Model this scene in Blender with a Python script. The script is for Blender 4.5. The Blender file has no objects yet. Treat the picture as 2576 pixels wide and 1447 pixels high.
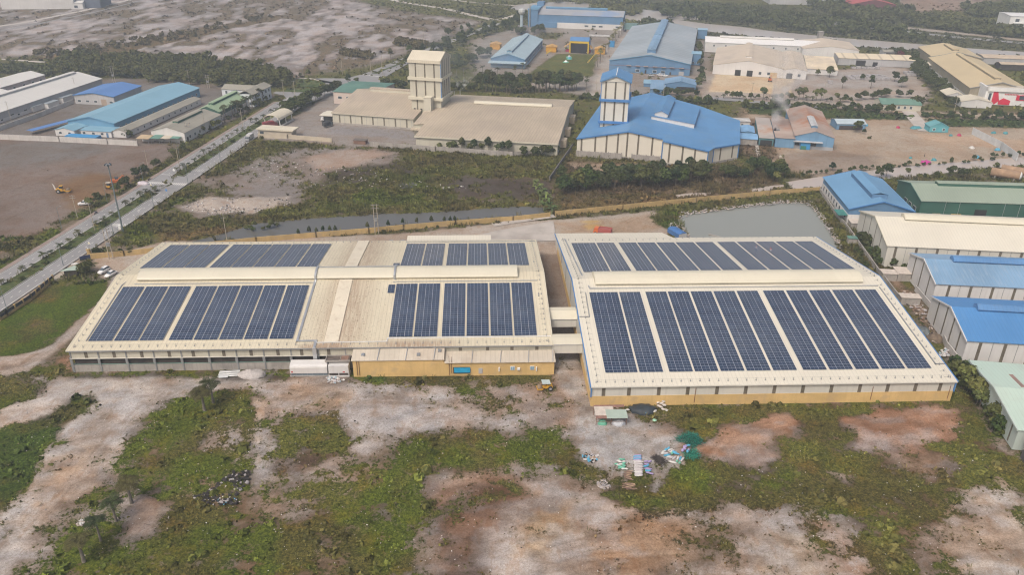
import bpy, math, random
import numpy as np
from mathutils import Vector, Matrix
S = bpy.context.scene
COL = S.collection
R = math.radians
# ------------------------------------------------------------------ camera, world, sun, exposure
CAM_H = 100.0
_p, _yaw, _roll, _f = R(26.566), R(2.5086), R(0.5698), 2000.0
FW = np.array([math.sin(_yaw)*math.cos(_p), math.cos(_yaw)*math.cos(_p), -math.sin(_p)])
_r = np.array([math.cos(_yaw), -math.sin(_yaw), 0.0]); _u = np.cross(_r, FW)
RT = math.cos(_roll)*_r + math.sin(_roll)*_u; UP = -math.sin(_roll)*_r + math.cos(_roll)*_u
cd = bpy.data.cameras.new('camera'); cam = bpy.data.objects.new('camera', cd); COL.objects.link(cam)
cam.matrix_world = Matrix(((RT[0], UP[0], -FW[0], 0), (RT[1], UP[1], -FW[1], 0), (RT[2], UP[2], -FW[2], CAM_H), (0, 0, 0, 1)))
cd.sensor_width = 36; cd.lens = _f/2576*36; cd.clip_start = 1; cd.clip_end = 9000
S.camera = cam
SUN_EL, SUN_AZ = 52.0, 215.0          # degrees; azimuth clockwise from +Y
W = bpy.data.worlds.new('World'); S.world = W; W.use_nodes = True
_n = W.node_tree.nodes; _sky = _n.new('ShaderNodeTexSky'); _sky.sky_type = 'NISHITA'; _sky.sun_disc = False
_sky.sun_elevation = R(SUN_EL); _sky.sun_rotation = R(SUN_AZ); _sky.air_density = 1.0; _sky.dust_density = 9.0; _sky.ozone_density = 1.0
W.node_tree.links.new(_sky.outputs[0], _n['Background'].inputs[0]); _n['Background'].inputs[1].default_value = 0.125
sd = bpy.data.lights.new('sun', 'SUN'); sd.energy = 1.4; sd.angle = R(13); sd.color = (1.0, 0.95, 0.89)
sun = bpy.data.objects.new('sun', sd); COL.objects.link(sun)
_az, _el = R(SUN_AZ), R(SUN_EL)
sun.rotation_euler = Vector((math.sin(_az)*math.cos(_el), math.cos(_az)*math.cos(_el), math.sin(_el))).to_track_quat('Z', 'Y').to_euler()
S.view_settings.view_transform = 'Standard'; S.view_settings.look = 'None'; S.view_settings.gamma = 1.0
S.view_settings.exposure = 0.10
try:
    S.cycles.filter_width = 1.15; S.cycles.use_denoising = True; S.cycles.max_bounces = 6; S.cycles.volume_bounces = 2; S.cycles.volume_step_rate = 2.0; S.cycles.diffuse_bounces = 3; S.cycles.glossy_bounces = 3
except Exception: pass

# ------------------------------------------------------------------ survey helpers: a mark on the survey photograph -> a point of the ground (or of height z)
def D(x, y, z=0.0):
    d = RT*(x-1288)/_f - UP*(y-723.5)/_f + FW
    k = (z-CAM_H)/d[2]
    return Vector((d[0]*k, d[1]*k, z))
_TX = (0, 1000, 2000, 2992); _TY = (0, 560, 1120, 1680)
def px(c, r, x, y): return ((_TX[c]+x/2.576)*2576/3992, (_TY[r]+y/2.576)*2576/3992)
def T(c, r, x, y, z=0.0): return D(*px(c, r, x, y), z)
def proj(p):
    e = np.array(p, float) - np.array((0, 0, CAM_H)); k = e@FW
    return 1288+_f*(e@RT)/k, 723.5-_f*(e@UP)/k

# ------------------------------------------------------------------ objects and meshes
def link(o, parent=None):
    COL.objects.link(o)
    if parent is not None: o.parent = parent
    return o
def tag(o, label=None, cat=None, group=None, kind=None):
    if label: o['label'] = label
    if cat: o['category'] = cat
    if group: o['group'] = group
    if kind: o['kind'] = kind
    return o
def thing(name, label, cat, loc=(0, 0, 0), rot=0.0, group=None):
    o = bpy.data.objects.new(name, None); o.empty_display_size = 0.5; link(o)
    o.location = loc; o.rotation_euler = (0, 0, rot)
    return tag(o, label, cat, group)
def copy_tree(root, loc, rot=0.0, label=None, scale=None, group=None):
    c = root.copy(); COL.objects.link(c); c.location = loc; c.rotation_euler = (0, 0, rot)
    if label: c['label'] = label
    if group: c['group'] = group
    if scale is not None: c.scale = (scale,)*3 if not hasattr(scale, '__len__') else scale
    for ch in root.children:
        k = ch.copy(); COL.objects.link(k); k.parent = c
        for g in ch.children:
            h = g.copy(); COL.objects.link(h); h.parent = k
    return c

class MB:
    def __init__(s): s.v = []; s.f = []; s.uv = {}
    def poly(s, pts, uv=None):
        n = len(s.v); s.v += [tuple(p) for p in pts]; s.f.append(tuple(range(n, n+len(pts))))
        if uv: s.uv[len(s.f)-1] = uv
        return s
    def box(s, x0, x1, y0, y1, z0, z1):
        n = len(s.v)
        s.v += [(x0, y0, z0), (x1, y0, z0), (x1, y1, z0), (x0, y1, z0), (x0, y0, z1), (x1, y0, z1), (x1, y1, z1), (x0, y1, z1)]
        s.f += [tuple(n+i for i in q) for q in ((3, 2, 1, 0), (4, 5, 6, 7), (0, 1, 5, 4), (1, 2, 6, 5), (2, 3, 7, 6), (3, 0, 4, 7))]
        return s
    def prism(s, pts, z0, z1):
        n = len(s.v); m = len(pts)
        s.v += [(p[0], p[1], z0) for p in pts] + [(p[0], p[1], z1) for p in pts]
        s.f.append(tuple(reversed(range(n, n+m)))); s.f.append(tuple(range(n+m, n+2*m)))
        for i in range(m): j = (i+1) % m; s.f.append((n+i, n+j, n+m+j, n+m+i))
        return s
    def loft(s, a, b, cap=True):            # two outlines of equal length (3-D points)
        n = len(s.v); m = len(a); s.v += [tuple(p) for p in a] + [tuple(p) for p in b]
        for i in range(m): j = (i+1) % m; s.f.append((n+i, n+j, n+m+j, n+m+i))
        if cap: s.f.append(tuple(reversed(range(n, n+m)))); s.f.append(tuple(range(n+m, n+2*m)))
        return s
    def xprof(s, prof, x0, x1): return s.loft([(x0, y, z) for y, z in prof], [(x1, y, z) for y, z in prof])
    def yprof(s, prof, y0, y1): return s.loft([(x, y0, z) for x, z in prof], [(x, y1, z) for x, z in prof])
    def tube(s, p, q, r0, r1=None, n=6):
        r1 = r0 if r1 is None else r1; p = Vector(p); q = Vector(q); d = (q-p).normalized()
        a = d.orthogonal().normalized(); b = d.cross(a)
        ring = lambda c, r: [c+(a*math.cos(2*math.pi*i/n)+b*math.sin(2*math.pi*i/n))*r for i in range(n)]
        return s.loft(ring(p, r0), ring(q, r1))
    def path(s, pts, r, n=6):
        for p, q in zip(pts, pts[1:]): s.tube(p, q, r, r, n)
        return s
    def lathe(s, c, prof, n=12):
        c = Vector(c); rings = [[(c.x+r*math.cos(2*math.pi*i/n), c.y+r*math.sin(2*math.pi*i/n), c.z+z) for i in range(n)] for r, z in prof]
        k = len(s.v)
        for g in rings: s.v += g
        for a in range(len(rings)-1):
            for i in range(n): j = (i+1) % n; s.f.append((k+a*n+i, k+a*n+j, k+(a+1)*n+j, k+(a+1)*n+i))
        s.f.append(tuple(k+i for i in reversed(range(n)))); s.f.append(tuple(k+(len(rings)-1)*n+i for i in range(n)))
        return s
    def blob(s, c, r, seed=0, nu=8, nv=5, jit=.18):
        rg = random.Random(seed); k = len(s.v); rows = []
        for a in range(nv+1):
            th = math.pi*a/nv; row = []
            for i in range(nu):
                ph = 2*math.pi*i/nu; q = 1+rg.uniform(-jit, jit)
                row.append((c[0]+r[0]*q*math.sin(th)*math.cos(ph), c[1]+r[1]*q*math.sin(th)*math.sin(ph), c[2]+r[2]*q*math.cos(th)))
            rows.append(row)
        for row in rows: s.v += row
        for a in range(nv):
            for i in range(nu): j = (i+1) % nu; s.f.append((k+a*nu+i, k+(a+1)*nu+i, k+(a+1)*nu+j, k+a*nu+j))
        return s
    def xf(s, M, start=0):
        s.v[start:] = [tuple(M @ Vector(p)) for p in s.v[start:]]; return s
    def mesh(s, name, mat, smooth=False):
        me = bpy.data.meshes.new(name); me.from_pydata(s.v, [], s.f)
        if s.uv:
            ul = me.uv_layers.new(name='UVMap').data
            for p in me.polygons:
                q = s.uv.get(p.index)
                if q:
                    for li, c in zip(p.loop_indices, q): ul[li].uv = c
        me.materials.append(mat)
        if smooth: me.polygons.foreach_set('use_smooth', [True]*len(me.polygons))
        me.update(); return me
    def build(s, name, mat, parent=None, smooth=False, loc=None):
        o = bpy.data.objects.new(name, s.mesh(name, mat, smooth)); link(o, parent)
        if loc is not None: o.location = loc
        return o

# ------------------------------------------------------------------ materials
def srgb(r, g, b): return tuple(((c/255)/12.92 if c/255 < .04045 else ((c/255+.055)/1.055)**2.4) for c in (r, g, b))
class NT:
    def __init__(s, name):
        s.m = bpy.data.materials.new(name); s.m.use_nodes = True; s.t = s.m.node_tree; s.n = s.t.nodes; s.b = s.n['Principled BSDF']
    def new(s, t, **k):
        o = s.n.new(t)
        for a, v in k.items(): setattr(o, a, v)
        return o
    def L(s, a, b): s.t.links.new(a, b)
    def val(s, sock, v):
        if hasattr(v, 'is_output') or isinstance(v, bpy.types.NodeSocket): s.L(v, sock)
        else: sock.default_value = v
    def math(s, op, a, b=None, clamp=False):
        o = s.new('ShaderNodeMath', operation=op, use_clamp=clamp); s.val(o.inputs[0], a)
        if b is not None: s.val(o.inputs[1], b)
        return o.outputs[0]
    def mix(s, f, a, b, blend='MIX'):
        o = s.new('ShaderNodeMix', data_type='RGBA', blend_type=blend); s.val(o.inputs[0], f)
        for i, v in ((6, a), (7, b)):
            if isinstance(v, bpy.types.NodeSocket): s.L(v, o.inputs[i])
            else: o.inputs[i].default_value = (*v, 1) if len(v) == 3 else v
        return o.outputs[2]
    def coord(s, scale=(1, 1, 1), kind='Object'):
        tc = s.new('ShaderNodeTexCoord'); mp = s.new('ShaderNodeMapping'); s.L(tc.outputs[kind], mp.inputs[0]); mp.inputs[3].default_value = scale
        return mp.outputs[0]
    def noise(s, vec, scale, detail=3, rough=.55):
        o = s.new('ShaderNodeTexNoise'); s.L(vec, o.inputs['Vector']); o.inputs['Scale'].default_value = scale; o.inputs['Detail'].default_value = detail; o.inputs['Roughness'].default_value = rough
        return o.outputs[0]
    def ramp(s, f, lo, hi, a=0., b=1.):
        o = s.new('ShaderNodeMapRange', interpolation_type='SMOOTHSTEP'); s.val(o.inputs[0], f); o.inputs[1].default_value = lo; o.inputs[2].default_value = hi; o.inputs[3].default_value = a; o.inputs[4].default_value = b
        return o.outputs[0]
MATS = {}
def mat(name, col, rough=.75, var=.10, scale=.35, dirt=None, dirt_amt=.0, streak=None, ribs=None, spec=.35, metal=0., fine=.06, dirt_scale=.12):
    """painted or mineral surface: base colour with soft blotches, streaks along one axis, ribs across one axis, dirt patches"""
    if name in MATS: return MATS[name]
    k = NT(name); v = k.coord()
    n1 = k.noise(v, scale, 4); c = k.mix(k.ramp(n1, .3, .7), tuple(x*(1-var) for x in col), tuple(min(1, x*(1+var)) for x in col))
    n2 = k.noise(v, 6.0, 2); c = k.mix(k.math('MULTIPLY', k.ramp(n2, .4, .7), fine*4), c, tuple(x*.7 for x in col))
    if streak:
        sc = {'x': (.05, 1.6, 1), 'y': (1.6, .05, 1), 'z': (1.4, 1.4, .09)}[streak[0]]
        n3 = k.noise(k.coord(sc), 1.0, 4, .6); c = k.mix(k.math('MULTIPLY', k.ramp(n3, .45, .75), streak[1]), c, streak[2] if len(streak) > 2 else tuple(x*.55 for x in col))
    if dirt:
        n4 = k.noise(v, dirt_scale, 6, .65); c = k.mix(k.math('MULTIPLY', k.ramp(n4, .5, .68), dirt_amt), c, dirt)
    if ribs:
        ax, per, dep = ribs
        sp = k.new('ShaderNodeSeparateXYZ'); k.L(v, sp.inputs[0]); q = sp.outputs['XYZ'.index(ax.upper())]
        w = k.math('PINGPONG', k.math('DIVIDE', q, per), .5); w = k.ramp(w, .36, .48)
        c = k.mix(k.math('MULTIPLY', w, dep), c, tuple(x*.45 for x in col))
        bp = k.new('ShaderNodeBump'); bp.inputs['Strength'].default_value = .35; bp.inputs['Distance'].default_value = .05; k.L(w, bp.inputs['Height']); k.L(bp.outputs[0], k.b.inputs['Normal'])
    k.L(c, k.b.inputs['Base Color']); k.b.inputs['Roughness'].default_value = rough; k.b.inputs['Metallic'].default_value = metal
    k.b.inputs['Specular IOR Level'].default_value = spec
    MATS[name] = k.m; return k.m

# ------------------------------------------------------------------ value noise for the terrain and for scattering
def vnoise(x, y, seed=0):
    xi = np.floor(x).astype(np.int64); yi = np.floor(y).astype(np.int64); fx = x-xi; fy = y-yi
    def h(a, b):
        n = (a*374761393 + b*668265263 + seed*1442695041) & 0x7fffffff
        n = ((n ^ (n >> 13))*1274126177) & 0x7fffffff
        return ((n ^ (n >> 16)) & 0xffff)/65535.0
    fx = fx*fx*(3-2*fx); fy = fy*fy*(3-2*fy)
    return (h(xi, yi)*(1-fx)+h(xi+1, yi)*fx)*(1-fy) + (h(xi, yi+1)*(1-fx)+h(xi+1, yi+1)*fx)*fy
def fbm(x, y, seed=0, oct=4):
    s = 0; a = .5; t = 0
    for i in range(oct): s = s+a*vnoise(x*2**i, y*2**i, seed+i*17); t += a; a *= .5
    return s/t
def sdist(px_, py_, poly):
    """signed distance to a polygon, negative inside"""
    d = np.full(px_.shape, 1e18); ins = np.zeros(px_.shape, bool); n = len(poly)
    for i in range(n):
        ax, ay = poly[i]; bx, by = poly[(i+1) % n]; ex, ey = bx-ax, by-ay; wx, wy = px_-ax, py_-ay
        t = np.clip((wx*ex+wy*ey)/(ex*ex+ey*ey+1e-12), 0, 1); dx = wx-ex*t; dy = wy-ey*t
        d = np.minimum(d, dx*dx+dy*dy)
        c = ((ay <= py_) & (by > py_)) | ((by <= py_) & (ay > py_))
        with np.errstate(divide='ignore', invalid='ignore'): xx = ax+(py_-ay)/(by-ay if by != ay else 1e-12)*ex
        ins ^= c & (px_ < xx)
    d = np.sqrt(d); return np.where(ins, -d, d)
# ------------------------------------------------------------------ terrain: one sheet, painted with soil colour, herb colour and plant cover
def W2(pts): return [tuple(D(x, y).xy) for x, y in pts]
RO = Vector((-137.18, 216.64)); RD = Vector((math.cos(R(81.037)), math.sin(R(81.037)))); RN = Vector((RD.y, -RD.x))
def RP(s, off): q = RO+RD*s+RN*off; return (q.x, q.y)
def rpoly(s0, s1, o0, o1): return [RP(s0, o0), RP(s1, o0), RP(s1, o1), RP(s0, o1)]
PONDS = {
 'pond': W2([(1706, 552), (1712, 540), (1760, 532), (1850, 521), (1960, 509), (2020, 508), (2045, 520), (2075, 560), (2105, 605), (2118, 640), (1740, 640), (1735, 600)]),
 'canal': W2([(480, 606), (560, 585), (640, 560), (690, 556), (760, 548), (860, 543), (960, 536), (1080, 532), (1180, 526), (1250, 519), (1330, 517), (1375, 521), (1372, 538), (1300, 545), (1200, 551), (1100, 560), (1000, 570), (860, 582), (700, 600), (640, 607), (570, 600), (480, 612)]),
 'marsh_water': W2([(1692, 489), (1740, 483), (1790, 482), (1780, 489), (1700, 495)]),
 'marsh_water2': W2([(1885, 474), (1930, 466), (1972, 462), (1968, 472), (1890, 480)]),
 'canal_far': W2([(1970, 457), (2030, 447), (2080, 440), (2200, 425), (2330, 412), (2460, 402), (2590, 391), (2700, 383), (2700, 402), (2590, 413), (2440, 425), (2330, 438), (2200, 450), (2090, 470), (2000, 474)]),
 'marsh_pond': W2([(1285, 20), (1300, 10), (1350, 5), (1420, 2), (1480, 6), (1510, 14), (1470, 20), (1440, 18), (1380, 24), (1310, 24)]),
 'marsh_pool': W2([(1570, 25), (1620, 22), (1680, 28), (1760, 38), (1770, 48), (1700, 48), (1640, 52), (1570, 48)]),
 'river': W2([(1690, 46), (1780, 58), (1870, 66), (1940, 76), (2020, 84), (2100, 92), (2200, 100), (2330, 110), (2420, 118), (2600, 130), (2600, 141), (2450, 135), (2330, 126), (2200, 118), (2100, 112), (2000, 100), (1920, 92), (1840, 84), (1760, 74), (1680, 60)]),
 'puddle': W2([(1005, 463), (1030, 458), (1048, 462), (1040, 471), (1012, 474)]),
}
xs_n = 540
_ys = [-500, -250, -120, -40, 10, 36]; _y = 52.0
while _y < 920: _ys.append(_y); _y += max(.42, .0046*_y)
while _y < 3000: _ys.append(_y); _y *= 1.12
gy = np.array(_ys); gs = np.linspace(-1.2, 1.2, xs_n)
GX = gs[None, :]*(42+.72*np.clip(gy, 60, None))[:, None]+.03*gy[:, None]; GY = np.repeat(gy[:, None], xs_n, 1)
GX = GX.ravel(); GY = GY.ravel(); NV = GX.size
soil = np.zeros((NV, 3)); herb = np.zeros((NV, 3)); veg = np.zeros(NV)
_edge = (fbm(GX/5.0, GY/5.0, 3, 4)-.5)*2; _edge2 = (fbm(GX/16.0, GY/16.0, 9, 4)-.5)*2
GREEN = (.084, .108, .020); LAWN = (.062, .092, .014); DARKG = (.034, .056, .016); DRY = (.155, .112, .052); OLIVE = (.104, .110, .030); BROWNH = (.105, .075, .045)
PALE = (.42, .385, .37); GRAV = (.345, .335, .345); SOIL = (.27, .205, .165); REDS = (.29, .185, .135); PINK = (.36,.29,.25); CONC = (.40, .365, .33); DARKS = (.085, .072, .066); WET = (.17, .15, .135)
def paint(poly, col=None, v=None, h=None, soft=1.2, amp=2.0, world=False, far=False):
    pw = poly if world else W2(poly)
    ax = np.array(pw); m = soft*2+1+amp*2
    i = np.nonzero((GX > ax[:, 0].min()-m) & (GX < ax[:, 0].max()+m) & (GY > ax[:, 1].min()-m) & (GY < ax[:, 1].max()+m))[0]
    if not len(i): return
    d = sdist(GX[i], GY[i], pw) + (_edge2 if far else _edge)[i]*amp
    w = np.clip(.5-d/(2*soft), 0, 1); w = w*w*(3-2*w)
    if col is not None: soil[i] = soil[i]*(1-w[:, None])+np.array(col)*w[:, None]
    if v is not None:
        sv = soft*(1.6 if not far else 1)+(1.0 if v > .03 else 0); u = np.clip(.5-d/(2*sv), 0, 1); u = u*u*(3-2*u); veg[i] = veg[i]*(1-u)+v*u
    if h is not None: herb[i] = herb[i]*(1-w[:, None])+np.array(h)*w[:, None]
soil[:] = (.20, .175, .15); herb[:] = OLIVE; veg[:] = .72
# far wasteland, left field, compounds
paint([(-300, 160), (-200, 40), (140, -40), (760, -30), (1000, 25), (1215, 52), (1185, 75), (960, 160), (740, 196), (330, 130), (100, 140)], (.265, .25, .262), .50, (.150, .122, .092), 6, 6, far=True)
paint([(40, 150), (250, 118), (480, 76), (700, 36), (720, 44), (500, 92), (330, 128), (200, 150)], (.22, .19, .16), .85, (.13, .10, .06), 5, 6, far=True)
_pw = W2([(-300, 160), (-200, 40), (140, -40), (760, -30), (1000, 25), (1215, 52), (1185, 75), (960, 160), (740, 196), (330, 130), (100, 140)])
_in = np.clip(-sdist(GX, GY, _pw)/12, 0, 1); _t = .45*fbm(GX/26, GY/62, 101, 6)+.55*fbm(GX/6.5, GY/17, 102, 5)
_wp = _in*np.clip((_t-.55)/.05, 0, 1)*(veg < .75); soil = soil*(1-_wp[:, None])+np.array((.43, .41, .435))*_wp[:, None]; veg = veg*(1-_in)+_in*np.where(veg > .75, veg, np.clip(1.0-1.5*np.clip((_t-.42)/.16, 0, 1), .16, .85))
paint([(-400, 350), (0, 346), (430, 362), (445, 380), (300, 500), (150, 600), (-30, 720), (-400, 800)], (.205, .168, .155), .10, BROWNH, 3, 3)
paint([(-30, 360), (180, 352), (330, 368), (200, 400), (60, 420), (-30, 430)], (.175, .165, .165), .06, None, 6, 5)
paint([(130, 470), (220, 432), (330, 440), (350, 470), (260, 540), (160, 520)], (.20, .135, .085), .05, None, 4, 4)
paint([(115, 575), (160, 555), (215, 550), (180, 572), (150, 580)], (.38, .30, .21), 0, None, 1.5, 1.5)
paint([(-40, 600), (60, 585), (110, 600), (150, 578), (165, 590), (60, 660), (-40, 700)], (.22, .16, .13), .55, GREEN, 2, 3)
paint([(-30, 612), (40, 600), (70, 620), (50, 650), (-30, 680)], None, .92, GREEN, 2, 2)
paint([(-60, 235), (160, 200), (400, 195), (560, 215), (700, 240), (560, 320), (445, 362), (-60, 346)], (.185, .17, .165), .10, OLIVE, 3, 2)
# verges of the avenue
paint(rpoly(-80, 60, -9, -2.2), (.2, .17, .14), .75, GREEN, 1, 1.5, True)
paint(rpoly(60, 215, -6.5, -2.2), (.2, .17, .14), .9, OLIVE, 1, 1.5, True)
paint(rpoly(-60, 22, 15.5, 18), CONC, .05, None, .6, .5, True)
paint(rpoly(18, 130, 15.4, 17.5), (.3, .26, .24), .12, None, .6, .8, True)
# scrub land and dump between the avenue and the tower factories
paint([(300, 606), (290, 590), (450, 480), (640, 352), (720, 350), (1060, 368), (1400, 380), (1420, 470), (1395, 540), (1000, 552), (700, 560), (560, 590)], (.19, .16, .135), .90, OLIVE, 3, 3)
paint([(300, 604), (330, 572), (460, 480), (500, 490), (440, 540), (420, 580), (360, 606)], None, .97, GREEN, 3, 3)
paint([(400, 585), (520, 575), (620, 570), (560, 590), (480, 600), (400, 602)], None, .95, DRY, 2, 3)
paint([(480, 455), (560, 440), (640, 400), (720, 372), (880, 368), (1000, 380), (1020, 400), (960, 425), (860, 440), (780, 480), (740, 510), (640, 532), (520, 545), (455, 528), (470, 505), (590, 490)], (.245, .225, .225), .30, OLIVE, 3, 3)
paint([(460, 520), (520, 495), (620, 500), (720, 495), (730, 515), (640, 535), (500, 535)], (.44, .39, .36), .06, OLIVE, 1.5, 2)
paint([(760, 400), (880, 372), (980, 385), (900, 415), (800, 430)], (.36, .30, .27), .02, None, 3, 3)
paint([(840, 428), (1000, 405), (1060, 430), (1040, 452), (900, 458), (800, 470)], DARKS, .45, OLIVE, 3, 3)
paint([(1080, 470), (1180, 440), (1380, 452), (1400, 482), (1340, 505), (1180, 500)], DARKS, .30, OLIVE, 4, 4)
paint([(980, 430), (1110, 450), (1130, 500), (980, 520), (820, 520), (900, 480)], None, .95, GREEN, 4, 4)
paint([(1420, 500), (1560, 495), (1700, 488), (1960, 470), (1960, 480), (1640, 520), (1400, 545)], (.22, .16, .11), .96, DRY, 2, 2)
paint([(1420, 400), (1560, 410), (1900, 420), (1960, 460), (1800, 490), (1420, 500)], (.23, .185, .14), .75, BROWNH, 3, 3)
paint([(1430, 408), (1560, 408), (1640, 418), (1560, 436), (1440, 430)], (.33, .26, .21), .25, BROWNH, 2, 2)
# cream factory yard, intersection surroundings
paint([(652, 348), (830, 235), (860, 240), (900, 300), (1050, 330), (1060, 366), (900, 368)], (.285, .265, .26), .05, None, 1.5, 1)
paint([(836, 316), (1040, 330), (1046, 350), (820, 336)], (.27, .26, .275), .08, OLIVE, 1, 1)
# far centre works
paint([(1180, 100), (1340, 60), (1600, 70), (1800, 100), (1780, 240), (1480, 240), (1200, 200)], (.30, .28, .27), .2, OLIVE, 4, 3)
paint([(1330, 186), (1400, 134), (1500, 136), (1490, 190)], (.2, .2, .1), .97, (.105, .118, .040), 1, .6)
paint([(1360, 80), (1420, 82), (1400, 98), (1350, 96)], None, .9, (.10, .10, .045), 1.5, 1)
paint([(1500, 190), (1520, 130), (1580, 80), (1600, 80), (1540, 190), (1520, 240), (1480, 240)], (.43, .40, .38), .03, None, 2, 1)
# stone yards, right
paint([(1770, 180), (2280, 170), (2340, 220), (2330, 262), (2100, 275), (1760, 245)], (.38, .34, .315), .06, None, 3, 2)
paint([(2000, 195), (2250, 160), (2290, 215), (2050, 225)], (.37, .345, .34), .04, None, 3, 3)
paint([(1800, 185), (2000, 186), (1988, 236), (1782, 230)], (.58, .48, .35), 0, None, .6, .3)
paint([(1640, 90), (2600, 150), (2600, 60), (1900, 10), (1560, -10)], (.2, .17, .14), .9, (.080, .085, .042), 8, 8, far=True)
paint([(1850, 40), (2180, 62), (2420, 86), (2600, 105), (2600, 100), (2400, 78), (2150, 52)], (.40, .37, .35), .1, None, 3, 2, far=True)
paint([(2230, 0), (2380, -6), (2500, 0), (2420, 26), (2290, 30)], (.36, .28, .25), .35, BROWNH, 8, 8, far=True)
paint([(1860, 270), (2600, 285), (2600, 400), (2200, 425), (2060, 440), (1960, 425), (1890, 380)], (.41, .345, .285), .10, BROWNH, 3, 3)
paint([(1940, 385), (2060, 375), (2200, 392), (2210, 418), (2080, 438), (1960, 428)], (.29, .24, .205), .10, OLIVE, 4, 4)
paint([(1880, 300), (1950, 290), (1960, 400), (1900, 410), (1860, 380)], (.25, .19, .145), .5, BROWNH, 3, 3)
paint([(1880, 262), (2060, 270), (2310, 290), (2300, 302), (2050, 298), (1880, 285)], None, .95, (.05, .075, .022), 2, 2)
paint([(2330, 296), (2600, 300), (2600, 322), (2340, 316)], None, .95, (.05, .075, .022), 2, 2)
paint([(2300, 335), (2600, 352), (2600, 385), (2330, 350)], (.46, .35, .265), .03, None, 2, 2)
# solar works: yard, pond bank, lane, lawn
paint([(228, 652), (420, 605), (560, 606), (1000, 588), (1250, 562), (1480, 545), (1640, 530), (1690, 545), (1700, 585), (1420, 640), (1000, 680), (280, 720)], (.405, .360, .325), .02, None, 1, .8)
paint([(1395, 560), (1620, 540), (1680, 560), (1640, 590), (1420, 600)], (.40, .325, .26), .03, None, 2, 2)
for q in ([(1455, 556), (1500, 553), (1520, 557), (1480, 562)], [(1465, 566), (1500, 562), (1525, 570), (1480, 577)], [(1330, 567), (1350, 565), (1356, 570), (1338, 573)]): paint(q, (.50, .37, .18), 0, None, .5, .5)
paint([(1640, 545), (1680, 520), (1900, 497), (2060, 478), (2085, 500), (2140, 590), (2240, 690), (2280, 740), (2230, 720), (2090, 640), (2040, 512), (1960, 505), (1706, 540), (1710, 590), (1690, 585)], (.18, .15, .12), .96, OLIVE, 1.2, 1.2)
paint([(1640, 545), (1690, 530), (1720, 545), (1715, 580), (1690, 590)], None, .97, LAWN, 1.2, 1)
paint([(2230, 690), (2290, 730), (2420, 900), (2450, 1000), (2390, 900), (2300, 780)], (.30, .235, .19), .25, BROWNH, 1.5, 1.5)
paint([(1340, 640), (1420, 640), (1470, 1010), (1390, 1010)], (.235, .20, .18), .02, None, .8, .8)
paint([(-60, 800), (140, 722), (280, 700), (285, 690), (260, 745), (200, 800), (110, 880), (-60, 915)], (.17, .14, .1), .99, LAWN, 1, .8)
paint([(-80, 950), (-80, 905), (40, 895), (130, 868), (215, 790), (262, 742), (280, 690), (420, 640), (420, 680), (300, 720), (235, 800), (150, 878), (78, 925), (90, 948), (0, 956)], (.39, .36, .35), .03, None, .8, 1)
# ------------------------------ foreground field
paint([(-400, 1800), (-120, 930), (190, 935), (700, 935), (1400, 930), (2400, 1000), (2700, 1100), (3200, 1900)], (.30, .26, .24), .52, GREEN, 2, 2)
paint([(60, 940), (150, 900), (225, 805), (255, 770), (190, 890), (185, 940), (130, 950)], (.18, .14, .1), .93, GREEN, .8, 1)
paint([(150, 905), (182, 890), (186, 930), (165, 935)], (.3, .205, .16), .2, None, .8, .8)
paint([(186, 938), (560, 936), (720, 942), (740, 958), (520, 958), (320, 952), (190, 952)], (.115, .105, .098), .22, GREEN, 1, 1)
paint([(186, 934), (560, 931), (722, 934), (722, 942), (400, 947), (186, 947)], None, .92, GREEN, .6, .8)
paint([(-200, 1060), (0, 1020), (140, 962), (260, 952), (430, 952), (640, 955), (655, 975), (500, 985), (420, 1010), (330, 1060), (310, 1150), (250, 1230), (160, 1270), (90, 1330), (40, 1420), (-60, 1600), (-250, 1600)], PALE, .04, GREEN, 1.2, 2)
paint([(200, 1060), (290, 1030), (310, 1060), (230, 1150), (120, 1260), (40, 1350), (20, 1330), (130, 1200)], (.40, .325, .27), .12, BROWNH, 1.5, 2)
paint([(-100, 955), (30, 945), (118, 960), (115, 985), (60, 1010), (0, 1022), (-100, 1040)], (.17, .13, .1), .95, GREEN, 1, 1)
paint([(-100, 1120), (120, 1040), (180, 1000), (235, 990), (246, 1010), (180, 1060), (110, 1120), (80, 1190), (30, 1270), (-100, 1330)], (.14, .12, .08), .99, (.05, .078, .018), 1, 1.2)
paint([(420, 1012), (500, 985), (615, 984), (660, 1002), (650, 1060), (605, 1085), (640, 1150), (560, 1205), (470, 1260), (360, 1310), (200, 1335), (150, 1360), (130, 1500), (1060, 1620), (1060, 1440), (700, 1290), (640, 1230), (650, 1180), (600, 1090)], (.19, .155, .12), .88, GREEN, 1.5, 2.5)
paint([(340, 1060), (430, 1010), (600, 1000), (640, 1050), (560, 1100), (580, 1180), (440, 1240), (330, 1250), (310, 1150)], (.19, .155, .12), .93, GREEN, 1.5, 2)
paint([(500, 1080), (600, 1070), (640, 1110), (620, 1150), (540, 1140)], (.36, .32, .31), .5, OLIVE, 1.5, 2)
paint([(300, 1285), (380, 1240), (400, 1290), (380, 1340), (320, 1350)], (.29, .215, .175), .08, None, 1, 1.5)
paint([(650, 962), (730, 955), (1000, 965), (1180, 985), (1240, 1010), (1230, 1070), (1050, 1090), (930, 1140), (830, 1200), (740, 1240), (640, 1225), (652, 1120), (700, 1040), (670, 990)], (.385, .36, .36), .14, OLIVE, 1.5, 2)
paint([(700, 975), (860, 960), (900, 990), (860, 1030), (760, 1035)], (.37, .30, .25), .16, OLIVE, 1.5, 2)
paint([(1010, 1000), (1130, 990), (1150, 1040), (1000, 1050)], (.40, .395, .415), .05, None, 1.2, 1.5)
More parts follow.
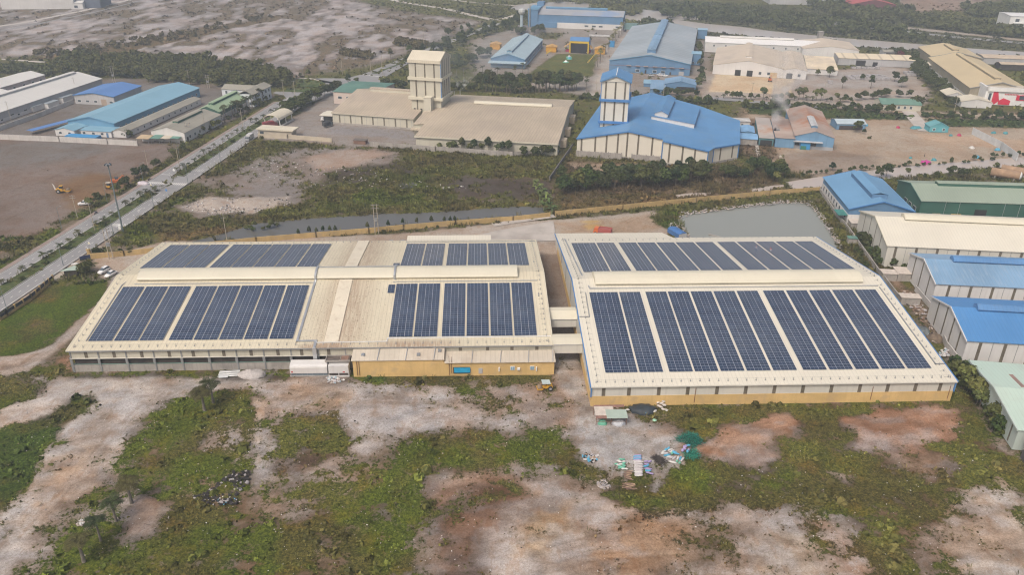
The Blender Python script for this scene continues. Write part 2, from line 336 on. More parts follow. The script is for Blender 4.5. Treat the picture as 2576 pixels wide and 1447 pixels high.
paint([(690, 1070), (740, 1035), (860, 1045), (890, 1085), (880, 1130), (800, 1160), (720, 1180), (670, 1180)], (.20, .16, .135), .86, OLIVE, 1.5, 2)
paint([(670, 1150), (800, 1150), (760, 1195), (670, 1200)], (.17, .135, .12), .35, BROWNH, 1.5, 2)
paint([(640, 1000), (668, 1010), (655, 1100), (660, 1180), (642, 1180), (640, 1100)], (.46, .41, .38), .04, None, .6, 1)
paint([(960, 1130), (1060, 1080), (1240, 1070), (1440, 1100), (1480, 1180), (1380, 1165), (1120, 1185), (1095, 1300), (1085, 1600), (600, 1600), (620, 1400), (740, 1290), (880, 1200)], (.20, .16, .125), .86, GREEN, 2, 3)
paint([(690, 1220), (880, 1170), (980, 1180), (900, 1260), (760, 1300), (660, 1300), (600, 1270)], (.30, .25, .225), .52, OLIVE, 2, 3)
paint([(890, 938), (1100, 936), (1396, 930), (1400, 955), (1240, 966), (1080, 962), (930, 958)], (.18, .15, .11), .96, (.05, .08, .018), .8, 1)
paint([(1080, 960), (1180, 955), (1300, 960), (1330, 985), (1200, 1000), (1130, 985)], None, .85, GREEN, 1.5, 1.5)
paint([(1200, 990), (1390, 950), (1450, 1000), (1470, 1090), (1350, 1050), (1250, 1030)], (.305, .235, .195), .38, OLIVE, 1.5, 2)
paint([(1100, 1215), (1140, 1195), (1420, 1200), (1510, 1235), (1560, 1280), (1950, 1270), (2060, 1310), (2150, 1370), (2230, 1600), (1085, 1600)], (.365, .30, .265), .24, BROWNH, 2, 2.5)
paint([(1098, 1225), (1300, 1200), (1340, 1260), (1230, 1330), (1240, 1440), (1320, 1600), (1085, 1600)], (.185, .125, .098), .40, OLIVE, 2.5, 3)
paint([(1230, 1380), (1330, 1340), (1430, 1300), (1500, 1330), (1400, 1420), (1330, 1600), (1240, 1600)], (.43, .37, .335), .12, OLIVE, 2, 3)
paint([(1420, 1240), (1540, 1250), (1580, 1300), (1500, 1330), (1440, 1290)], (.46, .44, .45), .08, OLIVE, 2, 2)
paint([(1330, 1290), (1440, 1260), (1440, 1300), (1360, 1400), (1290, 1400)], (.40, .30, .21), .30, BROWNH, 2, 2)
paint([(1560, 1290), (1720, 1330), (1720, 1400), (1600, 1440), (1480, 1420), (1500, 1350)], (.38, .275, .20), .18, BROWNH, 2, 3)
paint([(1740, 1360), (1860, 1330), (1850, 1400), (1780, 1440), (1700, 1440)], (.25, .185, .14), .55, OLIVE, 2, 3)
paint([(1520, 1248), (1560, 1215), (1650, 1195), (1700, 1178), (1900, 1165), (2050, 1180), (2150, 1235), (2120, 1290), (1990, 1262), (1850, 1268), (1640, 1275), (1560, 1270)], (.15, .12, .09), .95, GREEN, 1.2, 2)
paint([(1380, 930), (1395, 900), (1455, 905), (1480, 1000), (1492, 1030), (1680, 1080), (1770, 1110), (1740, 1150), (1690, 1180), (1648, 1232), (1640, 1190), (1540, 1195), (1470, 1150), (1445, 1080), (1450, 1010)], (.35, .335, .335), .03, OLIVE, 1.2, 1.2)
paint([(1560, 1080), (1680, 1075), (1750, 1090), (1690, 1100), (1600, 1095)], (.36, .255, .18), .08, None, 1.5, 1.5)
paint([(1700, 1030), (2000, 1012), (2396, 1003), (2430, 960), (2480, 1080), (2600, 1200), (2700, 1350), (2520, 1240), (2420, 1220), (2330, 1330), (2300, 1450), (2350, 1600), (2230, 1600), (2200, 1400), (2110, 1260), (1990, 1190), (1760, 1180), (1720, 1130)], (.17, .13, .1), .90, OLIVE, 1.5, 2)
paint([(1740, 1120), (1800, 1095), (1870, 1050), (1960, 1038), (2010, 1055), (1985, 1090), (1930, 1120), (1960, 1150), (1900, 1180), (1780, 1170)], (.335, .225, .17), .10, OLIVE, 1.2, 2)
paint([(1705, 1105), (1760, 1110), (1850, 1135), (1780, 1150), (1700, 1150)], (.30, .20, .15), .2, OLIVE, 1.2, 2)
paint([(2120, 1050), (2220, 1022), (2340, 1020), (2410, 1030), (2412, 1070), (2390, 1110), (2330, 1125), (2340, 1160), (2240, 1150), (2150, 1125), (2160, 1085)], (.335, .225, .175), .10, OLIVE, 1.2, 2)
paint([(2080, 1185), (2150, 1190), (2130, 1215)], (.36, .25, .19), .05, None, .8, 1)
paint([(2250, 1150), (2370, 1140), (2400, 1180), (2340, 1210)], (.28, .21, .165), .3, DRY, 1.5, 2)
paint([(1960, 1300), (2060, 1290), (2100, 1330), (2180, 1400), (2230, 1600), (2000, 1600), (1960, 1400)], (.36, .29, .26), .40, BROWNH, 2, 3)
paint([(2010, 1330), (2060, 1320), (2110, 1400), (2080, 1440), (2040, 1400)], None, .9, OLIVE, 1.5, 2)
paint([(2390, 1300), (2440, 1225), (2520, 1195), (2570, 1250), (2640, 1400), (2700, 1600), (2400, 1600), (2380, 1400)], (.41, .365, .335), .30, OLIVE, 2, 3)
paint([(1900, 1360), (2000, 1300), (2060, 1380), (2150, 1600), (1900, 1600)], (.45, .40, .36), .14, OLIVE, 3, 3)
soil *= np.array((1.03, 1.02, .98))
# large soft variation, bare and rank spots
_m1 = fbm(GX/6.5, GY/5.5, 201, 5); _m2 = fbm(GX/2.1, GY/1.9, 202, 4); _m3 = fbm(GX/11, GY/9, 203, 4); _nat = np.clip((veg-.04)/.2, 0, 1)*np.clip((340-GY)/60, .25, 1)
_yard = np.clip((.12-veg)/.06, 0, 1)*(GY < 165)
veg = np.clip(veg+_nat*(1.15*(_m1-.5)+.85*(_m2-.5))-.06*_nat+_yard*np.clip(_m1+.5*_m2-.86, 0, 1)*2.2, 0, 1.05)
_b = np.clip((_m3-.46)/.16, 0, 1)*.65; soil = soil*(1-_b[:, None]*np.array((.10, .22, .32)))
_g = np.clip((.47-_m3)/.14, 0, 1)*np.clip((GY < 162), 0, 1)*.35; soil = soil*(1-_g[:, None])+soil.mean(1)[:, None]*np.array((.98, .99, 1.05))*_g[:, None]
_d = np.clip((fbm(GX/8, GY/7, 204, 4)-.44)/.2, 0, 1)*.75*(GY < 345); herb = herb*(1-_d[:, None])+np.array((.098, .082, .034))*_d[:, None]
soil *= (.80+.40*fbm(GX/14, GY/14, 21, 5))[:, None]
_nr = (GY < 165)*1.0; _k1 = fbm(GX/3.4+.6*_m2, GY/2.2, 301, 5); soil *= (1+_nr*(1.0*(_k1-.47)))[:, None]
_k2 = np.clip((fbm(GX/5.5, GY/3.6, 302, 5)-.50)/.12, 0, 1)*_nr*.5; soil *= 1-_k2[:, None]*np.array((.30, .40, .50))
_k3 = np.clip((fbm(GX/4.2, GY/3.0, 303, 5)-.54)/.10, 0, 1)*_nr*.38; soil = soil*(1-_k3[:, None])+np.array((.40, .39, .395))*_k3[:, None]*np.clip(soil.mean(1)/.28, .5, 1.1)[:, None]
herb *= (.72+.56*fbm(GX/7, GY/7, 33, 4))[:, None]
def rut(pts, gap=1.5, wd=.34, k=.55, col=(.80, .72, .64)):
    P = np.array([tuple(D(*q).xy) for q in pts]); m = (GX > P[:, 0].min()-4) & (GX < P[:, 0].max()+4) & (GY > P[:, 1].min()-4) & (GY < P[:, 1].max()+4); i = np.nonzero(m)[0]
    x, y = GX[i], GY[i]; best = np.full(i.size, 1e9); sg = np.zeros(i.size)
    for (ax, ay), (bx, by) in zip(P, P[1:]):
        ex, ey = bx-ax, by-ay; t = np.clip(((x-ax)*ex+(y-ay)*ey)/(ex*ex+ey*ey), 0, 1); dx, dy = x-ax-ex*t, y-ay-ey*t; d = np.hypot(dx, dy); best = np.minimum(best, d)
    w = np.exp(-((best-gap/2)/wd)**2)*k*np.clip(fbm(x/3, y/3, 7, 3)*2-.35, 0, 1); soil[i] *= 1-w[:, None]*(1-np.array(col)*.75); veg[i] *= 1-.6*w
for q in ([(1430, 905), (1425, 960), (1470, 1040), (1520, 1110), (1600, 1180), (1640, 1230)], [(1440, 920), (1450, 1000), (1560, 1090), (1720, 1120)], [(20, 1400), (120, 1280), (240, 1140), (330, 1050), (480, 970), (700, 950)], [(60, 1420), (170, 1250), (280, 1090), (400, 990)], [(1250, 1447), (1400, 1380), (1600, 1330), (1800, 1330), (2000, 1400)], [(1330, 1440), (1500, 1400), (1700, 1390), (1900, 1440)], [(1560, 1300), (1650, 1380), (1700, 1447)], [(700, 970), (900, 1000), (1040, 1010), (1240, 980), (1420, 960)], [(660, 1180), (760, 1220), (900, 1150), (1060, 1060), (1200, 1020)], [(2120, 1070), (2250, 1050), (2390, 1090)], [(1780, 1150), (1850, 1090), (1960, 1060)], [(500, 470), (620, 450), (720, 400), (900, 385)], [(20, 940), (120, 880), (230, 780), (275, 700)], [(1420, 640), (1560, 570), (1680, 560)], [(1450, 600), (1600, 548), (1670, 575)], [(60, 640), (180, 560), (240, 470), (420, 380)], [(0, 560), (200, 480), (380, 400)], [(30, 480), (200, 420), (400, 375)]): rut(q)
GZ = -.12-.30*fbm(GX/9, GY/9, 51, 4)*np.clip(veg*1.5, 0.1, 1)
for nm, pw in PONDS.items():
    dd = sdist(GX, GY, pw) if nm != 'puddle' else None
    if dd is not None: GZ = np.where(dd < 3, np.minimum(GZ, -.1-1.5*np.clip((1.0-dd)/4, 0, 1)), GZ)
for c, rad, hh in ((D(630, 507), 9, 1.0), (D(540, 512), 6, .8), (D(700, 512), 5, .7), (D(1820, 1085), 7, .6), (D(570, 1235), 4, .7), (D(1000, 440), 9, .7), (D(1240, 470), 10, .8)):
    q = np.clip(1-((GX-c.x)**2+(GY-c.y)**2)/rad**2, 0, 1); GZ += hh*q*q*(.5+fbm(GX/2.2, GY/2.2, 77, 3))
def make_ground():
    ny = len(gy); idx = np.arange(NV).reshape(ny, xs_n)
    f = np.stack([idx[:-1, :-1], idx[:-1, 1:], idx[1:, 1:], idx[1:, :-1]], -1).reshape(-1, 4)
    me = bpy.data.meshes.new('ground'); me.vertices.add(NV); me.vertices.foreach_set('co', np.stack([GX, GY, GZ], 1).astype(np.float32).ravel())
    me.loops.add(f.size); me.loops.foreach_set('vertex_index', f.ravel().astype(np.int32)); me.polygons.add(len(f))
    me.polygons.foreach_set('loop_start', np.arange(0, f.size, 4, dtype=np.int32)); me.polygons.foreach_set('use_smooth', np.ones(len(f), bool)); me.update()
    a = me.attributes.new('soil', 'FLOAT_COLOR', 'POINT'); a.data.foreach_set('color', np.concatenate([soil, veg[:, None]], 1).astype(np.float32).ravel())
    a = me.attributes.new('herb', 'FLOAT_COLOR', 'POINT'); a.data.foreach_set('color', np.concatenate([herb, np.ones((NV, 1))], 1).astype(np.float32).ravel())
    k = NT('ground'); A = k.new('ShaderNodeAttribute', attribute_name='soil'); H = k.new('ShaderNodeAttribute', attribute_name='herb')
    v = k.coord(); n_a = k.noise(v, .9, 6, .68); n_b = k.noise(v, .16, 5, .6); n_c = k.noise(v, 3.2, 4, .7); n_d = k.noise(k.coord((1, .45, 1)), .45, 5, .65)
    s1 = k.mix(k.ramp(n_c, .35, .7), A.outputs[0], k.mix(1, A.outputs[0], (.66, .64, .62), 'MULTIPLY'))
    s2 = k.mix(k.math('MULTIPLY', k.ramp(n_d, .54, .62), .55), s1, k.mix(1, A.outputs[0], (.72, .58, .46), 'MULTIPLY'))
    s3 = k.mix(k.math('MULTIPLY', k.ramp(n_a, .60, .76), .5), s2, k.mix(1, A.outputs[0], (1.28, 1.26, 1.26), 'MULTIPLY'))
    h1 = k.mix(k.ramp(n_c, .3, .7), k.mix(1, H.outputs[0], (.45, .50, .5), 'MULTIPLY'), k.mix(1, H.outputs[0], (1.45, 1.35, 1.15), 'MULTIPLY'))
    h2 = k.mix(k.math('MULTIPLY', k.ramp(n_b, .48, .66), .6), h1, k.mix(1, H.outputs[0], (1.5, 1.05, .8), 'MULTIPLY'))
    n_e = k.noise(v, 2.0, 5, .72); t = k.math('ADD', k.math('ADD', k.math('MULTIPLY', n_a, .36), k.math('MULTIPLY', n_e, .40)), k.math('MULTIPLY', n_b, .24))
    t = k.math('MULTIPLY_ADD', k.math('SUBTRACT', t, .5), 3.4); t.node.inputs[2].default_value = .5
    d = k.math('SUBTRACT', A.outputs['Alpha'], t); m = k.ramp(d, -.06, .12); mb = k.math('MULTIPLY', k.ramp(d, -.42, -.02), .55)
    s4 = k.mix(mb, s3, k.mix(1, A.outputs[0], (.50, .44, .32), 'MULTIPLY')); n_g = k.noise(v, 9.0, 2, .6); s5 = k.mix(k.math('MULTIPLY', k.ramp(n_g, .58, .70), .6), s4, k.mix(1, A.outputs[0], (1.45, 1.42, 1.40), 'MULTIPLY'))
    n_h = k.noise(k.coord((.35, 1, 1)), .55, 5, .7); s6 = k.mix(k.math('MULTIPLY', k.ramp(n_h, .55, .61), .42), s5, k.mix(1, A.outputs[0], (.62, .54, .46), 'MULTIPLY'))
    n_i = k.noise(v, 4.6, 3, .65); s7 = k.mix(k.math('MULTIPLY', k.ramp(n_i, .56, .66), .5), s6, k.mix(1, A.outputs[0], (.42, .36, .27), 'MULTIPLY'))
    h3 = k.mix(k.ramp(n_e, .40, .60), k.mix(1, h2, (.48, .54, .55), 'MULTIPLY'), k.mix(1, h2, (1.3, 1.25, 1.1), 'MULTIPLY'))
    c = k.mix(m, s7, h3); k.L(c, k.b.inputs['Base Color']); k.b.inputs['Roughness'].default_value = .95; k.b.inputs['Specular IOR Level'].default_value = .12
    bp = k.new('ShaderNodeBump'); bp.inputs['Strength'].default_value = .5; bp.inputs['Distance'].default_value = .25
    k.L(k.math('ADD', k.math('MULTIPLY', n_c, .4), k.math('ADD', n_a, k.math('MULTIPLY', m, .5))), bp.inputs['Height']); k.L(bp.outputs[0], k.b.inputs['Normal'])
    me.materials.append(k.m); o = bpy.data.objects.new('ground', me); COL.objects.link(o); tag(o, kind='structure'); return o
make_ground()

# ------------------------------------------------------------------ water
def water_mat(name, col, rough=.12, wave=.25):
    k = NT(name); v = k.coord((1, .35, 1)); k.b.inputs['Base Color'].default_value = (*col, 1); k.b.inputs['Roughness'].default_value = rough; k.b.inputs['IOR'].default_value = 1.33
    n = k.noise(v, 1.3, 3); bp = k.new('ShaderNodeBump'); bp.inputs['Strength'].default_value = wave; bp.inputs['Distance'].default_value = .05; k.L(n, bp.inputs['Height']); k.L(bp.outputs[0], k.b.inputs['Normal'])
    return k.m
WG = water_mat('pond_water', (.25, .262, .24), .06, .3); WC = water_mat('canal_water', (.115, .115, .11), .10, .4); WM = water_mat('muddy_water', (.46, .40, .36)); WR = water_mat('river_water', (.50, .46, .44))
def grow(pw, d):
    c = np.mean(pw, 0); return [tuple(np.array(p)+(np.array(p)-c)/np.linalg.norm(np.array(p)-c)*d) for p in pw]
for nm, pw in PONDS.items():
    m = {'pond': WG, 'canal': WC, 'puddle': WC, 'marsh_water': WM, 'marsh_water2': WM, 'canal_far': WM}.get(nm, WR)
    name = {'pond': 'pond_water', 'canal': 'canal_water', 'canal_far': 'canal_water', 'river': 'river_water', 'puddle': 'puddle_water'}.get(nm, 'marsh_water')
    z = -.42 if nm != 'puddle' else .03
    tag(MB().poly([(p[0], p[1], z) for p in grow(pw, 1.2 if nm in ('pond',) else .3)]).build(name, m), kind='structure')

# ------------------------------------------------------------------ roads, pavements, markings
ASPH = mat('road_asphalt', (.26, .258, .262), .9, .07, .05, dirt=(.165, .16, .158), dirt_amt=.5, dirt_scale=.08, streak=None, fine=.02)
CURB = mat('kerb_stone', (.36, .35, .34), .9); LINE = mat('road_paint', (.72, .71, .68), .8, .08); PAVE = mat('pavement_brick', (.27, .215, .19), .9, .15, .6); CONCM = mat('yard_concrete', (.42, .385, .35), .9, .12, .15, dirt=(.26, .22, .19), dirt_amt=.6)
TRACK = mat('dirt_track', (.46, .42, .38), .95, .12, .2); CRUMB = mat('verge_grass', (.062, .085, .022), .95, .35, .8, dirt=(.13, .10, .06), dirt_amt=.7, dirt_scale=.4)
def sheet(name, poly, m, z, kind='structure', thick=0.0):
    b = MB()
    if thick: b.prism(poly, z-thick, z)
    else: b.poly([(p[0], p[1], z) for p in poly])
    return tag(b.build(name, m), kind=kind)
S_END = 300
sheet('road', rpoly(-140, 205, 0, 5.05), ASPH, .02); sheet('road', rpoly(-140, 205, 10.2, 15.5), ASPH, .02)
sheet('road', rpoly(65.5, 84, 5.05, 10.2), ASPH, .02)
sheet('pavement', rpoly(-18, 205, -1.9, -.22), PAVE, .13, thick=.3)
for s0, s1 in ((-140, 65.5), (84, 196)):
    e = 2.2
    tip = [RP(s0+(0 if s0 < 0 else e), 5.2), RP(s1-e if s1 < 100 else s1, 5.2), RP(s1-.4 if s1 < 100 else s1, 6.6), RP(s1, 8.4), RP(s1-1.2, 9.6), RP(s1-4, 10.05), RP(s0, 10.05)]
    if s0 > 0: tip = [RP(s0+5, 5.2), RP(s1, 5.2), RP(s1, 10.05), RP(s0+3, 10.05), RP(s0+.6, 9.3), RP(s0, 7.6), RP(s0+1.2, 6)]
    sheet('median', tip, CURB, .14, thick=.3)
    c = np.mean(tip, 0); inn = [RP(0, 0)]*0
    for q in tip:
        v = Vector(q)-RO; s_, o_ = v.dot(RD), v.dot(RN)
        inn.append(RP(min(max(s_, s0+.35), s1-.35), min(max(o_, 5.45), 9.8)))
    sheet('verge', inn, CRUMB, .17)
for off in (-.2, 15.5): sheet('kerb', rpoly(-140, 205, off, off+.2), CURB, .14, thick=.3)
mk = MB()
for i in range(86):
    s_ = -100+i*3.4
    for off in (2.5, 12.9):
        if 66 < s_ < 84: continue
        mk.poly([(*q, .034) for q in rpoly(s_, s_+1.0, off-.08, off+.08)])
for off in (.25, 4.8, 10.45, 15.25):
    for s0, s1 in ((-140, 66), (84, 200)): mk.poly([(*q, .034) for q in rpoly(s0, s1, off-.05, off+.05)])
for i in range(20):
    o_ = .5+i*.75; mk.poly([(*RP(74.6, o_), .034), (*RP(76.8, o_+.05), .034), (*RP(76.8, o_+.4), .034), (*RP(74.6, o_+.35), .034)])
for s_ in (33.5, 34.3, 35.1): mk.poly([(*q, .034) for q in rpoly(s_, s_+.35, 10.5, 15.2)])
mk.poly([(*q, .034) for q in rpoly(85.3, 85.65, .4, 5.0)])
for s_ in (57, 91): 
    for j in range(4): mk.poly([(*q, .034) for q in rpoly(s_, s_+2.4, 11.2+j*.9, 11.35+j*.9)])
for s_ in (28, 48):
    mk.poly([(*q, .034) for q in rpoly(s_, s_+2.2, 12.1, 12.25)]); mk.poly([(*RP(s_-.9, 12.17), .034), (*RP(s_, 12.55), .034), (*RP(s_, 11.8), .034)])
tag(mk.build('road_markings', LINE), kind='structure')
def C_(x, y, z=0.0): return D(484+x*.26592, 193.6+y*.26592, z)
def E_(x, y, z=0.0): return D(774.4+x*.39887, y*.39887, z)
def xy(*ps): return [tuple(p.xy) for p in ps]
# junction plaza and the roads that leave it
plaza = xy(C_(700, 285), C_(890, 200), C_(865, 175), C_(760, 150), C_(790, 136), C_(1080, 145), C_(1180, 118), C_(1262, 60), C_(1230, 35), C_(1150, 12), C_(960, 8), E_(0, 495), E_(110, 492), E_(240, 494), E_(330, 470), E_(458, 492), E_(455, 545), E_(330, 552), E_(200, 575), C_(1395, 150), C_(1260, 190), C_(1060, 260), C_(870, 350))
sheet('road', plaza, ASPH, .03)
sheet('road', xy(E_(325, 476), E_(700, 324), E_(1080, 178), E_(1180, 140), E_(1230, 150), E_(1110, 186), E_(745, 335), E_(460, 500)), ASPH, .024)
sheet('verge', xy(E_(400, 466), E_(620, 384), E_(625, 388), E_(430, 464)), CRUMB, .16)
zb = MB()
for i in range(14):
    a, b = E_(345, 471), E_(450, 484); q = a.lerp(b, i/14); w = (b-a)/14*.5; u = Vector((.35, .94, 0))*1.8
    zb.poly([(q.x, q.y, .04), (q.x+w.x, q.y+w.y, .04), (q.x+w.x+u.x, q.y+w.y+u.y, .04), (q.x+u.x, q.y+u.y, .04)])
    a, b = C_(890, 208), C_(1062, 218); q = a.lerp(b, i/14); w = (b-a)/14*.5; u = Vector((.16, .98, 0))*1.5
    zb.poly([(q.x, q.y, .04), (q.x+w.x, q.y+w.y, .04), (q.x+w.x+u.x, q.y+w.y+u.y, .04), (q.x+u.x, q.y+u.y, .04)])
tag(zb.build('zebra_crossing', LINE), kind='structure')
GRASSM = mat('lawn_island', (.06, .09, .02), .95, .35, .6, dirt=(.16, .12, .07), dirt_amt=.6, dirt_scale=.3)
sheet('lawn', xy(C_(870, 137), C_(1075, 143), C_(1165, 120), C_(1060, 105), C_(900, 110)), GRASSM, .12, thick=.2)
sheet('lawn', xy(C_(975, 90), C_(1160, 95), C_(1215, 88), C_(1258, 62), C_(1215, 38), C_(1110, 20), C_(1010, 16)), GRASSM, .12, thick=.2)
sheet('path', xy(C_(985, 8), C_(1120, 10), C_(1225, 35), C_(1200, 40), C_(1080, 18)), TRACK, .05)
# far tracks
def strip(name, pts, w, m, z=.03):
    P = [D(*p).xy for p in pts]; L_, R_ = [], []
    for i, p in enumerate(P):
        d = (P[min(i+1, len(P)-1)]-P[max(i-1, 0)]).normalized(); n = Vector((-d.y, d.x)); L_.append(p+n*w/2); R_.append(p-n*w/2)
    return sheet(name, [tuple(q) for q in L_+R_[::-1]], m, z)
strip('dirt_road', [(940, -12), (1020, 6), (1120, 21), (1190, 38), (1245, 50)], 7, TRACK)
strip('dirt_road', [(1030, -14), (1180, 4), (1300, 14)], 4, TRACK)
strip('dirt_road', [(-60, 74), (60, 56), (200, 28), (330, -2), (380, -14)], 6, TRACK)
strip('dirt_road', [(-60, 88), (90, 60), (230, 32), (380, -6)], 3, ASPH)
strip('dirt_road', [(0, 148), (60, 152), (112, 156)], 3.5, TRACK)
strip('dirt_road', [(1250, 50), (1290, 40), (1320, 30)], 6, TRACK)
strip('dirt_road', [(2090, 58), (2250, 76), (2400, 92), (2620, 112)], 9, ASPH)
strip('dirt_road', [(1860, 30), (2000, 46), (2140, 62)], 4, TRACK)
strip('dirt_road', [(1780, 246), (1860, 252), (1960, 262), (2100, 270)], 6, ASPH)
strip('dirt_road', [(2240, 250), (2280, 272), (2300, 296), (2330, 330)], 7, TRACK)
strip('dirt_road', [(1880, 420), (1910, 400), (1902, 360), (1888, 330), (1880, 305)], 1.6, TRACK)
strip('concrete_path', [(1240, 566), (1300, 556), (1395, 543)], 3, CONCM, .05)
sheet('yard_slab', W2([(1250, 580), (1392, 556), (1400, 606), (1130, 612)]), CONCM, .05)
# ------------------------------------------------------------------ shared building materials
CREAM = mat('cream_roof', (.61, .56, .445), .55, .05, .08, streak=('y', .25, (.48, .42, .33)), ribs=('x', .9, .22), fine=.02)
CREAM2 = mat('cream_roof_clean', (.635, .60, .505), .55, .04, .08, streak=('y', .18, (.55, .50, .42)), ribs=('x', .9, .18), fine=.02)
CREAMV = mat('cream_vent', (.60, .565, .455), .5, .04, .1, streak=('y', .2, (.5, .45, .35)), fine=.02)
CREAMW = mat('cream_wall', (.525, .50, .415), .65, .05, .1, streak=('z', .3, (.42, .38, .30)), ribs=('x', .45, .12), fine=.02)
PALEW = mat('pale_wall', (.585, .57, .515), .65, .05, .1, streak=('z', .3, (.42, .40, .36)), fine=.02)
YELLOW = mat('yellow_render', (.62, .43, .185), .9, .10, .2, streak=('z', .45, (.50, .34, .14)), dirt=(.46, .33, .19), dirt_amt=.55, dirt_scale=.35)
YELLOW2 = mat('yellow_wall_paint', (.47, .335, .15), .9, .14, .25, streak=('z', .6, (.34, .25, .13)), dirt=(.36, .28, .19), dirt_amt=.6, dirt_scale=.3)
STRIP = mat('translucent_strip', (.155, .135, .105), .4, .2, 1.2)
BLUET = mat('blue_trim', (.07, .21, .47), .5, .06)
BLUER = mat('blue_roof', (.095, .225, .44), .5, .10, .07, streak=('y', .4, (.16, .26, .40)), ribs=('x', .9, .2), fine=.02, dirt=(.17, .26, .38), dirt_amt=.5, dirt_scale=.1)
BLUEF = mat('faded_blue_roof', (.19, .32, .47), .55, .16, .05, streak=('y', .5, (.33, .40, .48)), ribs=('x', .9, .2), fine=.02)
BLUEW = mat('blue_wall', (.11, .22, .37), .6, .08, .15, streak=('z', .3, (.10, .19, .33)), fine=.02)
LBLUER = mat('light_blue_roof', (.25, .41, .53), .55, .06, .06, streak=('y', .2, (.30, .50, .62)), ribs=('x', .9, .15), fine=.02)
LBLUEW = mat('light_blue_wall', (.13, .29, .44), .6, .08, .1, fine=.02)
GREYR = mat('grey_blue_roof', (.33, .375, .40), .6, .14, .035, streak=('y', .5, (.24, .29, .34)), ribs=('x', 1.1, .25), dirt=(.42, .44, .45), dirt_amt=.5, dirt_scale=.05, fine=.02)
WHITER = mat('white_roof', (.62, .61, .58), .6, .05, .06, streak=('y', .25, (.45, .44, .42)), ribs=('x', .9, .15), fine=.02)
WHITEW = mat('white_wall', (.62, .61, .60), .7, .06, .12, streak=('z', .3, (.45, .43, .41)), fine=.02)
GREYW = mat('grey_wall', (.42, .42, .43), .7, .08, .12, streak=('z', .3), fine=.02)
GREENR = mat('green_roof', (.27, .325, .26), .65, .07, .06, streak=('y', .3, (.21, .26, .21)), ribs=('x', .9, .2), fine=.02)
GREENW = mat('green_wall', (.045, .125, .095), .6, .12, .15, fine=.02)
MINT = mat('mint_roof', (.46, .58, .505), .55, .05, .06, streak=('y', .25, (.40, .49, .42)), ribs=('x', .9, .14), dirt=(.40, .44, .38), dirt_amt=.3, fine=.02)
MINTW = mat('mint_wall', (.46, .53, .50), .7, .08, .1, streak=('z', .4, (.33, .37, .34)), dirt=(.34, .37, .34), dirt_amt=.4, fine=.02)
TANR = mat('tan_roof', (.43, .365, .28), .65, .10, .06, streak=('y', .6, (.30, .25, .20)), ribs=('x', 1.3, .45), dirt=(.34, .28, .235), dirt_amt=.5, dirt_scale=.04, fine=.03)
GREYFL = mat('weathered_grey_roof', (.30, .285, .24), .8, .10, .08, streak=('y', .4), ribs=('x', .9, .15))
CONC2 = mat('stained_concrete', (.36, .335, .31), .95, .14, .3, streak=('z', .6, (.20, .18, .17)), dirt=(.22, .20, .19), dirt_amt=.6, dirt_scale=.25)
DARK = mat('dark_opening', (.035, .033, .033), .9, .2, .5); DARKB = mat('dark_interior_wall', (.060, .050, .046), .9, .3, .5, streak=('z', .4))  # near-black colours paint the shade inside doorways, openings and vent gaps
GALV = mat('galvanised_steel', (.52, .54, .56), .35, .08, .5, metal=.6); STEEL = mat('grey_steel', (.30, .31, .32), .5, .1, .5, metal=.3)
WHITEP = mat('white_paint', (.74, .74, .73), .5, .05); GLASS = mat('window_glass', (.06, .08, .10), .15, .2, .5, spec=.6); RUST = mat('rusty_steel', (.20, .095, .06), .85, .25, .8)
BROWNT = mat('brown_skylight', (.30, .195, .16), .5, .15, .5)

def frame_xy(o, ang):
    c, s = math.cos(ang), math.sin(ang)
    return lambda x, y: (o[0]+c*x-s*y, o[1]+s*x+c*y)
def side_box(m, side, Wd, Dp, u0, u1, z0, z1, proud=.05, inset=.12):
    if side == 'f': m.box(u0, u1, -proud, inset, z0, z1)
    elif side == 'b': m.box(u0, u1, Dp-inset, Dp+proud, z0, z1)
    elif side == 'l': m.box(-proud, inset, u0, u1, z0, z1)
    else: m.box(Wd-inset, Wd+proud, u0, u1, z0, z1)
    return m

